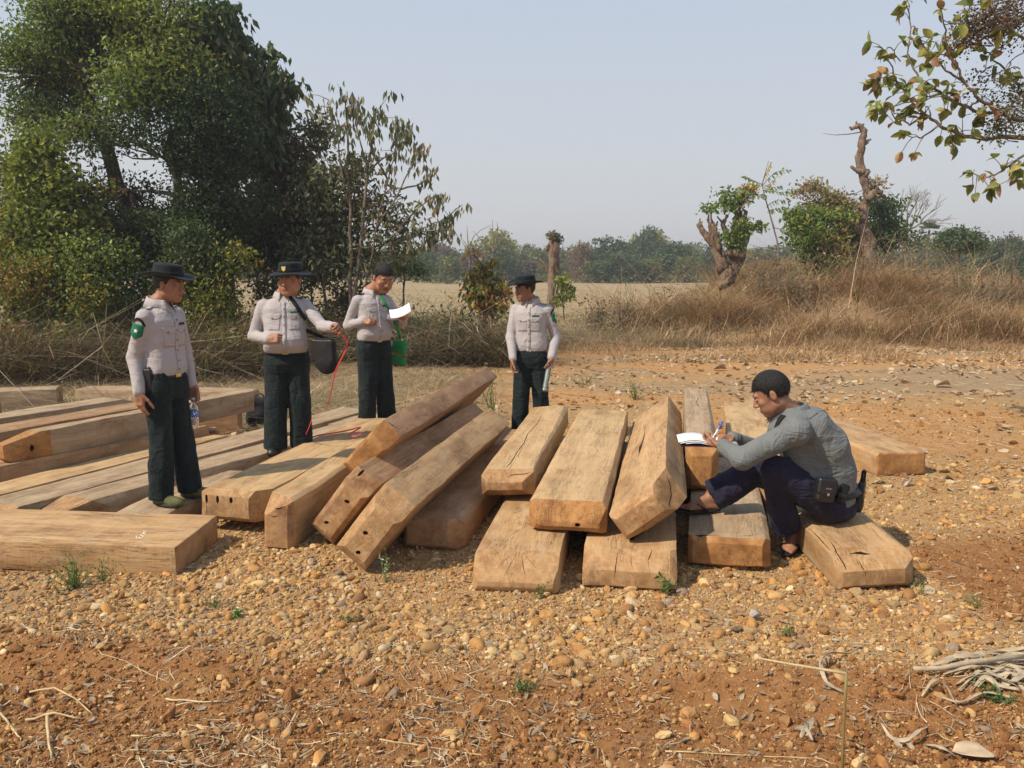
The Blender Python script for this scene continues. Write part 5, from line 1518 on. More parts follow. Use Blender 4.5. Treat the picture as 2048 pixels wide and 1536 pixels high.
def ribbon_obj(name, label, paths, w, m, cat, parent=None, group=None):
    """dry husk blades: curved strips with thickness"""
    V, F = [], []
    for pts in paths:
        P = np.array([np.array(q) for q in pts]); n = len(P); b0 = len(V)
        T = unit(np.gradient(P, axis=0)); S = unit(np.cross(T, np.array([RNG.normal() * .6, RNG.normal() * .6, 1])))
        N = np.cross(S, T)
        for i in range(n):
            ww = w * math.sin(math.pi * (.10 + .8 * i / n)) * (1 + .15 * RNG.normal())
            for s in (-1, -.3, .4, 1): V.append(P[i] + S[i] * ww * s + N[i] * ww * .35 * (abs(s) - .5 + .3 * RNG.normal()))
        for i in range(n - 1):
            for j in range(3): F.append((b0 + 4 * i + j, b0 + 4 * i + j + 1, b0 + 4 * i + j + 5, b0 + 4 * i + j + 4))
    me = mesh_np(name, np.array(V), np.array(F), True)
    o = link(name, me, m, parent)
    md = o.modifiers.new('t', 'SOLIDIFY'); md.thickness = .0012
    if cat: tag(o, label, cat, group)
    return o


HUSK = flat_mat('husk', (.40, .325, .225), .75, .2, .6, 90, .35)


def gp(px, py, z=0):
    p = on(px, py, 0); p.z = gz1(p.x, p.y) + .01 + z; return p


def smooth_path(P, k=6):
    P = [np.array(q, float) for q in P]; P = [2 * P[0] - P[1]] + P + [2 * P[-1] - P[-2]]; out = []
    for i in range(1, len(P) - 2):
        for t_ in np.linspace(0, 1, k, endpoint=False):
            a, b_, c, d = P[i - 1:i + 3]
            out.append(.5 * ((2 * b_) + (c - a) * t_ + (2 * a - 5 * b_ + 4 * c - d) * t_ ** 2 + (3 * b_ - a - 3 * c + d) * t_ ** 3))
    out.append(P[-2]); return out


def husk_path(pts): return smooth_path([np.array(gp(x, y, z)) for x, y, z in pts], 4)
paths = []
for k in range(30):
    x0 = RNG.uniform(1840, 2000); y0_ = RNG.uniform(1325, 1400); a = RNG.uniform(60, 190)
    paths.append(husk_path([(x0, y0_, .005), (x0 + a * .3, y0_ - 12 + RNG.normal() * 8, RNG.uniform(.005, .03)), (x0 + a * .6, y0_ - 8 + RNG.normal() * 10, RNG.uniform(.005, .035)), (x0 + a, y0_ + RNG.normal() * 12, .01)]))
ribbon_obj('maize_husks', 'tangle of bleached maize stalks and husks at the right edge of the gravel', paths, .009, HUSK, 'husks')
ribbon_obj('maize_husk', 'curled grey husk strip lying on red soil at the lower right', [husk_path([(1762, 1440, .02), (1785, 1468, .01), (1815, 1478, .02), (1840, 1460, .04), (1862, 1440, .01)]), husk_path([(1850, 1482, .01), (1880, 1500, .02), (1912, 1512, .01)])], .009, HUSK, 'husk')
ribbon_obj('maize_husk', 'grey husk bent round the snapped stalk at the lower right', [husk_path([(1660, 1330, .01), (1640, 1352, .03), (1652, 1380, .02), (1690, 1390, .01)]), husk_path([(1700, 1320, .01), (1650, 1345, .05), (1635, 1365, .01)])], .008, HUSK, 'husk')
ribbon_obj('maize_husk', 'small splayed husk on bare soil left of the snapped stalk', [husk_path([(1590, 1460, .01), (1610, 1475, .03), (1625, 1490, .01)]), husk_path([(1600, 1430, .01), (1612, 1465, .04), (1600, 1485, .01)]), husk_path([(1628, 1425, .01), (1622, 1460, .04), (1612, 1480, .01)])], .008, HUSK, 'husk')
mb = MB(); mb.tube([np.array(gp(1825, 1363, .02)), np.array(gp(1880, 1361, .025)), np.array(gp(1940, 1352, .04)), np.array(gp(2050, 1340, .05))], [.010, .011, .012, .01], 8, None, .1)
tag(mb.build('maize_stalk', HUSK, None, True), 'thick pale maize stalk with its cut end pointing left in the husk tangle', 'stalk')


def one_leaf(label, px, py, L, rz, col, curl=.8, asp=.7):
    C = np.zeros((1, 3)); V, F = big_leaves(C, np.array([[1.0, 0, .05]]), np.array([L]), asp, np.array([.15]), curl)
    c0 = V.mean(0); u_, s_v, vt = np.linalg.svd(V - c0); V = (V - c0) @ vt.T; V[:, 2] -= V[:, 2].min()
    me = mesh_np('dead_leaf', V, F, True)
    o = link('dead_leaf', me, bpy.data.materials.get('dl_%.2f' % col[0]) or flat_mat('dl_%.2f' % col[0], col, .8, .2, .4, 60, .25))
    o.location = gp(px, py, .012); o.rotation_euler = (RNG.normal() * .15, 0, rz)
    md = o.modifiers.new('t', 'SOLIDIFY'); md.thickness = .0015
    tag(o, label, 'leaf', 'large dead leaves lying singly')


one_leaf('huge flat beige dead leaf with small holes in the lower right corner', 1950, 1505, .15, -.2, (.50, .38, .25), .2, .8)
one_leaf('grey dead leaf with a heart shaped hole standing up in the gravel', 1512, 1245, .075, .4, (.42, .38, .34), 1.2)
one_leaf('pale dead leaf on the bare ground behind the seated man', 1885, 775, .28, .3, (.47, .36, .22))
one_leaf('crumpled dead leaf on the path above the notebook', 1440, 742, .24, .1, (.33, .22, .15), .9)
one_leaf('small light leaf on the ground right of the separate timber', 1795, 798, .16, 1.2, (.5, .4, .24))


def weed(label, px, py, n, h, lf, cols, spread=.3, name='weed', y=None, z=None, droop=.1, asp=.4, cat='weed'):
    p = on(px, py, 0) if y is None else at(px, py, y)
    if y is None: p.z = gz1(p.x, p.y)
    r = empty(name, p); tag(r, label, cat, 'small green weeds in the gravel')
    mb = MB(); LC = []; LD = []
    p = np.array(p)
    for k in range(n):
        e = p + np.array([RNG.normal() * spread * h, RNG.normal() * spread * h, h * RNG.uniform(.5, 1.1)])
        S = curve(p, e, .25, 6); mb.tube(S, np.linspace(h * .012 + .0006, .0006, 6), 4)
        for i in range(1, 6):
            for q in range(2): LC.append(S[i]); LD.append(RNG.normal(size=3) + (0, 0, .5))
    mb.build('stem', flat_mat('stem', (.12, .17, .05)) if 'stem' not in bpy.data.materials else bpy.data.materials['stem'], r)
    LC, LD = np.array(LC), np.array(LD)
    tint = np.array(cols)[RNG.integers(0, len(cols), len(LC))]
    foliage('leaves', LC, lf * (.6 + .7 * RNG.random(len(LC))), tint, r, LEAF, asp, droop, D=LD)


WG = [(.10, .17, .05), (.07, .13, .04), (.16, .22, .07)]
weed('bushy green weed growing against the front of the big plank', 150, 1175, 34, .17, .018, WG, .55)
weed('smaller sprig of the same green weed nearer the plank corner', 205, 1160, 12, .13, .016, WG, .5)
weed('seedling with tiny white flowers beside the foot of the largest leaning timber', 771, 1162, 6, .17, .02, [(.14, .2, .07), (.5, .52, .42)], .22)
weed('low green tuft in front of the timber with notched corners', 1325, 1190, 8, .10, .03, WG, .45)
weed('small seedling at the corner of the timber with fanned cracks', 1079, 1198, 5, .08, .022, WG, .3)
weed('low grey green weed in the gravel right of the middle', 1575, 1275, 16, .06, .014, [(.2, .22, .1), (.14, .18, .07)], .8)
weed('trailing green weed among gravel at the left', 430, 1215, 12, .05, .014, WG, 1.2)
weed('green creeping weed at the soil edge below the middle', 1040, 1370, 12, .04, .02, WG, 1.2)
weed('tiny two leaved seedling in the gravel at the left', 472, 1232, 3, .06, .03, [(.10, .26, .06)], .3)
weed('weed growing beside the right end of the front row', 1842, 1190, 5, .10, .016, [(.25, .28, .08)], .25)
weed('light green weed in the right gravel behind the husks', 1948, 1215, 14, .06, .014, [(.2, .24, .1), (.28, .27, .12)], .6)
weed('green weeds under the husk tangle', 1985, 1400, 18, .05, .02, [(.08, .17, .05)], .9)
weed('faint green weeds in the gravel left of the middle', 700, 1245, 10, .04, .015, WG, 1.2)
weed('leafy green weed at the right edge of the bare ground', 2020, 680, 30, .35, .10, [(.2, .24, .07), (.13, .19, .05)], .9, y=None)
weed('tall dry grass sprig growing at the high end of the reddish timber', 985, 835, 7, .62, .05, [(.30, .32, .12), (.42, .36, .2)], .28, name='grass_sprig', cat='grass', asp=.15)
weed('grey green weed clump on the ground behind the flat smooth timber', 1270, 800, 16, .28, .05, [(.22, .22, .10), (.3, .27, .14)], .5, asp=.2)
weed('second weed clump behind the pale split timber', 1170, 770, 10, .2, .04, [(.2, .22, .1)], .8, asp=.25)
# ================================================================== smooth solids for people and clothes
def _A(v): return np.array(v, np.float32)


def s_cone(a, b, ra, rb):
    a, b = _A(a), _A(b); ba = b - a; L2 = float(ba @ ba) + 1e-9; r = max(ra, rb)
    def f(p):
        q = p - a
        t = np.clip((q @ ba) / L2, 0, 1)
        return np.sqrt(((q - t[..., None] * ba) ** 2).sum(-1)) - (ra + (rb - ra) * t)
    return f, np.minimum(a, b) - r, np.maximum(a, b) + r


def s_ell(c, r, M=None):
    c, r = _A(c), _A(r); M = None if M is None else np.array(M, np.float32)
    def f(p):
        q = p - c
        if M is not None: q = q @ M
        k0 = np.sqrt(((q / r) ** 2).sum(-1)); k1 = np.sqrt(((q / (r * r)) ** 2).sum(-1)) + 1e-9
        return k0 * (k0 - 1) / k1
    R = r if M is None else np.full(3, r.max(), np.float32)
    return f, c - R, c + R


def s_box(c, h, r=.01, M=None):
    c, h = _A(c), _A(h); M = None if M is None else np.array(M, np.float32)
    def f(p):
        q = p - c
        if M is not None: q = q @ M
        q = np.abs(q) - (h - r)
        return np.sqrt((np.maximum(q, 0) ** 2).sum(-1)) + np.minimum(q.max(-1), 0) - r
    R = h if M is None else np.full(3, np.linalg.norm(h), np.float32)
    return f, c - R, c + R


def s_loft(z, cx, cy, rx, ry, e=2.3):
    z, cx, cy, rx, ry = map(_A, (z, cx, cy, rx, ry))
    def f(p):
        Z = p[..., 2]
        X = np.interp(Z, z, cx); Y = np.interp(Z, z, cy); A = np.interp(Z, z, rx); B = np.interp(Z, z, ry)
        k = (np.abs((p[..., 0] - X) / A) ** e + np.abs((p[..., 1] - Y) / B) ** e) ** (1 / e)
        d = (k - 1) * np.minimum(A, B)
        return np.maximum(d, np.maximum(z[0] - Z, Z - z[-1])).astype(np.float32)
    return f, _A((min(cx - rx), min(cy - ry), z[0])), _A((max(cx + rx), max(cy + ry), z[-1]))


QF = 1.0


class Solid:
    def __init__(s): s.ops = []
    def u(s, prim, k=.02): s.ops.append(('u', prim, k)); return s
    def sub(s, prim, k=.008): s.ops.append(('s', prim, k)); return s
    def clip(s, co, no):
        co, no = _A(co), _A(no) / np.linalg.norm(no); s.ops.append(('c', lambda p: (p - co) @ no, 0)); return s
    def warp(s, f): s.ops.append(('w', f, 0)); return s
    def mesh(s, name, h, smooth=1):
        h = h * QF
        lo = np.min([o[1][1] for o in s.ops if o[0] == 'u'], 0) - 3 * h - .012
        hi = np.max([o[1][2] for o in s.ops if o[0] == 'u'], 0) + 3 * h + .012
        n = np.ceil((hi - lo) / h).astype(int) + 1
        ax = [(lo[i] + h * np.arange(n[i])).astype(np.float32) for i in range(3)]
        V = np.full(n, .5, np.float32)
        for op, pr, k in s.ops:
            if op in 'us':
                f, a, b = pr
                m = k + 2.5 * h
                i0 = np.clip(np.floor((a - m - lo) / h).astype(int), 0, n); i1 = np.clip(np.ceil((b + m - lo) / h).astype(int) + 1, 0, n)
                if (i1 <= i0).any(): continue
                sl = tuple(slice(i0[i], i1[i]) for i in range(3))
                P = np.stack(np.meshgrid(*[ax[i][sl[i]] for i in range(3)], indexing='ij'), -1)
                d = f(P); v = V[sl]
                if op == 'u':
                    q = np.clip(.5 + .5 * (v - d) / k, 0, 1)
                    V[sl] = v * (1 - q) + d * q - k * q * (1 - q)
                else:
                    d = -d; q = np.clip(.5 - .5 * (v - d) / k, 0, 1)
                    V[sl] = v * (1 - q) + d * q + k * q * (1 - q)
            elif op == 'c':
                P = np.stack(np.meshgrid(*ax, indexing='ij'), -1); V = np.maximum(V, pr(P))
            else:
                mk = np.abs(V) < .03
                I = np.nonzero(mk); P = np.stack([ax[i][I[i]] for i in range(3)], -1)
                V[mk] += pr(P).astype(np.float32)
        return nets(name, V, lo, h)


def nets(name, V, lo, h):
    S = V < 0
    n = V.shape
    c = np.zeros(tuple(x - 1 for x in n), np.int8)
    sl = lambda d, k: slice(d, n[k] - 1 + d)
    for dx in (0, 1):
        for dy in (0, 1):
            for dz in (0, 1): c += S[sl(dx, 0), sl(dy, 1), sl(dz, 2)]
    act = (c > 0) & (c < 8)
    I = np.nonzero(act); m = len(I[0])
    ID = np.full(act.shape, -1, np.int32); ID[act] = np.arange(m)
    base = np.stack(I, -1).astype(np.float32)
    cor = [(a, b, d) for a in (0, 1) for b in (0, 1) for d in (0, 1)]
    val = {q: V[I[0] + q[0], I[1] + q[1], I[2] + q[2]] for q in cor}
    acc = np.zeros((m, 3), np.float32); cnt = np.zeros(m, np.float32)
    for q in cor:
        for k in range(3):
            if q[k] == 0:
                r = list(q); r[k] = 1; r = tuple(r)
                a, b = val[q], val[r]; x = (a < 0) != (b < 0)
                t = np.where(x, a / np.where(x, a - b, 1), 0)
                pt = np.tile(np.array(q, np.float32), (m, 1)); pt[:, k] = t
                acc += pt * x[:, None]; cnt += x
    P = (base + acc / cnt[:, None]) * h + lo
    F = []
    for k in range(3):
        a, b = [(1, 2), (2, 0), (0, 1)][k]
        s0 = [slice(None)] * 3; s1 = [slice(None)] * 3
        s0[k] = slice(0, n[k] - 1); s1[k] = slice(1, n[k])
        A, B = S[tuple(s0)], S[tuple(s1)]
        E = np.nonzero(A != B)
        E = [e for e in E]
        ok = (E[a] > 0) & (E[b] > 0) & (E[a] < n[a] - 1) & (E[b] < n[b] - 1)
        E = [e[ok] for e in E]
        fl = A[tuple(E)]
        def g(da, db):
            q = [e.copy() for e in E]; q[a] = q[a] - da; q[b] = q[b] - db
            return ID[tuple(q)]
        Q = np.stack([g(1, 1), g(0, 1), g(0, 0), g(1, 0)], -1)
        Q[~fl] = Q[~fl][:, ::-1]
        F.append(Q)
    F = np.concatenate(F); F = F[(F >= 0).all(1)]
    return mesh_np(name, P, F, True)


def rotm(yaw=0, pitch=0, roll=0):
    """columns: local x, y, z in the parent's axes"""
    return np.array((Matrix.Rotation(yaw, 3, 'Z') @ Matrix.Rotation(pitch, 3, 'X') @ Matrix.Rotation(roll, 3, 'Y')))


# ------------------------------------------------------------------ materials of people
def cloth_mat(name, col, rough=.85, weave=900, fold=.5, var=.06, dusty=None):
    t = NT(name); p = t.obj()
    n = t.noise(p, 6, 4, .6); w = t.noise(p, weave, 2)
    c = t.mix(t.rng(n, .3, .7), tuple(x * (1 - var) for x in col), tuple(x * (1 + var) for x in col))
    if dusty: c = t.mix(t.math('MULTIPLY', t.rng(t.noise(p, 3, 5, .7), .5, .8), .35), c, dusty)
    def crease(sc, loc):
        q = t.noise(t.map(p, sc, loc), 1.0, 3, .5, 1.6)
        return t.math('POWER', t.math('SUBTRACT', 1.0, t.math('MINIMUM', t.math('MULTIPLY', t.math('ABSOLUTE', t.math('SUBTRACT', q, .5)), 6.0), 1.0)), 1.6)
    cr = t.math('ADD', crease((5, 5, 3.2), (0, 0, 0)), t.math('MULTIPLY', crease((3.2, 3.2, 8), (5, 3, 1)), .9))
    h = t.math('ADD', t.math('MULTIPLY', cr, fold * .8), t.math('MULTIPLY', w, .05))
    return t.pbr(c, rough, t.bump(h, .45, .014), .2, **{'Sheen Weight': .04})


def skin_mat(name, col):
    t = NT(name); p = t.obj()
    n = t.noise(p, 22, 4, .6); f = t.noise(p, 300, 3)
    c = t.mix(t.rng(n, .3, .7), tuple(x * .86 for x in col), tuple(min(1, x * 1.12) for x in col))
    m = t.pbr(c, .55, t.bump(f, .25, .002), .4, **{'Subsurface Weight': .12, 'Subsurface Scale': .01})
    return m


SKIN = skin_mat('skin', (.30, .145, .085)); SKIN2 = skin_mat('skin_warm', (.33, .155, .088)); SKIN3 = skin_mat('skin_dark', (.25, .115, .065))
LIPS = flat_mat('lips', (.20, .065, .05), .5)
SHIRT = cloth_mat('pale_shirt', (.385, .358, .362), dusty=(.33, .30, .28)); GREYSHIRT = cloth_mat('grey_shirt', (.15, .163, .16), fold=1.15)
PANTS = cloth_mat('dark_green_trousers', (.009, .0165, .0175), .85, fold=1.0, var=.25, dusty=(.045, .047, .042)); NAVY = cloth_mat('navy_trousers', (.017, .016, .036), .8, fold=.9, var=.2, dusty=(.045, .04, .055))
HATM = cloth_mat('dark_hat', (.009, .014, .017), .8, fold=.2, var=.2); HAIR = None
t = NT('hair'); _p = t.obj(); HAIR = t.pbr(t.mix(t.noise(t.map(_p, (260, 260, 60)), 1, 2), (.004, .0035, .003), (.018, .015, .013)), .5, t.bump(t.noise(t.map(_p, (420, 420, 90)), 1, 3), .8, .006), .35)
BLACK = flat_mat('black_leather', (.012, .012, .013), .42, .5, .4, 400)
BLACKCLOTH = cloth_mat('black_cloth', (.014, .014, .016), .8, fold=.3)
METAL = flat_mat('bright_metal', (.62, .58, .52), .3, .5, Metallic=1.0)
EYEW = flat_mat('eye_white', (.55, .50, .46), .3); EYEB = flat_mat('iris', (.012, .008, .006), .2)
BADGE = flat_mat('badge_green', (.010, .13, .065), .7); WHITE = flat_mat('white_thread', (.75, .75, .72), .8); GOLD = flat_mat('gold_thread', (.62, .48, .16), .5)
BUTTON = flat_mat('button', (.10, .075, .06), .4)
PAPER = flat_mat('paper', (.82, .82, .84), .7, var=.03)


def m2o(me, mats, mi_fn=None):
    for k in mats: me.materials.append(k)
    if mi_fn is not None:
        n = len(me.polygons); c = np.empty(n * 3, np.float32); me.polygons.foreach_get('center', c)
        me.polygons.foreach_set('material_index', mi_fn(c.reshape(-1, 3)).astype(np.int32))
    return me


class Body:
    """a person; all shapes in the person's own axes (x to his right, y forward, z up), scale s"""
    def __init__(b, label, loc, f, s=1.0, skin=SKIN):
        b.rz = math.atan2(-f[0], f[1]); b.root = empty('person', loc, b.rz); b.s = s; b.skin = skin
        tag(b.root, label, 'person')
        b.M = Matrix.Translation(loc) @ Matrix.Rotation(b.rz, 4, 'Z'); b.Mi = b.M.inverted()
        b.bodyparts = []; b.hands = {}
    def L(b, px, py, y): return np.array(b.Mi @ at(px, py, y))
    def put(b, name, me, m=None, parent=None):
        o = link(name, me, m, parent or b.root, keep=False)
        return o
    # ---- head
    def head(b, c, yaw, pitch, hair='short', hat=None, fat=1.0, nodeep=False, k=1.0, roll=0):
        R = rotm(yaw, pitch, roll); c = _A(c); s = b.s * k
        T = lambda v: c + (R @ (np.array(v) * s))
        S = Solid()
        E = lambda v, r, kk=.02: S.u(s_ell(T(v), _A(r) * s, R), kk * s)
        E((0, -.012, .03), (.077, .095, .088))
        E((0, .02, -.032), (.061 * fat, .068, .080), .03)
        E((0, .064, -.088), (.024 * fat, .020, .019), .03)
        for sg in (-1, 1):
            S.u(s_cone(T((sg * .049 * fat, .0, -.058)), T((sg * .02, .058, -.094)), .019 * s, .015 * s), .03 * s)
            E((sg * .042 * fat, .064, -.018), (.022 * fat, .018, .018), .022)
            E((sg * .036 * fat, .058, -.055), (.022 * fat, .022, .026), .02)
        S.u(s_cone(T((-.034, .079, .026)), T((.034, .079, .026)), .011 * s, .011 * s), .014 * s)
        for sg in (-1, 1): S.sub(s_ell(T((sg * .031, .099, .007)), _A((.017, .014, .0095)) * s, R), .008 * s)
        S.u(s_cone(T((0, .086, .014)), T((0, .105, -.026)), .0075 * s, .0125 * s), .010 * s)
        for sg in (-1, 1): S.u(s_ell(T((sg * .0125, .096, -.030)), _A((.0085, .010, .008)) * s, R), .006 * s)
        S.u(s_cone(T((-.021, .086, -.056)), T((.021, .086, -.056)), .0062 * s, .0062 * s), .006 * s)
        S.u(s_cone(T((-.017, .086, -.068)), T((.017, .086, -.068)), .0072 * s, .0072 * s), .006 * s)
        S.u(s_cone(T((0, .087, -.055)), T((0, .087, -.067)), .0065 * s, .0075 * s), .005 * s)
        S.sub(s_cone(T((-.024, .0985, -.0615)), T((.024, .0985, -.0615)), .0035 * s, .0035 * s), .003 * s)
        for sg in (-1, 1):
            S.u(s_ell(T((sg * .031, .0825, .007)), _A((.0145, .0085, .0085)) * s, R), .004 * s)
            S.u(s_ell(T((sg * .080, -.006, .000)), _A((.0075, .017, .029)) * s, R), .006 * s)
            S.sub(s_ell(T((sg * .089, -.001, .003)), _A((.005, .009, .015)) * s, R), .004 * s)
        S.u(s_cone(T((0, -.022, -.06)), b.neck, .053 * s * (.5 + .5 * fat), .056 * s * (.4 + .6 * fat)), .025 * s)
        S.u(s_cone(b.neck, _A(b.neck) + (0, 0, -.07 * s), .056 * s, .075 * s), .03)
        me = S.mesh('head', .0034)
        Ri = R.T
        def mi(q):
            v = ((q - c) @ R) / s
            lip = (np.abs(v[:, 2] + .062) < .0125 * (1 - (np.abs(v[:, 0]) / .030) ** 2).clip(0)) & (v[:, 1] > .07)
            return lip.astype(int)
        m2o(me, [b.skin, LIPS], mi)
        b.bodyparts.append(me)
        # eyes: a lens of white with a dark iris, brows
        for sg in (-1, 1):
            mb = MB(); bm = bmesh.new(); bmesh.ops.create_uvsphere(bm, u_segments=14, v_segments=10, radius=1)
            V = np.array([v.co for v in bm.verts]) ; F = [tuple(v.index for v in f.verts) for f in bm.faces]; bm.free()
            V2 = np.array([T(np.array((sg * .031, .0845, .0065)) + q * (.0118, .0082, .0040)) for q in V]); mb.add(V2, F)
            n1 = len(F)
            V3 = np.array([T(np.array((sg * .031, .0880, .0068)) + q * (.0052, .0054, .0041)) for q in V]); mb.add(V3, F)
            o = mb.build('eye', [EYEW, EYEB], b.root, True, keep=False)
            for i, pg in enumerate(o.data.polygons): pg.material_index = 0 if i < n1 else 1
            mb = MB(); mb.tube([T((sg * .014, .0915, .024)), T((sg * .030, .0905, .030)), T((sg * .047, .0805, .026))], [.0035 * s, .0038 * s, .002 * s], 6)
            mb.build('eyebrow', HAIR, b.root, True, keep=False)
        if hair:
            S = Solid()
            S.u(s_ell(T((0, -.014, .034)), _A((.0800, .0990, .0925)) * s, R), .01)
            S.u(s_ell(T((0, -.010, .052)), _A((.072, .086, .079)) * s, R), .02)
            lo_ = -.045 if hair == 'short' else -.055
            def hl(p):
                v = ((p - c) @ R) / s
                zl = lo_ + (.100 - lo_ * .0) * sstep(-.015, .055, v[..., 1]) + .03 * sstep(.03, .08, np.abs(v[..., 0])) * sstep(.01, .03, v[..., 1]) * 0
                return (zl - v[..., 2]) * .8 * s
            S.ops.append(('c', hl, 0))
            S.warp(lambda p: .0008 * s * fbm(p * np.array((120, 120, 50)), 2, 3))
            ho = b.put('hair', S.mesh('hair', .0036), HAIR)
            me_ = ho.data; nv = len(me_.vertices); co = np.empty(nv * 3, np.float32); me_.vertices.foreach_get('co', co); co = co.reshape(-1, 3)
            no = np.empty(nv * 3, np.float32); me_.vertex_normals.foreach_get('vector', no); no = no.reshape(-1, 3)
            if not hat:
                k_ = RNG.integers(0, nv, 3800); Pk, Nk = co[k_], no[k_]
                Dk = unit(Nk * .45 + (R @ np.array((0, .25, -.75))) + RNG.normal(size=Pk.shape) * .16)
                Sk = unit(np.cross(Dk, RNG.normal(size=Pk.shape))) * .0011; Lk = (.007 + .008 * RNG.random((len(k_), 1))) * s
                V = np.stack([Pk - Sk, Pk + Sk, Pk + Dk * Lk], 1).reshape(-1, 3)
                so_ = b.put('hair_tips', mesh_np('hair_tips', V, np.arange(len(V)).reshape(-1, 3)), HAIR); so_['kind'] = 'stuff'
        if hat: b.hat(T, R, c, s, hat)
        b.T = T; b.R = R
        return T
    def hat(b, T, R, c, s, o):
        k = np.array((0, -.010, .062)); tip = o.get('tilt', .06)
        S = Solid()
        A = o.get('brim', .165)
        def crown(p):
            v = ((p - c) @ R) / s - k
            v = v - np.stack([v[..., 0] * 0, v[..., 1] * 0, v[..., 1] * -tip], -1) * 1.0
            z = v[..., 2]; rx = .089 - .10 * np.clip(z, 0, .1) ; ry = .107 - .12 * np.clip(z, 0, .1)
            d = (np.sqrt((v[..., 0] / rx) ** 2 + (v[..., 1] / ry) ** 2) - 1) * rx
            top = z - (.086 - .012 * np.exp(-(v[..., 0] / .04) ** 2 - (v[..., 1] / .06) ** 2))
            q = np.maximum(d, top) ; e = np.sqrt(np.maximum(d + .018, 0) ** 2 + np.maximum(top + .018, 0) ** 2) - .018
            return np.maximum(np.where((d > -.018) & (top > -.018), e, q), -.012 - z) * s
        def brim(p):
            v = ((p - c) @ R) / s - k
            r = np.sqrt(v[..., 0] ** 2 + (v[..., 1] * .93) ** 2); th = np.arctan2(v[..., 1], v[..., 0])
            g = np.clip((r - .085) / (A - .085), 0, 1.3)
            zz = .006 - o.get('droop', .022) * g * (np.sin(th) ** 2) + o.get('up', .03) * g ** 2 * (np.cos(th) ** 2) + .006 * g * np.sin(3 * th + o.get('ph', 0)) + v[..., 1] * -tip * 1.0
            return np.maximum(np.abs(v[..., 2] - zz) - .0036, r - A * (1 + .02 * np.sin(2 * th + 1))) * s
        bb = (_A(T(k)) - .20 * s, _A(T(k)) + .20 * s)
        S.u((crown, *bb), .008); S.u((brim, *bb), .008)
        b.put('hat', S.mesh('hat', .0035), HATM)
        S = Solid()
        def band(p):
            v = ((p - c) @ R) / s - k; z = v[..., 2] + v[..., 1] * tip
            rx = .0905 - .10 * np.clip(z, 0, .1); ry = .1085 - .12 * np.clip(z, 0, .1)
            d = (np.sqrt((v[..., 0] / rx) ** 2 + (v[..., 1] / ry) ** 2) - 1) * rx
            return np.maximum(np.abs(d) - .0034, np.abs(z - .024) - .011) * s
        S.u((band, *bb), .002)
        b.put('hat_band', S.mesh('hat_band', .0034), BLACKCLOTH)
        if o.get('badge'):
            mb = MB()
            for w_, h_, m_ in ((.017, .020, 0),):
                V = [T(k + (x, .1085 + .001 * i, .034 + z)) for i in (0, 3) for x, z in ((-w_, .014), (-w_ * .6, .020), (0, .016), (w_ * .6, .020), (w_, .014), (w_ * .8, -.008), (0, -.020), (-w_ * .8, -.008))]
                mb.add(V, [tuple(range(8, 16)), tuple(range(7, -1, -1))] + [(i, (i + 1) % 8, 8 + (i + 1) % 8, 8 + i) for i in range(8)])
            mb.build('hat_badge', GOLD, b.root, keep=False)
    # ---- hand with forearm
    def hand(b, elbow, wrist, d, pn, side, curl, thumb=.5, k=1.0, spread=.06):
        """d: direction of the fingers, pn: the way the palm faces, side: +1 when the thumb is towards d x pn"""
        s = b.s * k; d = unit(_A(d)); pn = _A(pn); pn = unit(pn - d * (pn @ d)); w = np.cross(d, pn) * side
        W = _A(wrist); S = Solid(); M = np.stack([w, d, pn], 1)
        S.u(s_cone(_A(elbow) + (W - _A(elbow)) * .35, W, .038 * s, .026 * s), .02)
        S.u(s_box(W + d * .045 * s, _A((.039, .044, .0135)) * s, .012 * s, M), .018 * s)
        S.u(s_cone(W, W + d * .03 * s, .024 * s, .022 * s), .02 * s)
        S.u(s_ell(W + d * .035 * s + w * .026 * s + pn * .012 * s, _A((.017, .028, .014)) * s, M), .012 * s)
        Ls = (.074, .082, .076, .060); rs = (.0088, .009, .0085, .0075)
        for i in range(4):
            off = (.030 - .020 * i) * s
            p = W + d * (.084 - .003 * (i - 1) ** 2) * s + w * off
            dd = unit(d + w * spread * (1.5 - i)); nn = pn
            a = curl[i + 1]
            for j, (fr, bd) in enumerate(((.45, .75), (.31, 1.0), (.24, .8))):
                ang = a * bd
                dd2 = dd * math.cos(ang) + nn * math.sin(ang); nn = nn * math.cos(ang) - dd * math.sin(ang); dd = dd2
                q = p + dd * Ls[i] * fr * s
                r0 = rs[i] * s * (1 - .08 * j); S.u(s_cone(p, q, r0, r0 * .92), .0035 * s); p = q
        # thumb leaves the side of the palm near its base
        p = W + d * .022 * s + w * .034 * s + pn * .006 * s
        dd = unit(d * .78 + w * (.58 - .45 * thumb) + pn * (.25 + .7 * thumb)); nn = unit(np.cross(dd, np.cross(-w, dd)) + pn * .3)
        for j, fr in enumerate((.040, .034, .028)):
            q = p + dd * fr * s; S.u(s_cone(p, q, (.0125, .0105, .0095)[j] * s, (.0105, .0095, .0078)[j] * s), .006 * s)
            p = q; dd = unit(dd + (d * .35 - w * .25 * (1 + thumb)) * .5 * (1 if j == 0 else curl[0]))
        me = S.mesh('hand', .0030); m2o(me, [b.skin]); b.bodyparts.append(me)
        return W + d * .07 * s + pn * .02 * s
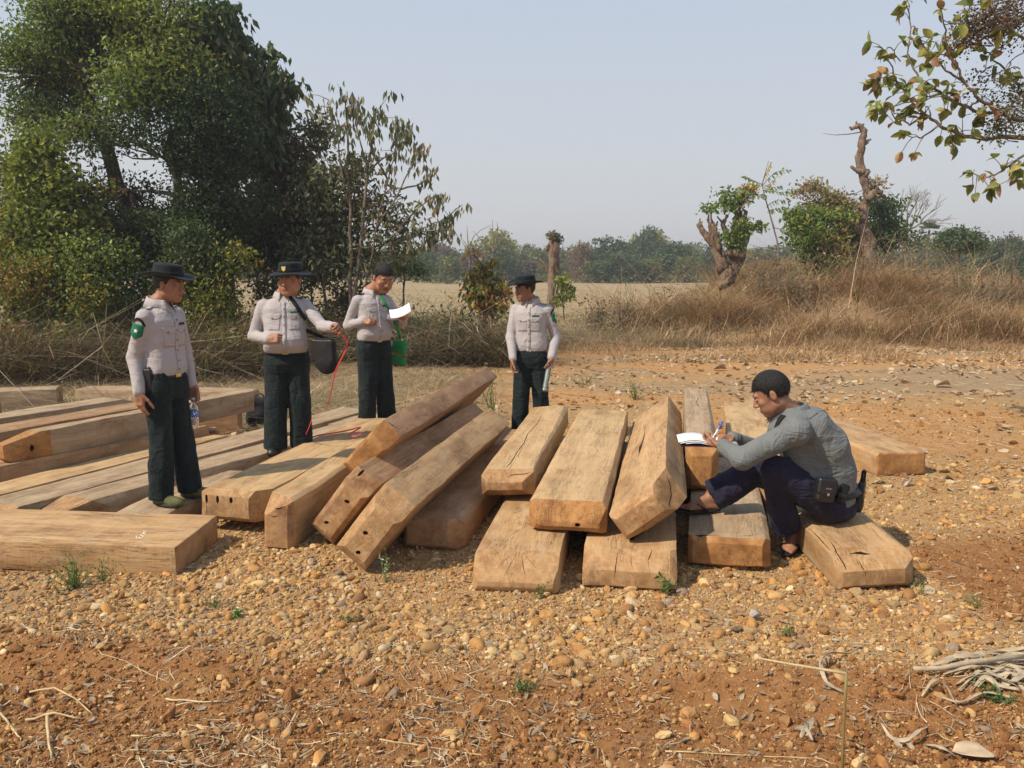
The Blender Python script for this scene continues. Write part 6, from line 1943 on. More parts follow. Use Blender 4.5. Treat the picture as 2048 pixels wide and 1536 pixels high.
    def finish_body(b, joints):
        """the rest of the body under the clothes, then everything joined as ONE mesh"""
        S = Solid()
        for a, c, r0, r1 in joints: S.u(s_cone(a, c, r0 * b.s, r1 * b.s), .03)
        me = S.mesh('core', .012); m2o(me, [b.skin]); b.bodyparts.append(me)
        V, F, Mi = [], [], []; n = 0
        for me in b.bodyparts:
            v = np.empty(len(me.vertices) * 3, np.float32); me.vertices.foreach_get('co', v); V.append(v.reshape(-1, 3))
            f = np.empty(len(me.loops), np.int32); me.loops.foreach_get('vertex_index', f); F.append(f.reshape(-1, 4) + n); n += len(V[-1])
            q = np.empty(len(me.polygons), np.int32); me.polygons.foreach_get('material_index', q); Mi.append(q)
            bpy.data.meshes.remove(me)
        me = mesh_np('body', np.concatenate(V), np.concatenate(F), True, mi=np.concatenate(Mi))
        b.put('body', me, [b.skin, LIPS])


def bvh_of(o):
    me = o.data; v = np.empty(len(me.vertices) * 3, np.float32); me.vertices.foreach_get('co', v)
    return BVHTree.FromPolygons([Vector(q) for q in v.reshape(-1, 3)], [tuple(p.vertices) for p in me.polygons])


def decal(name, bvh, c, n, upv, outline, m, parent, off=.002, thick=.002, nx=8, ny=8, bulge=0.0):
    """cloth piece lying on the surface under c, looked at along -n. outline(t) -> (left, right) for t in 0..1 top to bottom; rows give height"""
    n = unit(_A(n)); u = unit(np.cross(_A(upv), n)); v = np.cross(n, u)
    hgt = outline(None); V = []; miss = 0
    for i in range(ny + 1):
        t_ = i / ny; a, e, dz = outline(t_)
        for j in range(nx + 1):
            x = a + (e - a) * j / nx
            q = _A(c) + u * x + v * (hgt / 2 - hgt * t_ + dz * 0)
            loc, nr, _, ds = bvh.ray_cast(Vector(q + n * .12), Vector(-n), .3)
            if loc is None: loc = Vector(q); nr = Vector(n); miss += 1
            e_ = min(j, nx - j, i, ny - i) > 0
            V.append(np.array(loc) + np.array(nr if nr.dot(Vector(n)) > 0 else Vector(n)) * (off + bulge * e_))
    F = [(i * (nx + 1) + j, (i + 1) * (nx + 1) + j, (i + 1) * (nx + 1) + j + 1, i * (nx + 1) + j + 1) for i in range(ny) for j in range(nx)]
    me = mesh_np(name, np.array(V), np.array(F), True)
    o = link(name, me, m, parent, keep=False)
    md = o.modifiers.new('t', 'SOLIDIFY'); md.thickness = thick; md.offset = 1
    return o


def rect(w, h, taper=0.0): return lambda t: h if t is None else (-w / 2 * (1 - taper * t), w / 2 * (1 - taper * t), 0)
def shield(w, h): return lambda t: h if t is None else (-w / 2 * min(1, (1.0001 - t) / .28), w / 2 * min(1, (1.0001 - t) / .28), 0)
def flap(w, h): return lambda t: h if t is None else (-w / 2 * (1 if t < .6 else 1 - (t - .6) * 1.6), w / 2 * (1 if t < .6 else 1 - (t - .6) * 1.6), 0)


def disc_mesh(mb, c, n, r, k=8, th=.002):
    n = unit(_A(n)); a = unit(np.cross(n, (.3, .2, 1))); e = np.cross(n, a)
    V = [_A(c) + n * z + (a * math.cos(2 * math.pi * i / k) + e * math.sin(2 * math.pi * i / k)) * r for z in (0, th) for i in range(k)]
    mb.add(V, [tuple(range(k))[::-1], tuple(range(k, 2 * k))] + [(i, (i + 1) % k, k + (i + 1) % k, k + i) for i in range(k)])


def star_mesh(mb, bvh, c, n, upv, r, off=.006):
    n = unit(_A(n)); u = unit(np.cross(_A(upv), n)); v = np.cross(n, u); V = []
    for i in range(10):
        a = math.pi / 2 + i * math.pi / 5; q = _A(c) + (u * math.cos(a) + v * math.sin(a)) * (r if i % 2 == 0 else r * .42)
        loc = bvh.ray_cast(Vector(q + n * .1), Vector(-n), .3)[0] or Vector(q); V.append(np.array(loc) + n * off)
    V += [np.array(x) + n * .0015 for x in V]
    mb.add(V, [tuple(range(10, 20)), tuple(range(9, -1, -1))] + [(i, (i + 1) % 10, 10 + (i + 1) % 10, 10 + i) for i in range(10)])


def collar(b, m, wide=1.0, open_=.5, dark=False, n=None, parent=None):
    """turned down shirt collar with two points"""
    N = np.array(b.neck if n is None else n); s = b.s; R = .066 * s * wide
    V, F = [], []; k = 26
    for i in range(k + 1):
        f = i / k; th = math.pi / 2 + open_ * .5 + f * (2 * math.pi - open_)     # from front right round the back to front left
        c_, s_ = math.cos(th), math.sin(th); fr = (1 - abs(2 * f - 1)); pt = max(0, 1 - fr / .16)
        for r, z in ((R * .96, -.035), (R * .98, .018 + .020 * (s_ < 0) * abs(s_)), (R * 1.08, .016 + .020 * (s_ < 0) * abs(s_)), (R * 1.46 + .012 * pt, -.036 - .034 * pt)):
            V.append(N + np.array([c_ * r, s_ * r * 1.05 + (.010 * pt), z * s + .012 - .010 * max(0, s_)]))
    for i in range(k):
        for j in range(3): F.append((4 * i + j, 4 * i + j + 1, 4 * (i + 1) + j + 1, 4 * (i + 1) + j))
    o = b.put('collar', mesh_np('collar', np.array(V), np.array(F), True), m, parent)
    md = o.modifiers.new('t', 'SOLIDIFY'); md.thickness = .003; md.offset = 0
    return o


def wrinkle(amp=.005, seed=0, stretch=(13, 13, 6), base=.004):
    def f(p):
        w = fbm(p * 5.0 + seed, 2, 70) * .5
        q = p * np.array(stretch) + seed * 3.1 + w[:, None] * 1.6
        r = 1 - np.abs(vnoise(q, 81)) * 2.2
        r2 = 1 - np.abs(vnoise(q[:, [1, 2, 0]] * (1.9, 1.5, 1.9) + 7.7, 83)) * 2.4
        return -amp * (np.clip(r, -.3, 1) + .45 * np.clip(r2, -.3, 1)) * np.clip(.65 + .7 * vnoise(p * 4 + seed, 90), 0, 1.3) + base * fbm(p * 9 + seed, 2, 60)
    return f


def shoe(b, ankle, fdir, length=.27, m=None, name='shoe', sole=None):
    s = b.s; d = unit(_A((fdir[0], fdir[1], 0))); w = np.array([-d[1], d[0], 0]); A = _A(ankle); z0 = A[2] - .075 * s
    M = np.stack([w, d, np.array([0, 0, 1.0])], 1); S = Solid()
    heel = A - d * .045 * s; toe = A + d * (length - .10) * s
    heel[2] = z0 + .04 * s; toe[2] = z0 + .028 * s
    S.u(s_cone(heel, A + d * .04 * s * 1.0 + (0, 0, -.035 * s), .036 * s, .04 * s), .02); S.u(s_cone(heel + d * .06 * s, toe, .042 * s, .036 * s), .03)
    S.u(s_ell(toe - d * .02 * s, _A((.046, .06, .036)) * s, M), .02); S.u(s_cone(A, A + _A((0, 0, -.05)) * s, .040 * s, .038 * s), .03)
    S.clip((0, 0, z0), (0, 0, -1))
    o = b.put(name, S.mesh(name, .005), m or BLACK)
    S = Solid(); mid = (heel + toe) / 2; mid[2] = z0 + .009 * s
    S.u(s_ell((mid[0], mid[1], mid[2]), _A((.050, length * .53, .03)) * s, M), .01); S.clip((0, 0, z0), (0, 0, -1)); S.clip((0, 0, z0 + .018 * s), (0, 0, 1))
    b.put('sole', S.mesh('sole', .005), sole or flat_mat('rubber', (.03, .03, .032)) if 'rubber' not in bpy.data.materials else bpy.data.materials['rubber'], o)
    return o
# ================================================================== people
def standing(label, px, y, zf, f, s, headc, hyaw, hpitch, armR, armL, legs, fat=1.0, belly=0.0, hair='short', hat=None, skin=SKIN,
             facefat=1.0, seed=0, headk=1.0, patch=None, epaul=(True, True), shoes=None, badge=False, buckle=GOLD, lean=0.0, open_=.6, patch_l=False, hroll=0):
    loc = at(px, 800, y); loc.z = zf
    b = Body(label, loc, f, s, skin)
    b.neck = _A((0, -.02 + lean, 1.405)) * s
    if headc is None: hc = b.neck + _A((0, .035, .155)) * s
    else: hc = headc(b)
    b.head(hc, hyaw, hpitch, hair, hat, facefat, k=headk, roll=hroll)
    P = {}
    for sd, arm in (('R', armR), ('L', armL)):
        sg = 1 if sd == 'R' else -1
        sh = _A((sg * .164 * (1 + .25 * (fat - 1)), -.01 + lean, 1.325)) * s
        el = _A(b.L(*arm['e'])) ; wr = _A(b.L(*arm['w']))
        # keep human lengths while following the picture
        el = sh + unit(el - sh) * .295 * s
        dw = wr - el; wr = el + unit(dw) * .255 * s
        P[sd] = (sh, el, wr)
        if arm.get('d') is not None:
            P['g' + sd] = b.hand(el, wr, b.L(*arm['d']) - wr if len(arm['d']) == 3 and arm.get('px') else _A(arm['d']), _A(arm['n']), sg, arm.get('curl', (.3, .35, .4, .45, .5)), arm.get('thumb', .4), k=arm.get('k', 1.0))
    b.P = P
    # shirt
    S = Solid()
    fx = 1 + .55 * (fat - 1)
    zz = _A([.895, .93, .97, 1.03, 1.10, 1.20, 1.29, 1.345, 1.385, 1.42]) * s
    rx = _A([.146, .160, .162, .155, .150, .156, .158, .124, .074, .048]) * s * fx
    ry = _A([.104, .114, .120, .114, .110, .116, .114, .094, .072, .056]) * s * (1 + .5 * (fat - 1))
    cy = _A([0, .002, .004, .004, .002, .004, 0, -.006, -.014, -.018]) * s + np.linspace(0, lean, 10)
    if belly:
        g = np.exp(-((zz / s - 1.02) / .11) ** 2) * belly * s; cy = cy + g * .5; ry = ry + g * .55
    S.u(s_loft(zz, zz * 0, cy, rx, ry, 2.4), .02)
    S.clip((0, 0, .905 * s), (0, 0, -1))
    for sd, sg in (('R', 1), ('L', -1)):
        sh, el, wr = P[sd]; ub = (1 + .22 * (fat - 1)) * s
        S.u(s_cone(b.neck + _A((sg * .03, 0, -.068)) * s, sh + _A((-sg * .02, 0, -.008)) * s, .044 * s, .050 * ub), .022)
        S.u(s_cone(sh + _A((0, 0, -.012)), el, .053 * ub, .047 * ub), .018); S.u(s_cone(el, wr - (wr - el) * .04, .048 * ub, .038 * ub), .014)
    S.warp(wrinkle(.0042, seed, (9, 9, 8), .003))
    for sd in 'RL':
        sh, el, wr = P[sd]; S.clip(wr + unit(wr - el) * .004, unit(wr - el)) if False else None
    me = S.mesh('shirt', .0058); shirt = b.put('shirt', me, SHIRT)
    bv = bvh_of(shirt); b.bv = bv; b.shirt = shirt
    for sd in 'RL':
        sh, el, wr = P[sd]; a = unit(wr - el); S = Solid(); r = .0375 * (1 + .22 * (fat - 1)) * s
        S.u(s_cone(wr - a * .055 * s, wr + a * .004, r + .001, r - .002), .01); S.sub(s_cone(wr, wr + a * .03, r - .008, r - .006), .003); S.clip(wr + a * .008, a); S.clip(wr - a * .055 * s, -a)
        b.put('cuff', S.mesh('cuff', .0042), SHIRT, shirt)
    collar(b, SHIRT, 1 + .2 * (fat - 1) + .0, open_, parent=shirt)
    chest = lambda x, z: _A((x, .2, z)) * s
    for sg in (-1, 1):
        decal('pocket', bv, chest(sg * .082 * fx, 1.165), (sg * .25, 1, 0), (0, 0, 1), rect(.105 * s, .115 * s, .06), SHIRT, shirt, .0006, .0014, 8, 8, .0)
        decal('pocket_flap', bv, chest(sg * .082 * fx, 1.222), (sg * .25, 1, 0), (0, 0, 1), flap(.112 * s, .048 * s), SHIRT, shirt, .0024, .0016, 8, 5, .0)
    decal('placket', bv, chest(0, 1.13), (0, 1, 0), (0, 0, 1), rect(.030 * s, .43 * s), SHIRT, shirt, .0022, .0025, 2, 26)
    mb = MB()
    for z in (1.29, 1.22, 1.15, 1.08, 1.01, .95):
        h = bv.ray_cast(Vector(chest(0, z) + _A((0, .2, 0))), Vector((0, -1, 0)))
        if h[0] is not None: disc_mesh(mb, np.array(h[0]) + (0, .0048, 0), (0, 1, 0), .0062 * s)
    for sg in (-1, 1):
        h = bv.ray_cast(Vector(chest(sg * .082 * fx, 1.210) + _A((0, .2, 0))), Vector((0, -1, 0)))
        if h[0] is not None: disc_mesh(mb, np.array(h[0]) + np.array(h[1]) * .009, h[1], .0062 * s)
    mb.build('buttons', BUTTON, shirt, keep=False)['kind'] = 'stuff'
    decal('name_tape', bv, chest(-.085 * fx, 1.262), (-.25, 1, 0), (0, 0, 1), rect(.07 * s, .014 * s), BLACKCLOTH if seed % 2 else BADGE, shirt, .0035, .002, 6, 2)
    for i, sg in enumerate((1, -1)):
        sh = P['R' if sg == 1 else 'L'][0]
        c = (b.neck + sh) / 2 + _A((sg * .035, 0, .1)) * s
        decal('epaulette', bv, c, (sg * .25, 0, 1), (sg, 0, 0), rect(.048 * s, .115 * s, .25), (HATM if epaul[i] == 'dark' else SHIRT), shirt, .004, .004, 4, 8, .001)
    if patch:
        for sd in patch:
            sh, el, wr = P[sd]; a = unit(el - sh); sg = 1 if sd == 'R' else -1
            nn = unit(_A((sg, .25, 0)) - a * (_A((sg, .25, 0)) @ a)) ; c = sh + a * .105 * s
            pt = decal('shoulder_patch', bv, c, nn, -a, shield(.082 * s, .105 * s), BADGE, shirt, .003, .002, 8, 10)
            mb = MB(); star_mesh(mb, bv, c - a * .006, nn, -a, .017 * s); mb.build('patch_star', WHITE, shirt, keep=False)
            c2 = sh + a * .035 * s; u = unit(np.cross(-a, nn)); mb = MB(); V = []
            for i in range(11):
                ph = -1.1 + 2.2 * i / 10
                for r in (.070, .089):
                    q = c2 + u * math.sin(ph) * r * .62 * s - a * (math.cos(ph) * r - .062) * s
                    l_ = bv.ray_cast(Vector(q + nn * .12), Vector(-nn), .3); V.append(np.array(l_[0]) + nn * .003 if l_[0] is not None else q)
            V = np.array(V); V2 = V + nn * .002; n_ = len(V)
            F = [(2 * i, 2 * i + 1, 2 * i + 3, 2 * i + 2) for i in range(10)]
            mb.add(np.concatenate([V, V2]), [tuple(n_ + k for k in f_) for f_ in F] + [f_[::-1] for f_ in F] + [(2 * i, 2 * i + 2, n_ + 2 * i + 2, n_ + 2 * i) for i in range(10)] + [(2 * i + 3, 2 * i + 1, n_ + 2 * i + 1, n_ + 2 * i + 3) for i in range(10)])
            # white lettering band
            for i in range(1, 19):
                j = i / 2.0; k0 = int(j); fr = j - k0; A_ = (V2[2 * k0] * .72 + V2[2 * k0 + 1] * .28) * (1 - fr) + (V2[2 * min(k0 + 1, 10)] * .72 + V2[2 * min(k0 + 1, 10) + 1] * .28) * fr
                B_ = (V2[2 * k0] * .28 + V2[2 * k0 + 1] * .72) * (1 - fr) + (V2[2 * min(k0 + 1, 10)] * .28 + V2[2 * min(k0 + 1, 10) + 1] * .72) * fr
            mb.build('patch_arc', BADGE if False else HATM, shirt, keep=False)
    # trousers
    S = Solid()
    zt = _A([.74, .80, .86, .91, .925]) * s
    S.u(s_loft(zt, zt * 0, zt * 0 - .004, _A([.150, .166, .162, .150, .148]) * s * fx, _A([.102, .122, .120, .108, .106]) * s * (1 + .5 * (fat - 1)), 2.4), .02)
    for sg, (kn, an) in ((1, legs[0]), (-1, legs[1])):
        hp = _A((sg * .085, -.005, .80)) * s; kn = _A(kn) * s; an = _A(an) * s
        S.u(s_cone(hp, kn, .090 * s * fx, .078 * s * fx), .028); S.u(s_cone(kn, an, .080 * s * fx, .084 * s * fx), .012)
    S.clip((0, 0, .922 * s), (0, 0, 1)); S.clip((0, 0, .045 * s), (0, 0, -1))
    S.warp(wrinkle(.012, seed + 5, (11, 11, 2.4), .004)); 
    tr = b.put('trousers', S.mesh('trousers', .0064), PANTS); b.tr = tr
    S = Solid(); zb = _A([.896, .934]) * s
    S.u(s_loft(_A([.8935, .9335]) * s, _A([0, 0]), _A([0, 0]) + belly * .12, _A([.155, .154]) * s * fx, _A([.113, .112]) * s * (1 + .5 * (fat - 1)), 2.4), .005)
    belt = b.put('belt', S.mesh('belt', .006), BLACK)
    bb = bvh_of(belt); decal('buckle', bb, _A((0, .2, .9135)) * s, (0, 1, 0), (0, 0, 1), rect(.05 * s, .036 * s), buckle, belt, .002, .004, 4, 3)
    for sg, (kn, an) in ((1, legs[0]), (-1, legs[1])):
        an = _A(an) * s; dd = (sg * .18 + (legs[2][0] if len(legs) > 2 else 0), 1)
        o = shoe(b, (an[0], an[1], .078 * s), dd, m=(shoes or BLACK))
    b.finish_body([(b.neck - _A((0, 0, .05)), (0, 0, 1.0 * s), .05, .09), ((0, 0, 1.0 * s), (0, 0, .85 * s), .09, .10)] +
                  [(P[q][0], P[q][1], .04, .035) for q in 'RL'] + [(P[q][1], P[q][2], .034, .028) for q in 'RL'] + [(b.neck - _A((0, 0, .11)), P[q][0] - _A((0, 0, .03)), .03, .03) for q in 'RL'] +
                  [((sg * .085 * s, 0, .84 * s), _A(l_[0]) * s, .07, .05) for sg, l_ in ((1, legs[0]), (-1, legs[1]))] + [(_A(l_[0]) * s, _A(l_[1]) * s, .05, .035) for l_ in legs[:2]])
    return b


QF = 1.28
# --- leftmost man
Y1 = 5.73
m1 = standing('man in dark bush hat standing in profile, arms hanging, water bottle in one hand', 333, Y1, .152, (.955, -.30), 1.0,
              lambda b: _A(b.L(338, 570, Y1 + .01)), .18, -.08,
              dict(e=(268, 722, 5.60), w=(280, 806, 5.50), d=(.02, .10, -1), n=(-1, .2, 0), curl=(.35, .28, .34, .42, .5), thumb=.25),
              dict(e=(372, 722, 6.0), w=(384, 772, 5.93), d=(-.05, .22, -1), n=(.9, .3, 0), curl=(.6, .75, .8, .85, .9), thumb=.7),
              [((.10, .02, .47), (.11, .0, .06)), ((-.09, .03, .47), (-.11, .07, .06))], hat=dict(brim=.172, tilt=.05, droop=.012, up=.018, ph=1.0), seed=1, patch='R', buckle=GOLD,
              shoes=flat_mat('olive_trainer', (.09, .095, .035), .8, var=.5))
# --- stout man
Y2 = 7.08
m2 = standing('stout man in bush hat with black shoulder bag, fist raised, holding a red tape', 576, Y2, .205, (.22, -.97), .97,
              lambda b: _A(b.L(580, 562, Y2 - .02)), -.42, -.02,
              dict(e=(510, 664, 7.05), w=(556, 682, 6.78), d=(-.85, .5, .12), n=(-.45, -.75, -.35), curl=(1.1, 1.25, 1.3, 1.35, 1.4), thumb=.9, k=1.1),
              dict(e=(648, 656, 6.98), w=(678, 656, 6.75), d=(-.35, .95, .05), n=(.75, .3, -.6), curl=(.5, .75, .85, .95, 1.0), thumb=.7, k=1.08),
              [((.105, .02, .47), (.115, .02, .06)), ((-.105, .02, .47), (-.10, .0, .06))], fat=1.34, belly=.085, hat=dict(brim=.158, tilt=.03, droop=.016, up=-.018, badge=True, ph=2.0),
              seed=2, skin=SKIN2, facefat=1.13, headk=1.12, epaul=('dark', 'dark'), patch='', open_=.7)
# --- writing man, bare headed
Y3 = 8.40
m3 = standing('bare headed man in pale uniform shirt standing and writing on a sheet of paper', 750, Y3, .175, (.62, -.78), .985,
              lambda b: _A(b.L(766, 556, Y3 - .07)), -.10, -.42,
              dict(e=(700, 640, 8.35), w=(752, 635, 8.10), d=(-.35, .9, -.05), n=(-.75, -.1, -.6), curl=(.7, .8, .85, .95, 1.0), thumb=.9),
              dict(e=(806, 650, 8.45), w=(808, 634, 8.15), d=(.65, .75, .05), n=(.1, -.1, 1), curl=(.5, .45, .5, .55, .6), thumb=.6),
              [((.09, .02, .47), (.10, .0, .06)), ((-.10, .02, .47), (-.12, .02, .06))], fat=1.18, belly=.04, seed=3, skin=SKIN2, facefat=1.08, headk=1.2, epaul=('dark', 'dark'), patch='')
# --- man behind the stack with the tube
Y4 = 8.40
m4 = standing('man in bush hat looking aside, metal tube in his lowered hand', 1062, Y4, .04, (-.22, -.97), 1.015,
              lambda b: _A(b.L(1050, 580, Y4 - .02)), .85 * -1, -.05,
              dict(e=(1024, 657, 8.40), w=(1025, 710, 8.26), d=(0, .12, -1), n=(-1, .2, 0), curl=(.3, .5, .6, .6, .6), thumb=.4),
              dict(e=(1107, 657, 8.40), w=(1104, 710, 8.28), d=(-.02, .12, -1), n=(1, .3, 0), curl=(.6, .95, 1.0, 1.05, 1.1), thumb=.8),
              [((.095, .03, .47), (.11, .05, .06)), ((-.10, .02, .47), (-.12, -.02, .06))], fat=1.02, hat=dict(brim=.172, tilt=.02, droop=.010, up=.030, ph=.5), seed=4, skin=SKIN3, patch='L', buckle=METAL)

QF = 1.08
# --- seated man, built where he sits
Y5 = 5.0
f5 = (-.97, .25)
b = Body('seated young man in grey shirt and navy trousers bent over a notebook', at(1668, 1045, 5.03), f5, 1.12, SKIN)
J = lambda px, py, y: _A(b.L(px, py, y))
b.neck = J(1582, 826, 5.0)
b.head(J(1543, 788, 4.99), .0, -.48, 'short', None, .95, k=1.0, roll=0)
shL, elL, wrL = J(1592, 862, 4.80), J(1484, 918, 4.78), J(1446, 892, 4.98)
shR, elR, wrR = J(1572, 850, 5.16), J(1530, 905, 5.30), J(1466, 877, 5.14)
S = Solid()
sp_ = [(1668, 1000, 5.03, .158, .135), (1668, 940, 5.02, .150, .135), (1652, 890, 5.0, .158, .142), (1622, 855, 5.0, .172, .135), (1594, 842, 5.0, .14, .10)]
rgt = _A((1, 0, 0))
pts = [(J(x, y_, d), w_, t_) for x, y_, d, w_, t_ in sp_]
for (p0, w0, t0), (p1, w1, t1) in zip(pts[:-1], pts[1:]):
    for o_ in (-1, 0, 1):
        S.u(s_cone(p0 + rgt * o_ * (w0 - t0 * .72), p1 + rgt * o_ * (w1 - t1 * .72), t0 * .86, t1 * .86), .03)
S.u(s_cone(b.neck + _A((-.03, 0, -.04)), shL, .060, .072), .06); S.u(s_cone(b.neck + _A((.03, 0, -.04)), shR, .060, .072), .06)
S.u(s_cone(J(1570, 862, 4.97), J(1625, 940, 4.97), .10, .12), .05); S.u(s_cone(shL, elL, .078, .064), .04); S.u(s_cone(elL, wrL, .062, .043), .02)
S.u(s_cone(shR, elR, .078, .062), .04); S.u(s_cone(elR, wrR, .060, .043), .02)
S.clip(J(1668, 1003, 5.03), (0, -.25, -1)); S.warp(wrinkle(.006, 6, (8, 8, 8), .004))
shirt5 = b.put('shirt', S.mesh('shirt', .006), GREYSHIRT)
bv5 = bvh_of(shirt5)
for el, wr in ((elL, wrL), (elR, wrR)):
    a = unit(wr - el); S = Solid(); r = .046
    S.u(s_cone(wr - a * .055, wr + a * .004, r + .002, r - .002), .01); S.sub(s_cone(wr, wr + a * .03, r - .008, r - .006), .003); S.clip(wr + a * .008, a); S.clip(wr - a * .055, -a)
    b.put('cuff', S.mesh('cuff', .0042), GREYSHIRT, shirt5)
collar(b, GREYSHIRT, 1.12, .6, n=b.neck + _A((0, .0, .012)), parent=shirt5)
o = decal('collar_badge', bv5, J(1560, 845, 4.9), (-.5, 1, .2), (0, 0, 1), rect(.05, .09, .3), BLACKCLOTH, shirt5, .004, .003, 5, 6)
# shoulder seam of the yoke
decal('yoke_seam', bv5, J(1612, 850, 4.95) , (-.35, -.6, .8), (-1, .3, .2), rect(.008, .20), GREYSHIRT, shirt5, .002, .002, 1, 14)
# hands: left steadies the notebook, right writes
gL = b.hand(elL, wrL, J(1412, 884, 5.10) - wrL, (.1, -.05, 1), -1, (.4, .55, .6, .65, .7), .6, k=.95)
gR = b.hand(elR, wrR, J(1424, 876, 5.10) - wrR, (-.55, .1, -.8), 1, (.75, .85, .95, 1.05, 1.1), .95, k=.95)
# trousers
hL, hR = J(1656, 1004, 4.94), J(1660, 1000, 5.14)
kL, kR = J(1551, 938, 4.90), J(1512, 942, 5.22)
aL, aR = J(1570, 1052, 5.08), J(1430, 990, 5.30)
S = Solid()
S.u(s_ell(J(1664, 1006, 5.04), (.175, .150, .125)), .02)
S.u(s_cone(hL, kL, .112, .088), .05); S.u(s_cone(hR, kR, .112, .086), .05)
S.u(s_cone(kL, aL + (aL - kL) * .02, .084, .088), .012); S.u(s_cone(kR, aR, .084, .100), .012)
S.clip(aL + _A((0, 0, -.012)), (0, 0, -1)) if False else None
def hemL(p):
    return np.minimum((p - aL) @ unit(aL - kL), .09 - np.sqrt(((p - aL) ** 2).sum(-1)) * 0 + 9) * (np.sqrt(((p - aL) ** 2).sum(-1)) < .2) - 9 * (np.sqrt(((p - aL) ** 2).sum(-1)) >= .2)
def hemR(p):
    return np.where(np.sqrt(((p - aR) ** 2).sum(-1)) < .2, (p - aR) @ unit(aR - kR), -9)
S.ops.append(('c', hemL, 0)); S.ops.append(('c', hemR, 0))
S.clip(J(1668, 985, 5.03), (0, .12, 1)) if False else None
S.warp(wrinkle(.014, 9, (8, 8, 6), .006))
tr5 = b.put('trousers', S.mesh('trousers', .0064), NAVY)
# belt low on the back
S = Solid(); bc = J(1668, 982, 5.03)
S.u(s_ell(bc, (.188, .166, .10)), .01)
ax_ = unit(_A((0, .22, 1)))
S.clip(bc + ax_ * .024, ax_); S.clip(bc - ax_ * .024, -ax_)
b.put('belt', S.mesh('belt', .006), BLACK)


def bare_foot(b, ankle, heel, toe, up=(0, 0, 1), sandal=True, side=1):
    A, Hh, Tt = map(_A, (ankle, heel, toe)); d = unit(Tt - Hh); u = unit(_A(up) - d * (_A(up) @ d)); w = np.cross(d, u) * side; M = np.stack([w, d, u], 1)
    Lf = np.linalg.norm(Tt - Hh); S = Solid()
    S.u(s_cone(A + u * .06, A, .036, .034), .02); S.u(s_cone(A, Hh + d * .03 + u * .028, .034, .030), .02); S.u(s_cone(A, Hh + d * Lf * .62 + u * .028, .034, .026), .03)
    S.u(s_ell(Hh + d * Lf * .62 + u * .020, (.046, .055, .018), M), .02); S.u(s_cone(Hh + d * .03 + u * .022, Hh + d * Lf * .6 + u * .018, .028, .03), .02)
    for i in range(5):
        o_ = (.034 - .017 * i); l_ = (.06, .058, .052, .045, .036)[i]; r = (.0125, .0092, .0088, .0085, .008)[i]
        p = Hh + d * Lf * (.72 - .02 * i) + w * o_ + u * .016; S.u(s_cone(p, p + d * l_ * .8 - u * .004, r * 1.05, r * .9), .006)
    S.clip(Hh, -u)
    me = S.mesh('foot', .0034); m2o(me, [b.skin]); b.bodyparts.append(me)
    S = Solid(); S.u(s_ell(Hh + d * Lf * .52 - u * .004, (.050, Lf * .56, .03), M), .01); S.clip(Hh - u * .001, u); S.clip(Hh - u * .018, -u)
    so = b.put('flip_flop', S.mesh('flip_flop', .005), flat_mat('black_rubber', (.015, .014, .014), .7) if 'black_rubber' not in bpy.data.materials else bpy.data.materials['black_rubber'])
    mb = MB(); q0 = Hh + d * Lf * .76 + w * .012
    for sg in (-1, 1):
        e = Hh + d * Lf * .36 + w * .046 * sg; mid = (q0 + e) / 2 + u * .042 + w * sg * .010
        mb.tube([q0 + u * .002, q0 * .75 + mid * .25 + u * .020, mid, e + u * .002], [.004, .005, .007, .005], 6)
    mb.build('strap', bpy.data.materials['black_rubber'], so, True, keep=False)


hx = J(1440, 1014, 5.30); tx = J(1352, 1030, 5.24)
zt_ = -float(b.M.translation.z) + .222
hx[2] = zt_; tx[2] = zt_
bare_foot(b, J(1424, 1000, 5.30) * (1, 1, 0) + _A((0, 0, zt_ + .075)), hx, tx, side=1)
zt_ = -float(b.M.translation.z) + .022
hx = J(1596, 1090, 5.16); tx = J(1566, 1108, 4.95); hx[2] = zt_; tx[2] = zt_
tx = hx + unit(tx - hx) * .24
bare_foot(b, J(1584, 1072, 5.12) * (1, 1, 0) + _A((0, 0, zt_ + .085)), hx, tx, side=-1)
b.finish_body([(b.neck, J(1640, 900, 5.0), .06, .07), (J(1640, 900, 5.0), J(1664, 1000, 5.03), .08, .09), (shL, elL, .04, .035), (elL, wrL, .034, .03), (shR, elR, .04, .035), (elR, wrR, .034, .03),
               (hL, kL, .07, .05), (kL, aL, .05, .04), (hR, kR, .07, .05), (kR, aR, .05, .045), (aR, J(1424, 1000, 5.30), .04, .034), (aL, J(1584, 1072, 5.12), .04, .034), (b.neck, shL, .045, .045), (b.neck, shR, .045, .045)])
m5 = b
# ================================================================== things the people carry
def tape(name, P, w, m, sideref=(0, 0, 1), tw=0.0, th=.0012):
    P = np.array([np.array(q, float) for q in P]); n = len(P); T = unit(np.gradient(P, axis=0)); V = []
    for i in range(n):
        a = np.array(sideref, float); s = unit(np.cross(T[i], a)); u = np.cross(s, T[i]); an = tw * i
        e = s * math.cos(an) + u * math.sin(an)
        V += [P[i] - e * w / 2, P[i] + e * w / 2]
    F = [(2 * i, 2 * i + 1, 2 * i + 3, 2 * i + 2) for i in range(n - 1)]
    me = mesh_np(name, np.array(V), np.array(F), True); o = link(name, me, m)
    md = o.modifiers.new('t', 'SOLIDIFY'); md.thickness = th
    return o


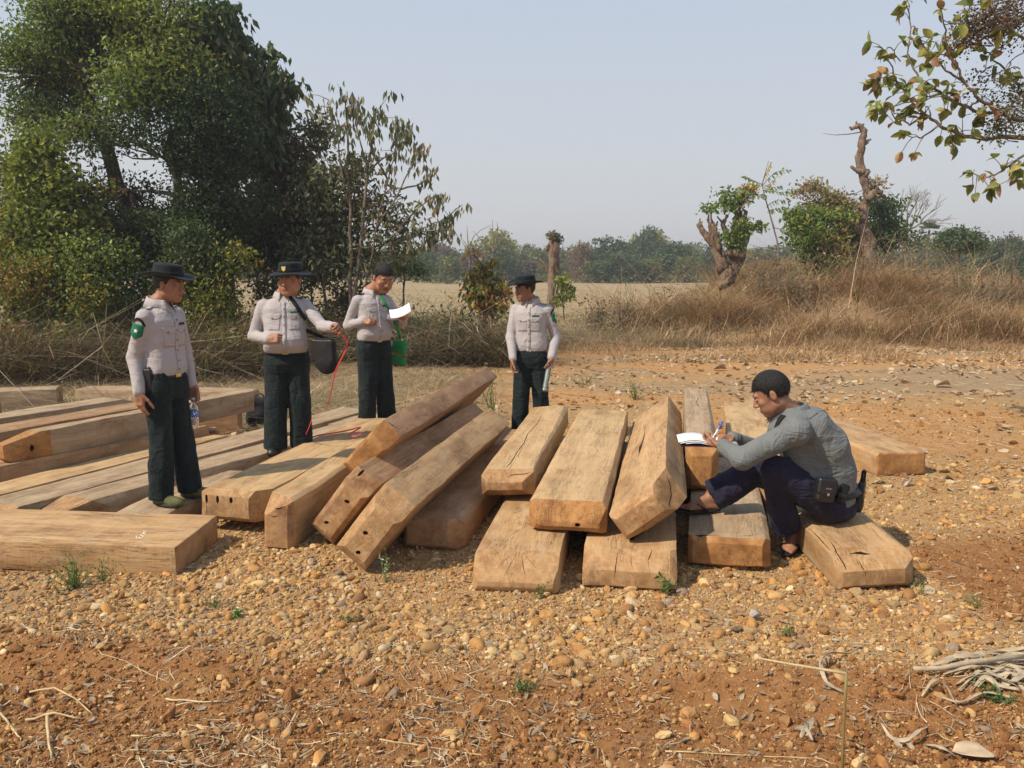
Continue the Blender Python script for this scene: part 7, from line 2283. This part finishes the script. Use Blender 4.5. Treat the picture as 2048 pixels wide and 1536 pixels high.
QF = 1.2
W = lambda b, v: np.array(b.M @ Vector(v))
RED = flat_mat('red_tape', (.72, .075, .065), .5, var=.08, **{'Emission Strength': 0.0})
hL2 = W(m2, m2.P['gL'])
pth = [hL2, at(694, 690, 6.9), at(672, 740, 6.85), at(664, 775, 6.82), at(655, 810, 6.8), at(648, 822, 6.78), at(628, 832, 6.8), at(618, 855, 6.85), on(612, 876, .31), on(640, 870, .312), on(690, 862, .314), on(722, 854, .32), on(700, 868, .313), on(712, 872, .315), on(735, 862, .33)]
o = tape('measuring_tape', smooth_path([tuple(q) for q in pth]), .013, RED, (.2, -1, .3), .05)
tag(o, 'red measuring tape hanging from the stout man\'s hand onto the wide timber', 'tape')

# shoulder bag
bc = at(651, 712, 6.98)
root = empty('shoulder_bag', bc); tag(root, 'black shoulder bag at the hip of the stout man, broad strap across his chest', 'bag')
M_ = rotm(rad(-20), 0, 0)
S = Solid(); S.u(s_box(np.array(bc) + (0, 0, .03), (.095, .045, .115), .035, M_), .02); S.u(s_ell(np.array(bc) + (.01, -.01, -.07), (.095, .055, .085), M_), .05); S.warp(wrinkle(.004, 12, (10, 10, 8), .004))
link('bag_body', S.mesh('bag_body', .006), BLACKCLOTH, root)
S = Solid(); S.u(s_box(np.array(bc) + M_ @ np.array((0, -.052, .05)), (.102, .007, .09), .006, M_), .01); S.warp(wrinkle(.003, 13, (10, 10, 8), .002)); link('flap', S.mesh('flap', .005), BLACK, root)
sv = []
bvs = m2.bv
for t_ in np.linspace(0, 1, 14):
    px_ = 574 + (640 - 574) * t_; py_ = 588 + (690 - 588) * t_ ** 1.1
    o_ = Vector((0, 0, CAM_H)); d_ = (at(px_, py_, 7) - o_).normalized()
    h = bvs.ray_cast(m2.Mi @ o_, m2.Mi.to_3x3() @ d_)
    sv.append(W(m2, np.array(h[0]) + np.array(h[1]) * .012) if h[0] is not None else (np.array(at(px_, py_, 6.98))))
sv.append(np.array(bc) + (-.03, -.03, .14))
sb = [W(m2, (.07, -.06, 1.405)), W(m2, (.04, -.16, 1.30)), W(m2, (-.08, -.19, 1.10)), np.array(bc) + (.03, .05, .13)]
o = tape('strap', smooth_path([sb[3], sb[2], sb[1], sb[0]] + sv, 3), .038, BLACKCLOTH, tuple(W(m2, (0, 1, 0)) - W(m2, (0, 0, 0))), 0, .003)
# lay the strap flat against the shirt
V = o.data.vertices; n = len(V) // 2
for i in range(n):
    c = (V[2 * i].co + V[2 * i + 1].co) / 2; j = min(i + 1, n - 1); k = max(i - 1, 0)
    tt = ((V[2 * j].co + V[2 * j + 1].co) - (V[2 * k].co + V[2 * k + 1].co)).normalized()
    h = bvs.find_nearest(m2.Mi @ c); nn = (m2.M.to_3x3() @ h[1]).normalized()
    e = tt.cross(nn).normalized() * .019; V[2 * i].co = c - e; V[2 * i + 1].co = c + e
o.parent = root; o.matrix_parent_inverse = parent_matrix(root).inverted()

# paper, pen and green bag of the writing man
g3 = W(m3, m3.P['gL']); c = at(800, 628, 8.02)
V = []
for i in range(7):
    for j in range(5):
        u_, v_ = i / 6 - .5, j / 4 - .5
        V.append(np.array(c) + np.array((.20 * u_ + .03 * v_, -.10 * v_ - .03 * u_, .015 + .07 * u_ - .10 * v_ + .02 * u_ * u_ * 4 + .012 * math.sin(3 * v_))))
F = [(i * 5 + j, i * 5 + j + 1, (i + 1) * 5 + j + 1, (i + 1) * 5 + j) for i in range(6) for j in range(4)]
o = link('paper_sheet', mesh_np('paper_sheet', np.array(V), np.array(F), True), PAPER); md = o.modifiers.new('t', 'SOLIDIFY'); md.thickness = .003
tag(o, 'white sheets of paper held up by the bare headed man', 'paper')
g3r = W(m3, m3.P['gR'])
mb = MB(); mb.tube([g3r + (-.01, -.01, .06), g3r + (.03, -.03, -.02)], [.005, .003], 8); tag(mb.build('pen', BLACK, None, True), 'dark pen in the right hand of the bare headed man', 'pen')
GRN = cloth_mat('green_cloth', (.02, .24, .07), .8, var=.15)
gb = at(798, 705, 8.58); root = empty('cloth_bag', gb); tag(root, 'bright green woven shoulder bag with a striped band behind the writing man', 'bag')
S = Solid(); M_ = rotm(rad(-35), 0, rad(8)); S.u(s_box(np.array(gb), (.095, .03, .13), .03, M_), .02); S.warp(wrinkle(.006, 15, (12, 12, 6), .006)); link('bag_body', S.mesh('bag_body', .0065), GRN, root)
S = Solid(); S.u(s_box(np.array(gb) + (0, 0, -.02), (.098, .033, .016), .006, M_), .01); S.warp(wrinkle(.006, 15, (12, 12, 6), .006)); link('woven_band', S.mesh('woven_band', .0055), flat_mat('band_red', (.28, .15, .06), .8, var=.5, bscale=80, bump=.5), root)
sv = []
for t_ in np.linspace(0, 1, 12):
    px_ = 755 + (783 - 755) * t_; py_ = 583 + (632 - 583) * t_
    o_ = Vector((0, 0, CAM_H)); d_ = (at(px_, py_, 7) - o_).normalized(); h = m3.bv.ray_cast(m3.Mi @ o_, m3.Mi.to_3x3() @ d_)
    if h[0] is not None: sv.append(W(m3, np.array(h[0]) + np.array(h[1]) * .012))
sv += [np.array(at(792, 650, 8.38)), np.array(gb) + (.02, -.02, .14)]
o = tape('strap', smooth_path([W(m3, (.05, -.10, 1.50)), W(m3, (.06, -.02, 1.555))] + sv, 3) if False else smooth_path(sv, 3), .026, GRN, (0, -1, .2), 0, .003)
o.parent = root; o.matrix_parent_inverse = parent_matrix(root).inverted()

# the tube carried by the man in the middle
g4 = W(m4, m4.P['gL']); b4 = np.array(at(1089, 783, 8.12)); d4 = unit(b4 - g4)
mb = MB(); k = 14; A0 = g4 - d4 * .05; L4 = np.linalg.norm(b4 - A0)
mb.tube([A0 + d4 * L4 * q for q in (0, .01, .2, .5, .8, .99, 1.0)], [.021, .026, .026, .026, .026, .026, .023], k)
o = mb.build('metal_tube', flat_mat('dull_metal', (.17, .20, .185), .55, .5, .3, 60, .4, Metallic=.3), None, True); tag(o, 'dull grey metal tube hanging in the hand of the man looking aside', 'tube')
for q in (.04, .94):
    mb = MB(); mb.tube([A0 + d4 * L4 * q, A0 + d4 * L4 * (q + .03)], [.0285, .0285], k); mb.build('end_ring', METAL, o, True)

# water bottle of the leftmost man
g1 = W(m1, m1.P['gL']); bt = g1 + (.0, -.01, -.03)
PL = NT('clear_plastic'); pg = PL.n('BsdfPrincipled', {'Base Color': (.86, .91, .97), 'Roughness': .08, 'Transmission Weight': .85, 'IOR': 1.3, 'Alpha': 1.0}); PL.t.links.new(pg.outputs[0], PL.out.inputs[0])
prof = [(0, .012), (.012, .012), (.014, .010), (.03, .012), (.055, .030), (.075, .032), (.08, .029), (.085, .032), (.12, .032), (.125, .029), (.13, .032), (.165, .032), (.17, .029), (.175, .032), (.20, .031), (.208, .026)]
mb = MB(); mb.tube([bt - (0, 0, z) for z, r in prof], [r for z, r in prof], 18)
o = mb.build('water_bottle', PL.m, None, True); tag(o, 'small clear plastic water bottle hanging from the fingers of the leftmost man', 'bottle')
mb = MB(); mb.tube([bt + (0, 0, .012), bt - (0, 0, .008)], [.0135, .0135], 14); mb.build('cap', WHITE, o, True)
t = NT('bottle_label'); p = t.obj(); sx = t.n('SeparateXYZ', {0: p}).outputs[2]
c_ = t.mix(t.rng(t.noise(p, 90, 2), .55, .6), (.05, .16, .55), (.7, .75, .85)); mb = MB(); mb.tube([bt - (0, 0, .082), bt - (0, 0, .083), bt - (0, 0, .127), bt - (0, 0, .128)], [.0315, .0332, .0332, .0315], 18, cap=False)
mb.build('label_band', t.pbr(c_, .4), o, True)

# walkie talkie on the belt of the leftmost man
c1 = W(m1, (.168, .005, .91)); root = empty('radio', c1); tag(root, 'black two way radio clipped to the belt of the leftmost man', 'radio')
Mr = rotm(m1.rz + rad(-80), 0, 0)
S = Solid(); S.u(s_box(c1 + (0, 0, -.02), (.028, .018, .075), .007, Mr), .004); link('radio_body', S.mesh('radio_body', .004), BLACK, root)
mb = MB(); mb.tube([c1 + (-.012, 0, .05), c1 + (-.012, 0, .085)], [.006, .0045], 8); mb.tube([c1 + (.012, 0, .052), c1 + (.012, 0, .068)], [.008, .007], 10)
mb.build('knobs', BLACK, root, True)['kind'] = 'stuff'
mb = MB()
for q in range(5): mb.box(c1 + np.array(Mr @ np.array((0, -.0195, .012 - .009 * q))), (.034, .003, .003), Mr)
mb.build('speaker_grille', BLACKCLOTH, root)

# seated man: notebook, pen, pouch, holster
nc = np.array(at(1425, 884, 5.09)); root = empty('notebook', nc); tag(root, 'open notebook with curling white pages held over the timber pile by the seated man', 'notebook')
e1 = unit(np.array((-1, .12, .0))); e2 = unit(np.array((.1, 1, .12))); up_ = np.cross(e2, e1); up_ = up_ if up_[2] > 0 else -up_


def page(curve_, w0, dep, th, name, m):
    V = []
    for i, (a, h) in enumerate(curve_):
        for j in (-.5, 0, .5):
            V.append(nc + e1 * a + up_ * h + e2 * (j * dep + .02))
    F = [(i * 3 + j, i * 3 + j + 1, (i + 1) * 3 + j + 1, (i + 1) * 3 + j) for i in range(len(curve_) - 1) for j in range(2)]
    o = link(name, mesh_np(name, np.array(V), np.array(F), True), m, root); md = o.modifiers.new('t', 'SOLIDIFY'); md.thickness = th; return o


page([(0, .0), (.03, .014), (.07, .026), (.11, .030), (.16, .026), (.215, .012)], 0, .15, .002, 'page', PAPER)
page([(0, -.002), (.03, .008), (.07, .018), (.11, .021), (.16, .017), (.205, .006)], 0, .15, .005, 'page', PAPER)
page([(0, -.006), (.04, .002), (.08, .010), (.12, .010), (.17, .004)], 0, .15, .003, 'page', PAPER)
page([(0, -.009), (-.05, .0), (-.10, .004), (-.15, -.004)], 0, .15, .004, 'page', PAPER)
page([(.20, -.016), (.1, -.014), (0, -.015), (-.1, -.014), (-.16, -.012)], 0, .155, .003, 'cover', NAVY)
pr = W(m5, gR); p0 = np.array(at(1421, 884, 5.09)); p1 = np.array(at(1446, 842, 5.14))
mb = MB(); d5 = p1 - p0; mb.tube([p0, p0 + d5 * .08, p0 + d5 * .09, p0 + d5 * .62], [.0015, .004, .0052, .0052], 10)
o = mb.build('pen', PAPER, None, True); tag(o, 'white ballpoint with a bright blue upper end in the hand of the seated man', 'pen')
BLUE = flat_mat('pen_blue', (.01, .12, .55), .35, .5)
mb = MB(); mb.tube([p0 + d5 * .60, p0 + d5 * .62, p0 + d5 * .97, p0 + d5], [.0055, .0062, .0062, .004], 10); mb.build('pen_cap', BLUE, o, True)
mb = MB(); mb.box(p0 + d5 * .78 + (-.008, -.003, 0), (.003, .004, .04)); mb.build('clip', BLUE, o)


def on_body(b, px, py, off=.0):
    o_ = Vector((0, 0, CAM_H)); d_ = (at(px, py, 5) - o_).normalized(); best = None
    for k in b.bvs:
        h = k.ray_cast(b.Mi @ o_, b.Mi.to_3x3() @ d_)
        if h[0] is not None and (best is None or h[3] < best[3]): best = h
    p = b.M @ best[0]; n = (b.M.to_3x3() @ best[1]).normalized(); return np.array(p + n * off), np.array(n)


m5.bvs = [bvh_of(tr5), bv5]
p, n = on_body(m5, 1644, 980, .028); root = empty('belt_pouch', p); tag(root, 'black leather pouch with a snap on the belt of the seated man', 'pouch')
n = unit(n * (1, 1, .3)); u = unit(np.cross((.18, 0, 1), n)); v = np.cross(n, u); Mp = np.stack([u, n, v], 1)
S = Solid(); S.u(s_box(p, (.062, .028, .072), .018, Mp), .01); link('pouch_body', S.mesh('pouch_body', .0048), BLACK, root)
S = Solid(); S.u(s_box(p + n * .010 + v * .022, (.066, .026, .052), .018, Mp), .01); S.u(s_ell(p + n * .02 - v * .022, (.045, .017, .028), Mp), .012); link('pouch_flap', S.mesh('pouch_flap', .0048), BLACK, root)
mb = MB(); disc_mesh(mb, p + n * .0365 - v * .022, n, .009, 12, .004); mb.build('snap', METAL, root)
mb = MB()
for q in range(6): mb.box(p + n * .037 + u * (-.018 + .007 * q) + v * .012, (.0045, .0015, .008), Mp)
mb.build('lettering', flat_mat('grey_print', (.2, .2, .2)), root)['kind'] = 'stuff'
p, n = on_body(m5, 1683, 985, .02); root = empty('magazine_holder', p); tag(root, 'slanting black strap holder between the pouch and the holster of the seated man', 'holder')
n = unit(n * (1, 1, .2)); v = unit(np.array((.35, 0, 1)) - n * (np.array((.35, 0, 1)) @ n)); u = np.cross(v, n); Mp = np.stack([u, n, v], 1)
S = Solid(); S.u(s_box(p, (.026, .018, .062), .008, Mp), .01); link('holder_body', S.mesh('holder_body', .0045), BLACKCLOTH, root)
S = Solid(); S.u(s_box(p + n * .008 - v * .01, (.029, .014, .012), .005, Mp), .01); link('strap', S.mesh('strap', .0045), BLACK, root)
p = np.array(at(1722, 985, 4.98)); root = empty('holster', p); tag(root, 'black belt holster with a pistol butt at the back of the seated man', 'holster')
v = unit(np.array((.10, .05, 1))); n = unit(np.array((.85, -.5, -.05))); n = unit(n - v * (n @ v)); u = np.cross(v, n); Mp = np.stack([u, n, v], 1)
S = Solid(); S.u(s_box(p - v * .015, (.045, .020, .085), .012, Mp), .02); S.u(s_box(p - v * .075 + u * .0, (.030, .018, .05), .012, Mp), .02); link('holster_body', S.mesh('holster_body', .0052), BLACK, root)
S = Solid(); S.u(s_box(p + v * .095 + u * .012, (.022, .014, .045), .010, rotm(0, 0, 0) @ Mp), .01); S.u(s_box(p + v * .06, (.034, .015, .02), .008, Mp), .01); link('pistol_grip', S.mesh('pistol_grip', .0045), BLACKCLOTH, root)
# sagging black belt loop
mb = MB(); mb.tube(smooth_path([p + v * .09 - u * .02, p + v * .14 + u * .01, p + v * .10 + u * .05, p + v * .04 + u * .03], 4), .006, 6); mb.build('lanyard', BLACK, root, True)

# black backpack on the ground behind the stout man
c = on(522, 852, 0); c = np.array((c.x, c.y, .17)); root = empty('backpack', c); tag(root, 'black bag on the ground half hidden behind the legs of the stout man', 'bag')
S = Solid(); S.u(s_box(c, (.15, .10, .16), .07, rotm(.3, 0, .1)), .02); S.u(s_ell(c + (0, -.08, -.04), (.11, .07, .09)), .04); S.warp(wrinkle(.006, 17, (8, 8, 6), .008)); link('bag_body', S.mesh('bag_body', .008), BLACKCLOTH, root)
mb = MB(); mb.tube(smooth_path([c + (-.05, 0, .15), c + (-.03, 0, .2), c + (.03, 0, .2), c + (.05, 0, .15)], 4), .008, 6); mb.build('handle', BLACK, root, True)

# chalk mark on the big plank
CH = flat_mat('chalk', (.78, .74, .66), .95)
z = .172
def chalk(pts, r=.0028):
    P = [np.array(on(x, y, .19)) for x, y in pts]; return P
mb = MB(); bpy.context.view_layer.update()
qb = [o for o in bpy.data.objects if o.get('label', '').startswith('big plank')][0]; qv = bvh_of(qb)
for st in ([(290, 1068), (284, 1066), (281, 1070), (287, 1073), (283, 1077), (277, 1075)], [(287, 1062), (293, 1063), (291, 1067), (286, 1066), (287, 1062)], [(276, 1070), (272, 1072), (274, 1077), (280, 1076)], [(250, 1070), (256, 1067), (258, 1068)], [(246, 1076), (251, 1072)]):
    P = []
    for x, y in st:
        h = ray_hit(qv, qb.matrix_world, x, y)
        if h[0] is not None: P.append(np.array(qb.matrix_world @ h[0]) + (0, 0, .0005))
    if len(P) > 1: mb.tube(P, .0018, 5)
mb.build('chalk_mark', CH, qb)

# ================================================================== thin morning haze
bm = bmesh.new(); bmesh.ops.create_cube(bm, size=1.0)
me = bpy.data.meshes.new('haze'); bm.to_mesh(me); bm.free()
hz = link('haze', me)
hz.scale = (2300, 1500, 24); hz.location = (0, 700, 8.5)
t = NT('haze'); v = t.n('VolumePrincipled', {'Color': (.93, .95, 1.0), 'Density': .0014, 'Anisotropy': .3}); t.t.links.new(v.outputs[0], t.out.inputs['Volume'])
me.materials.append(t.m); tag(hz, kind='stuff')
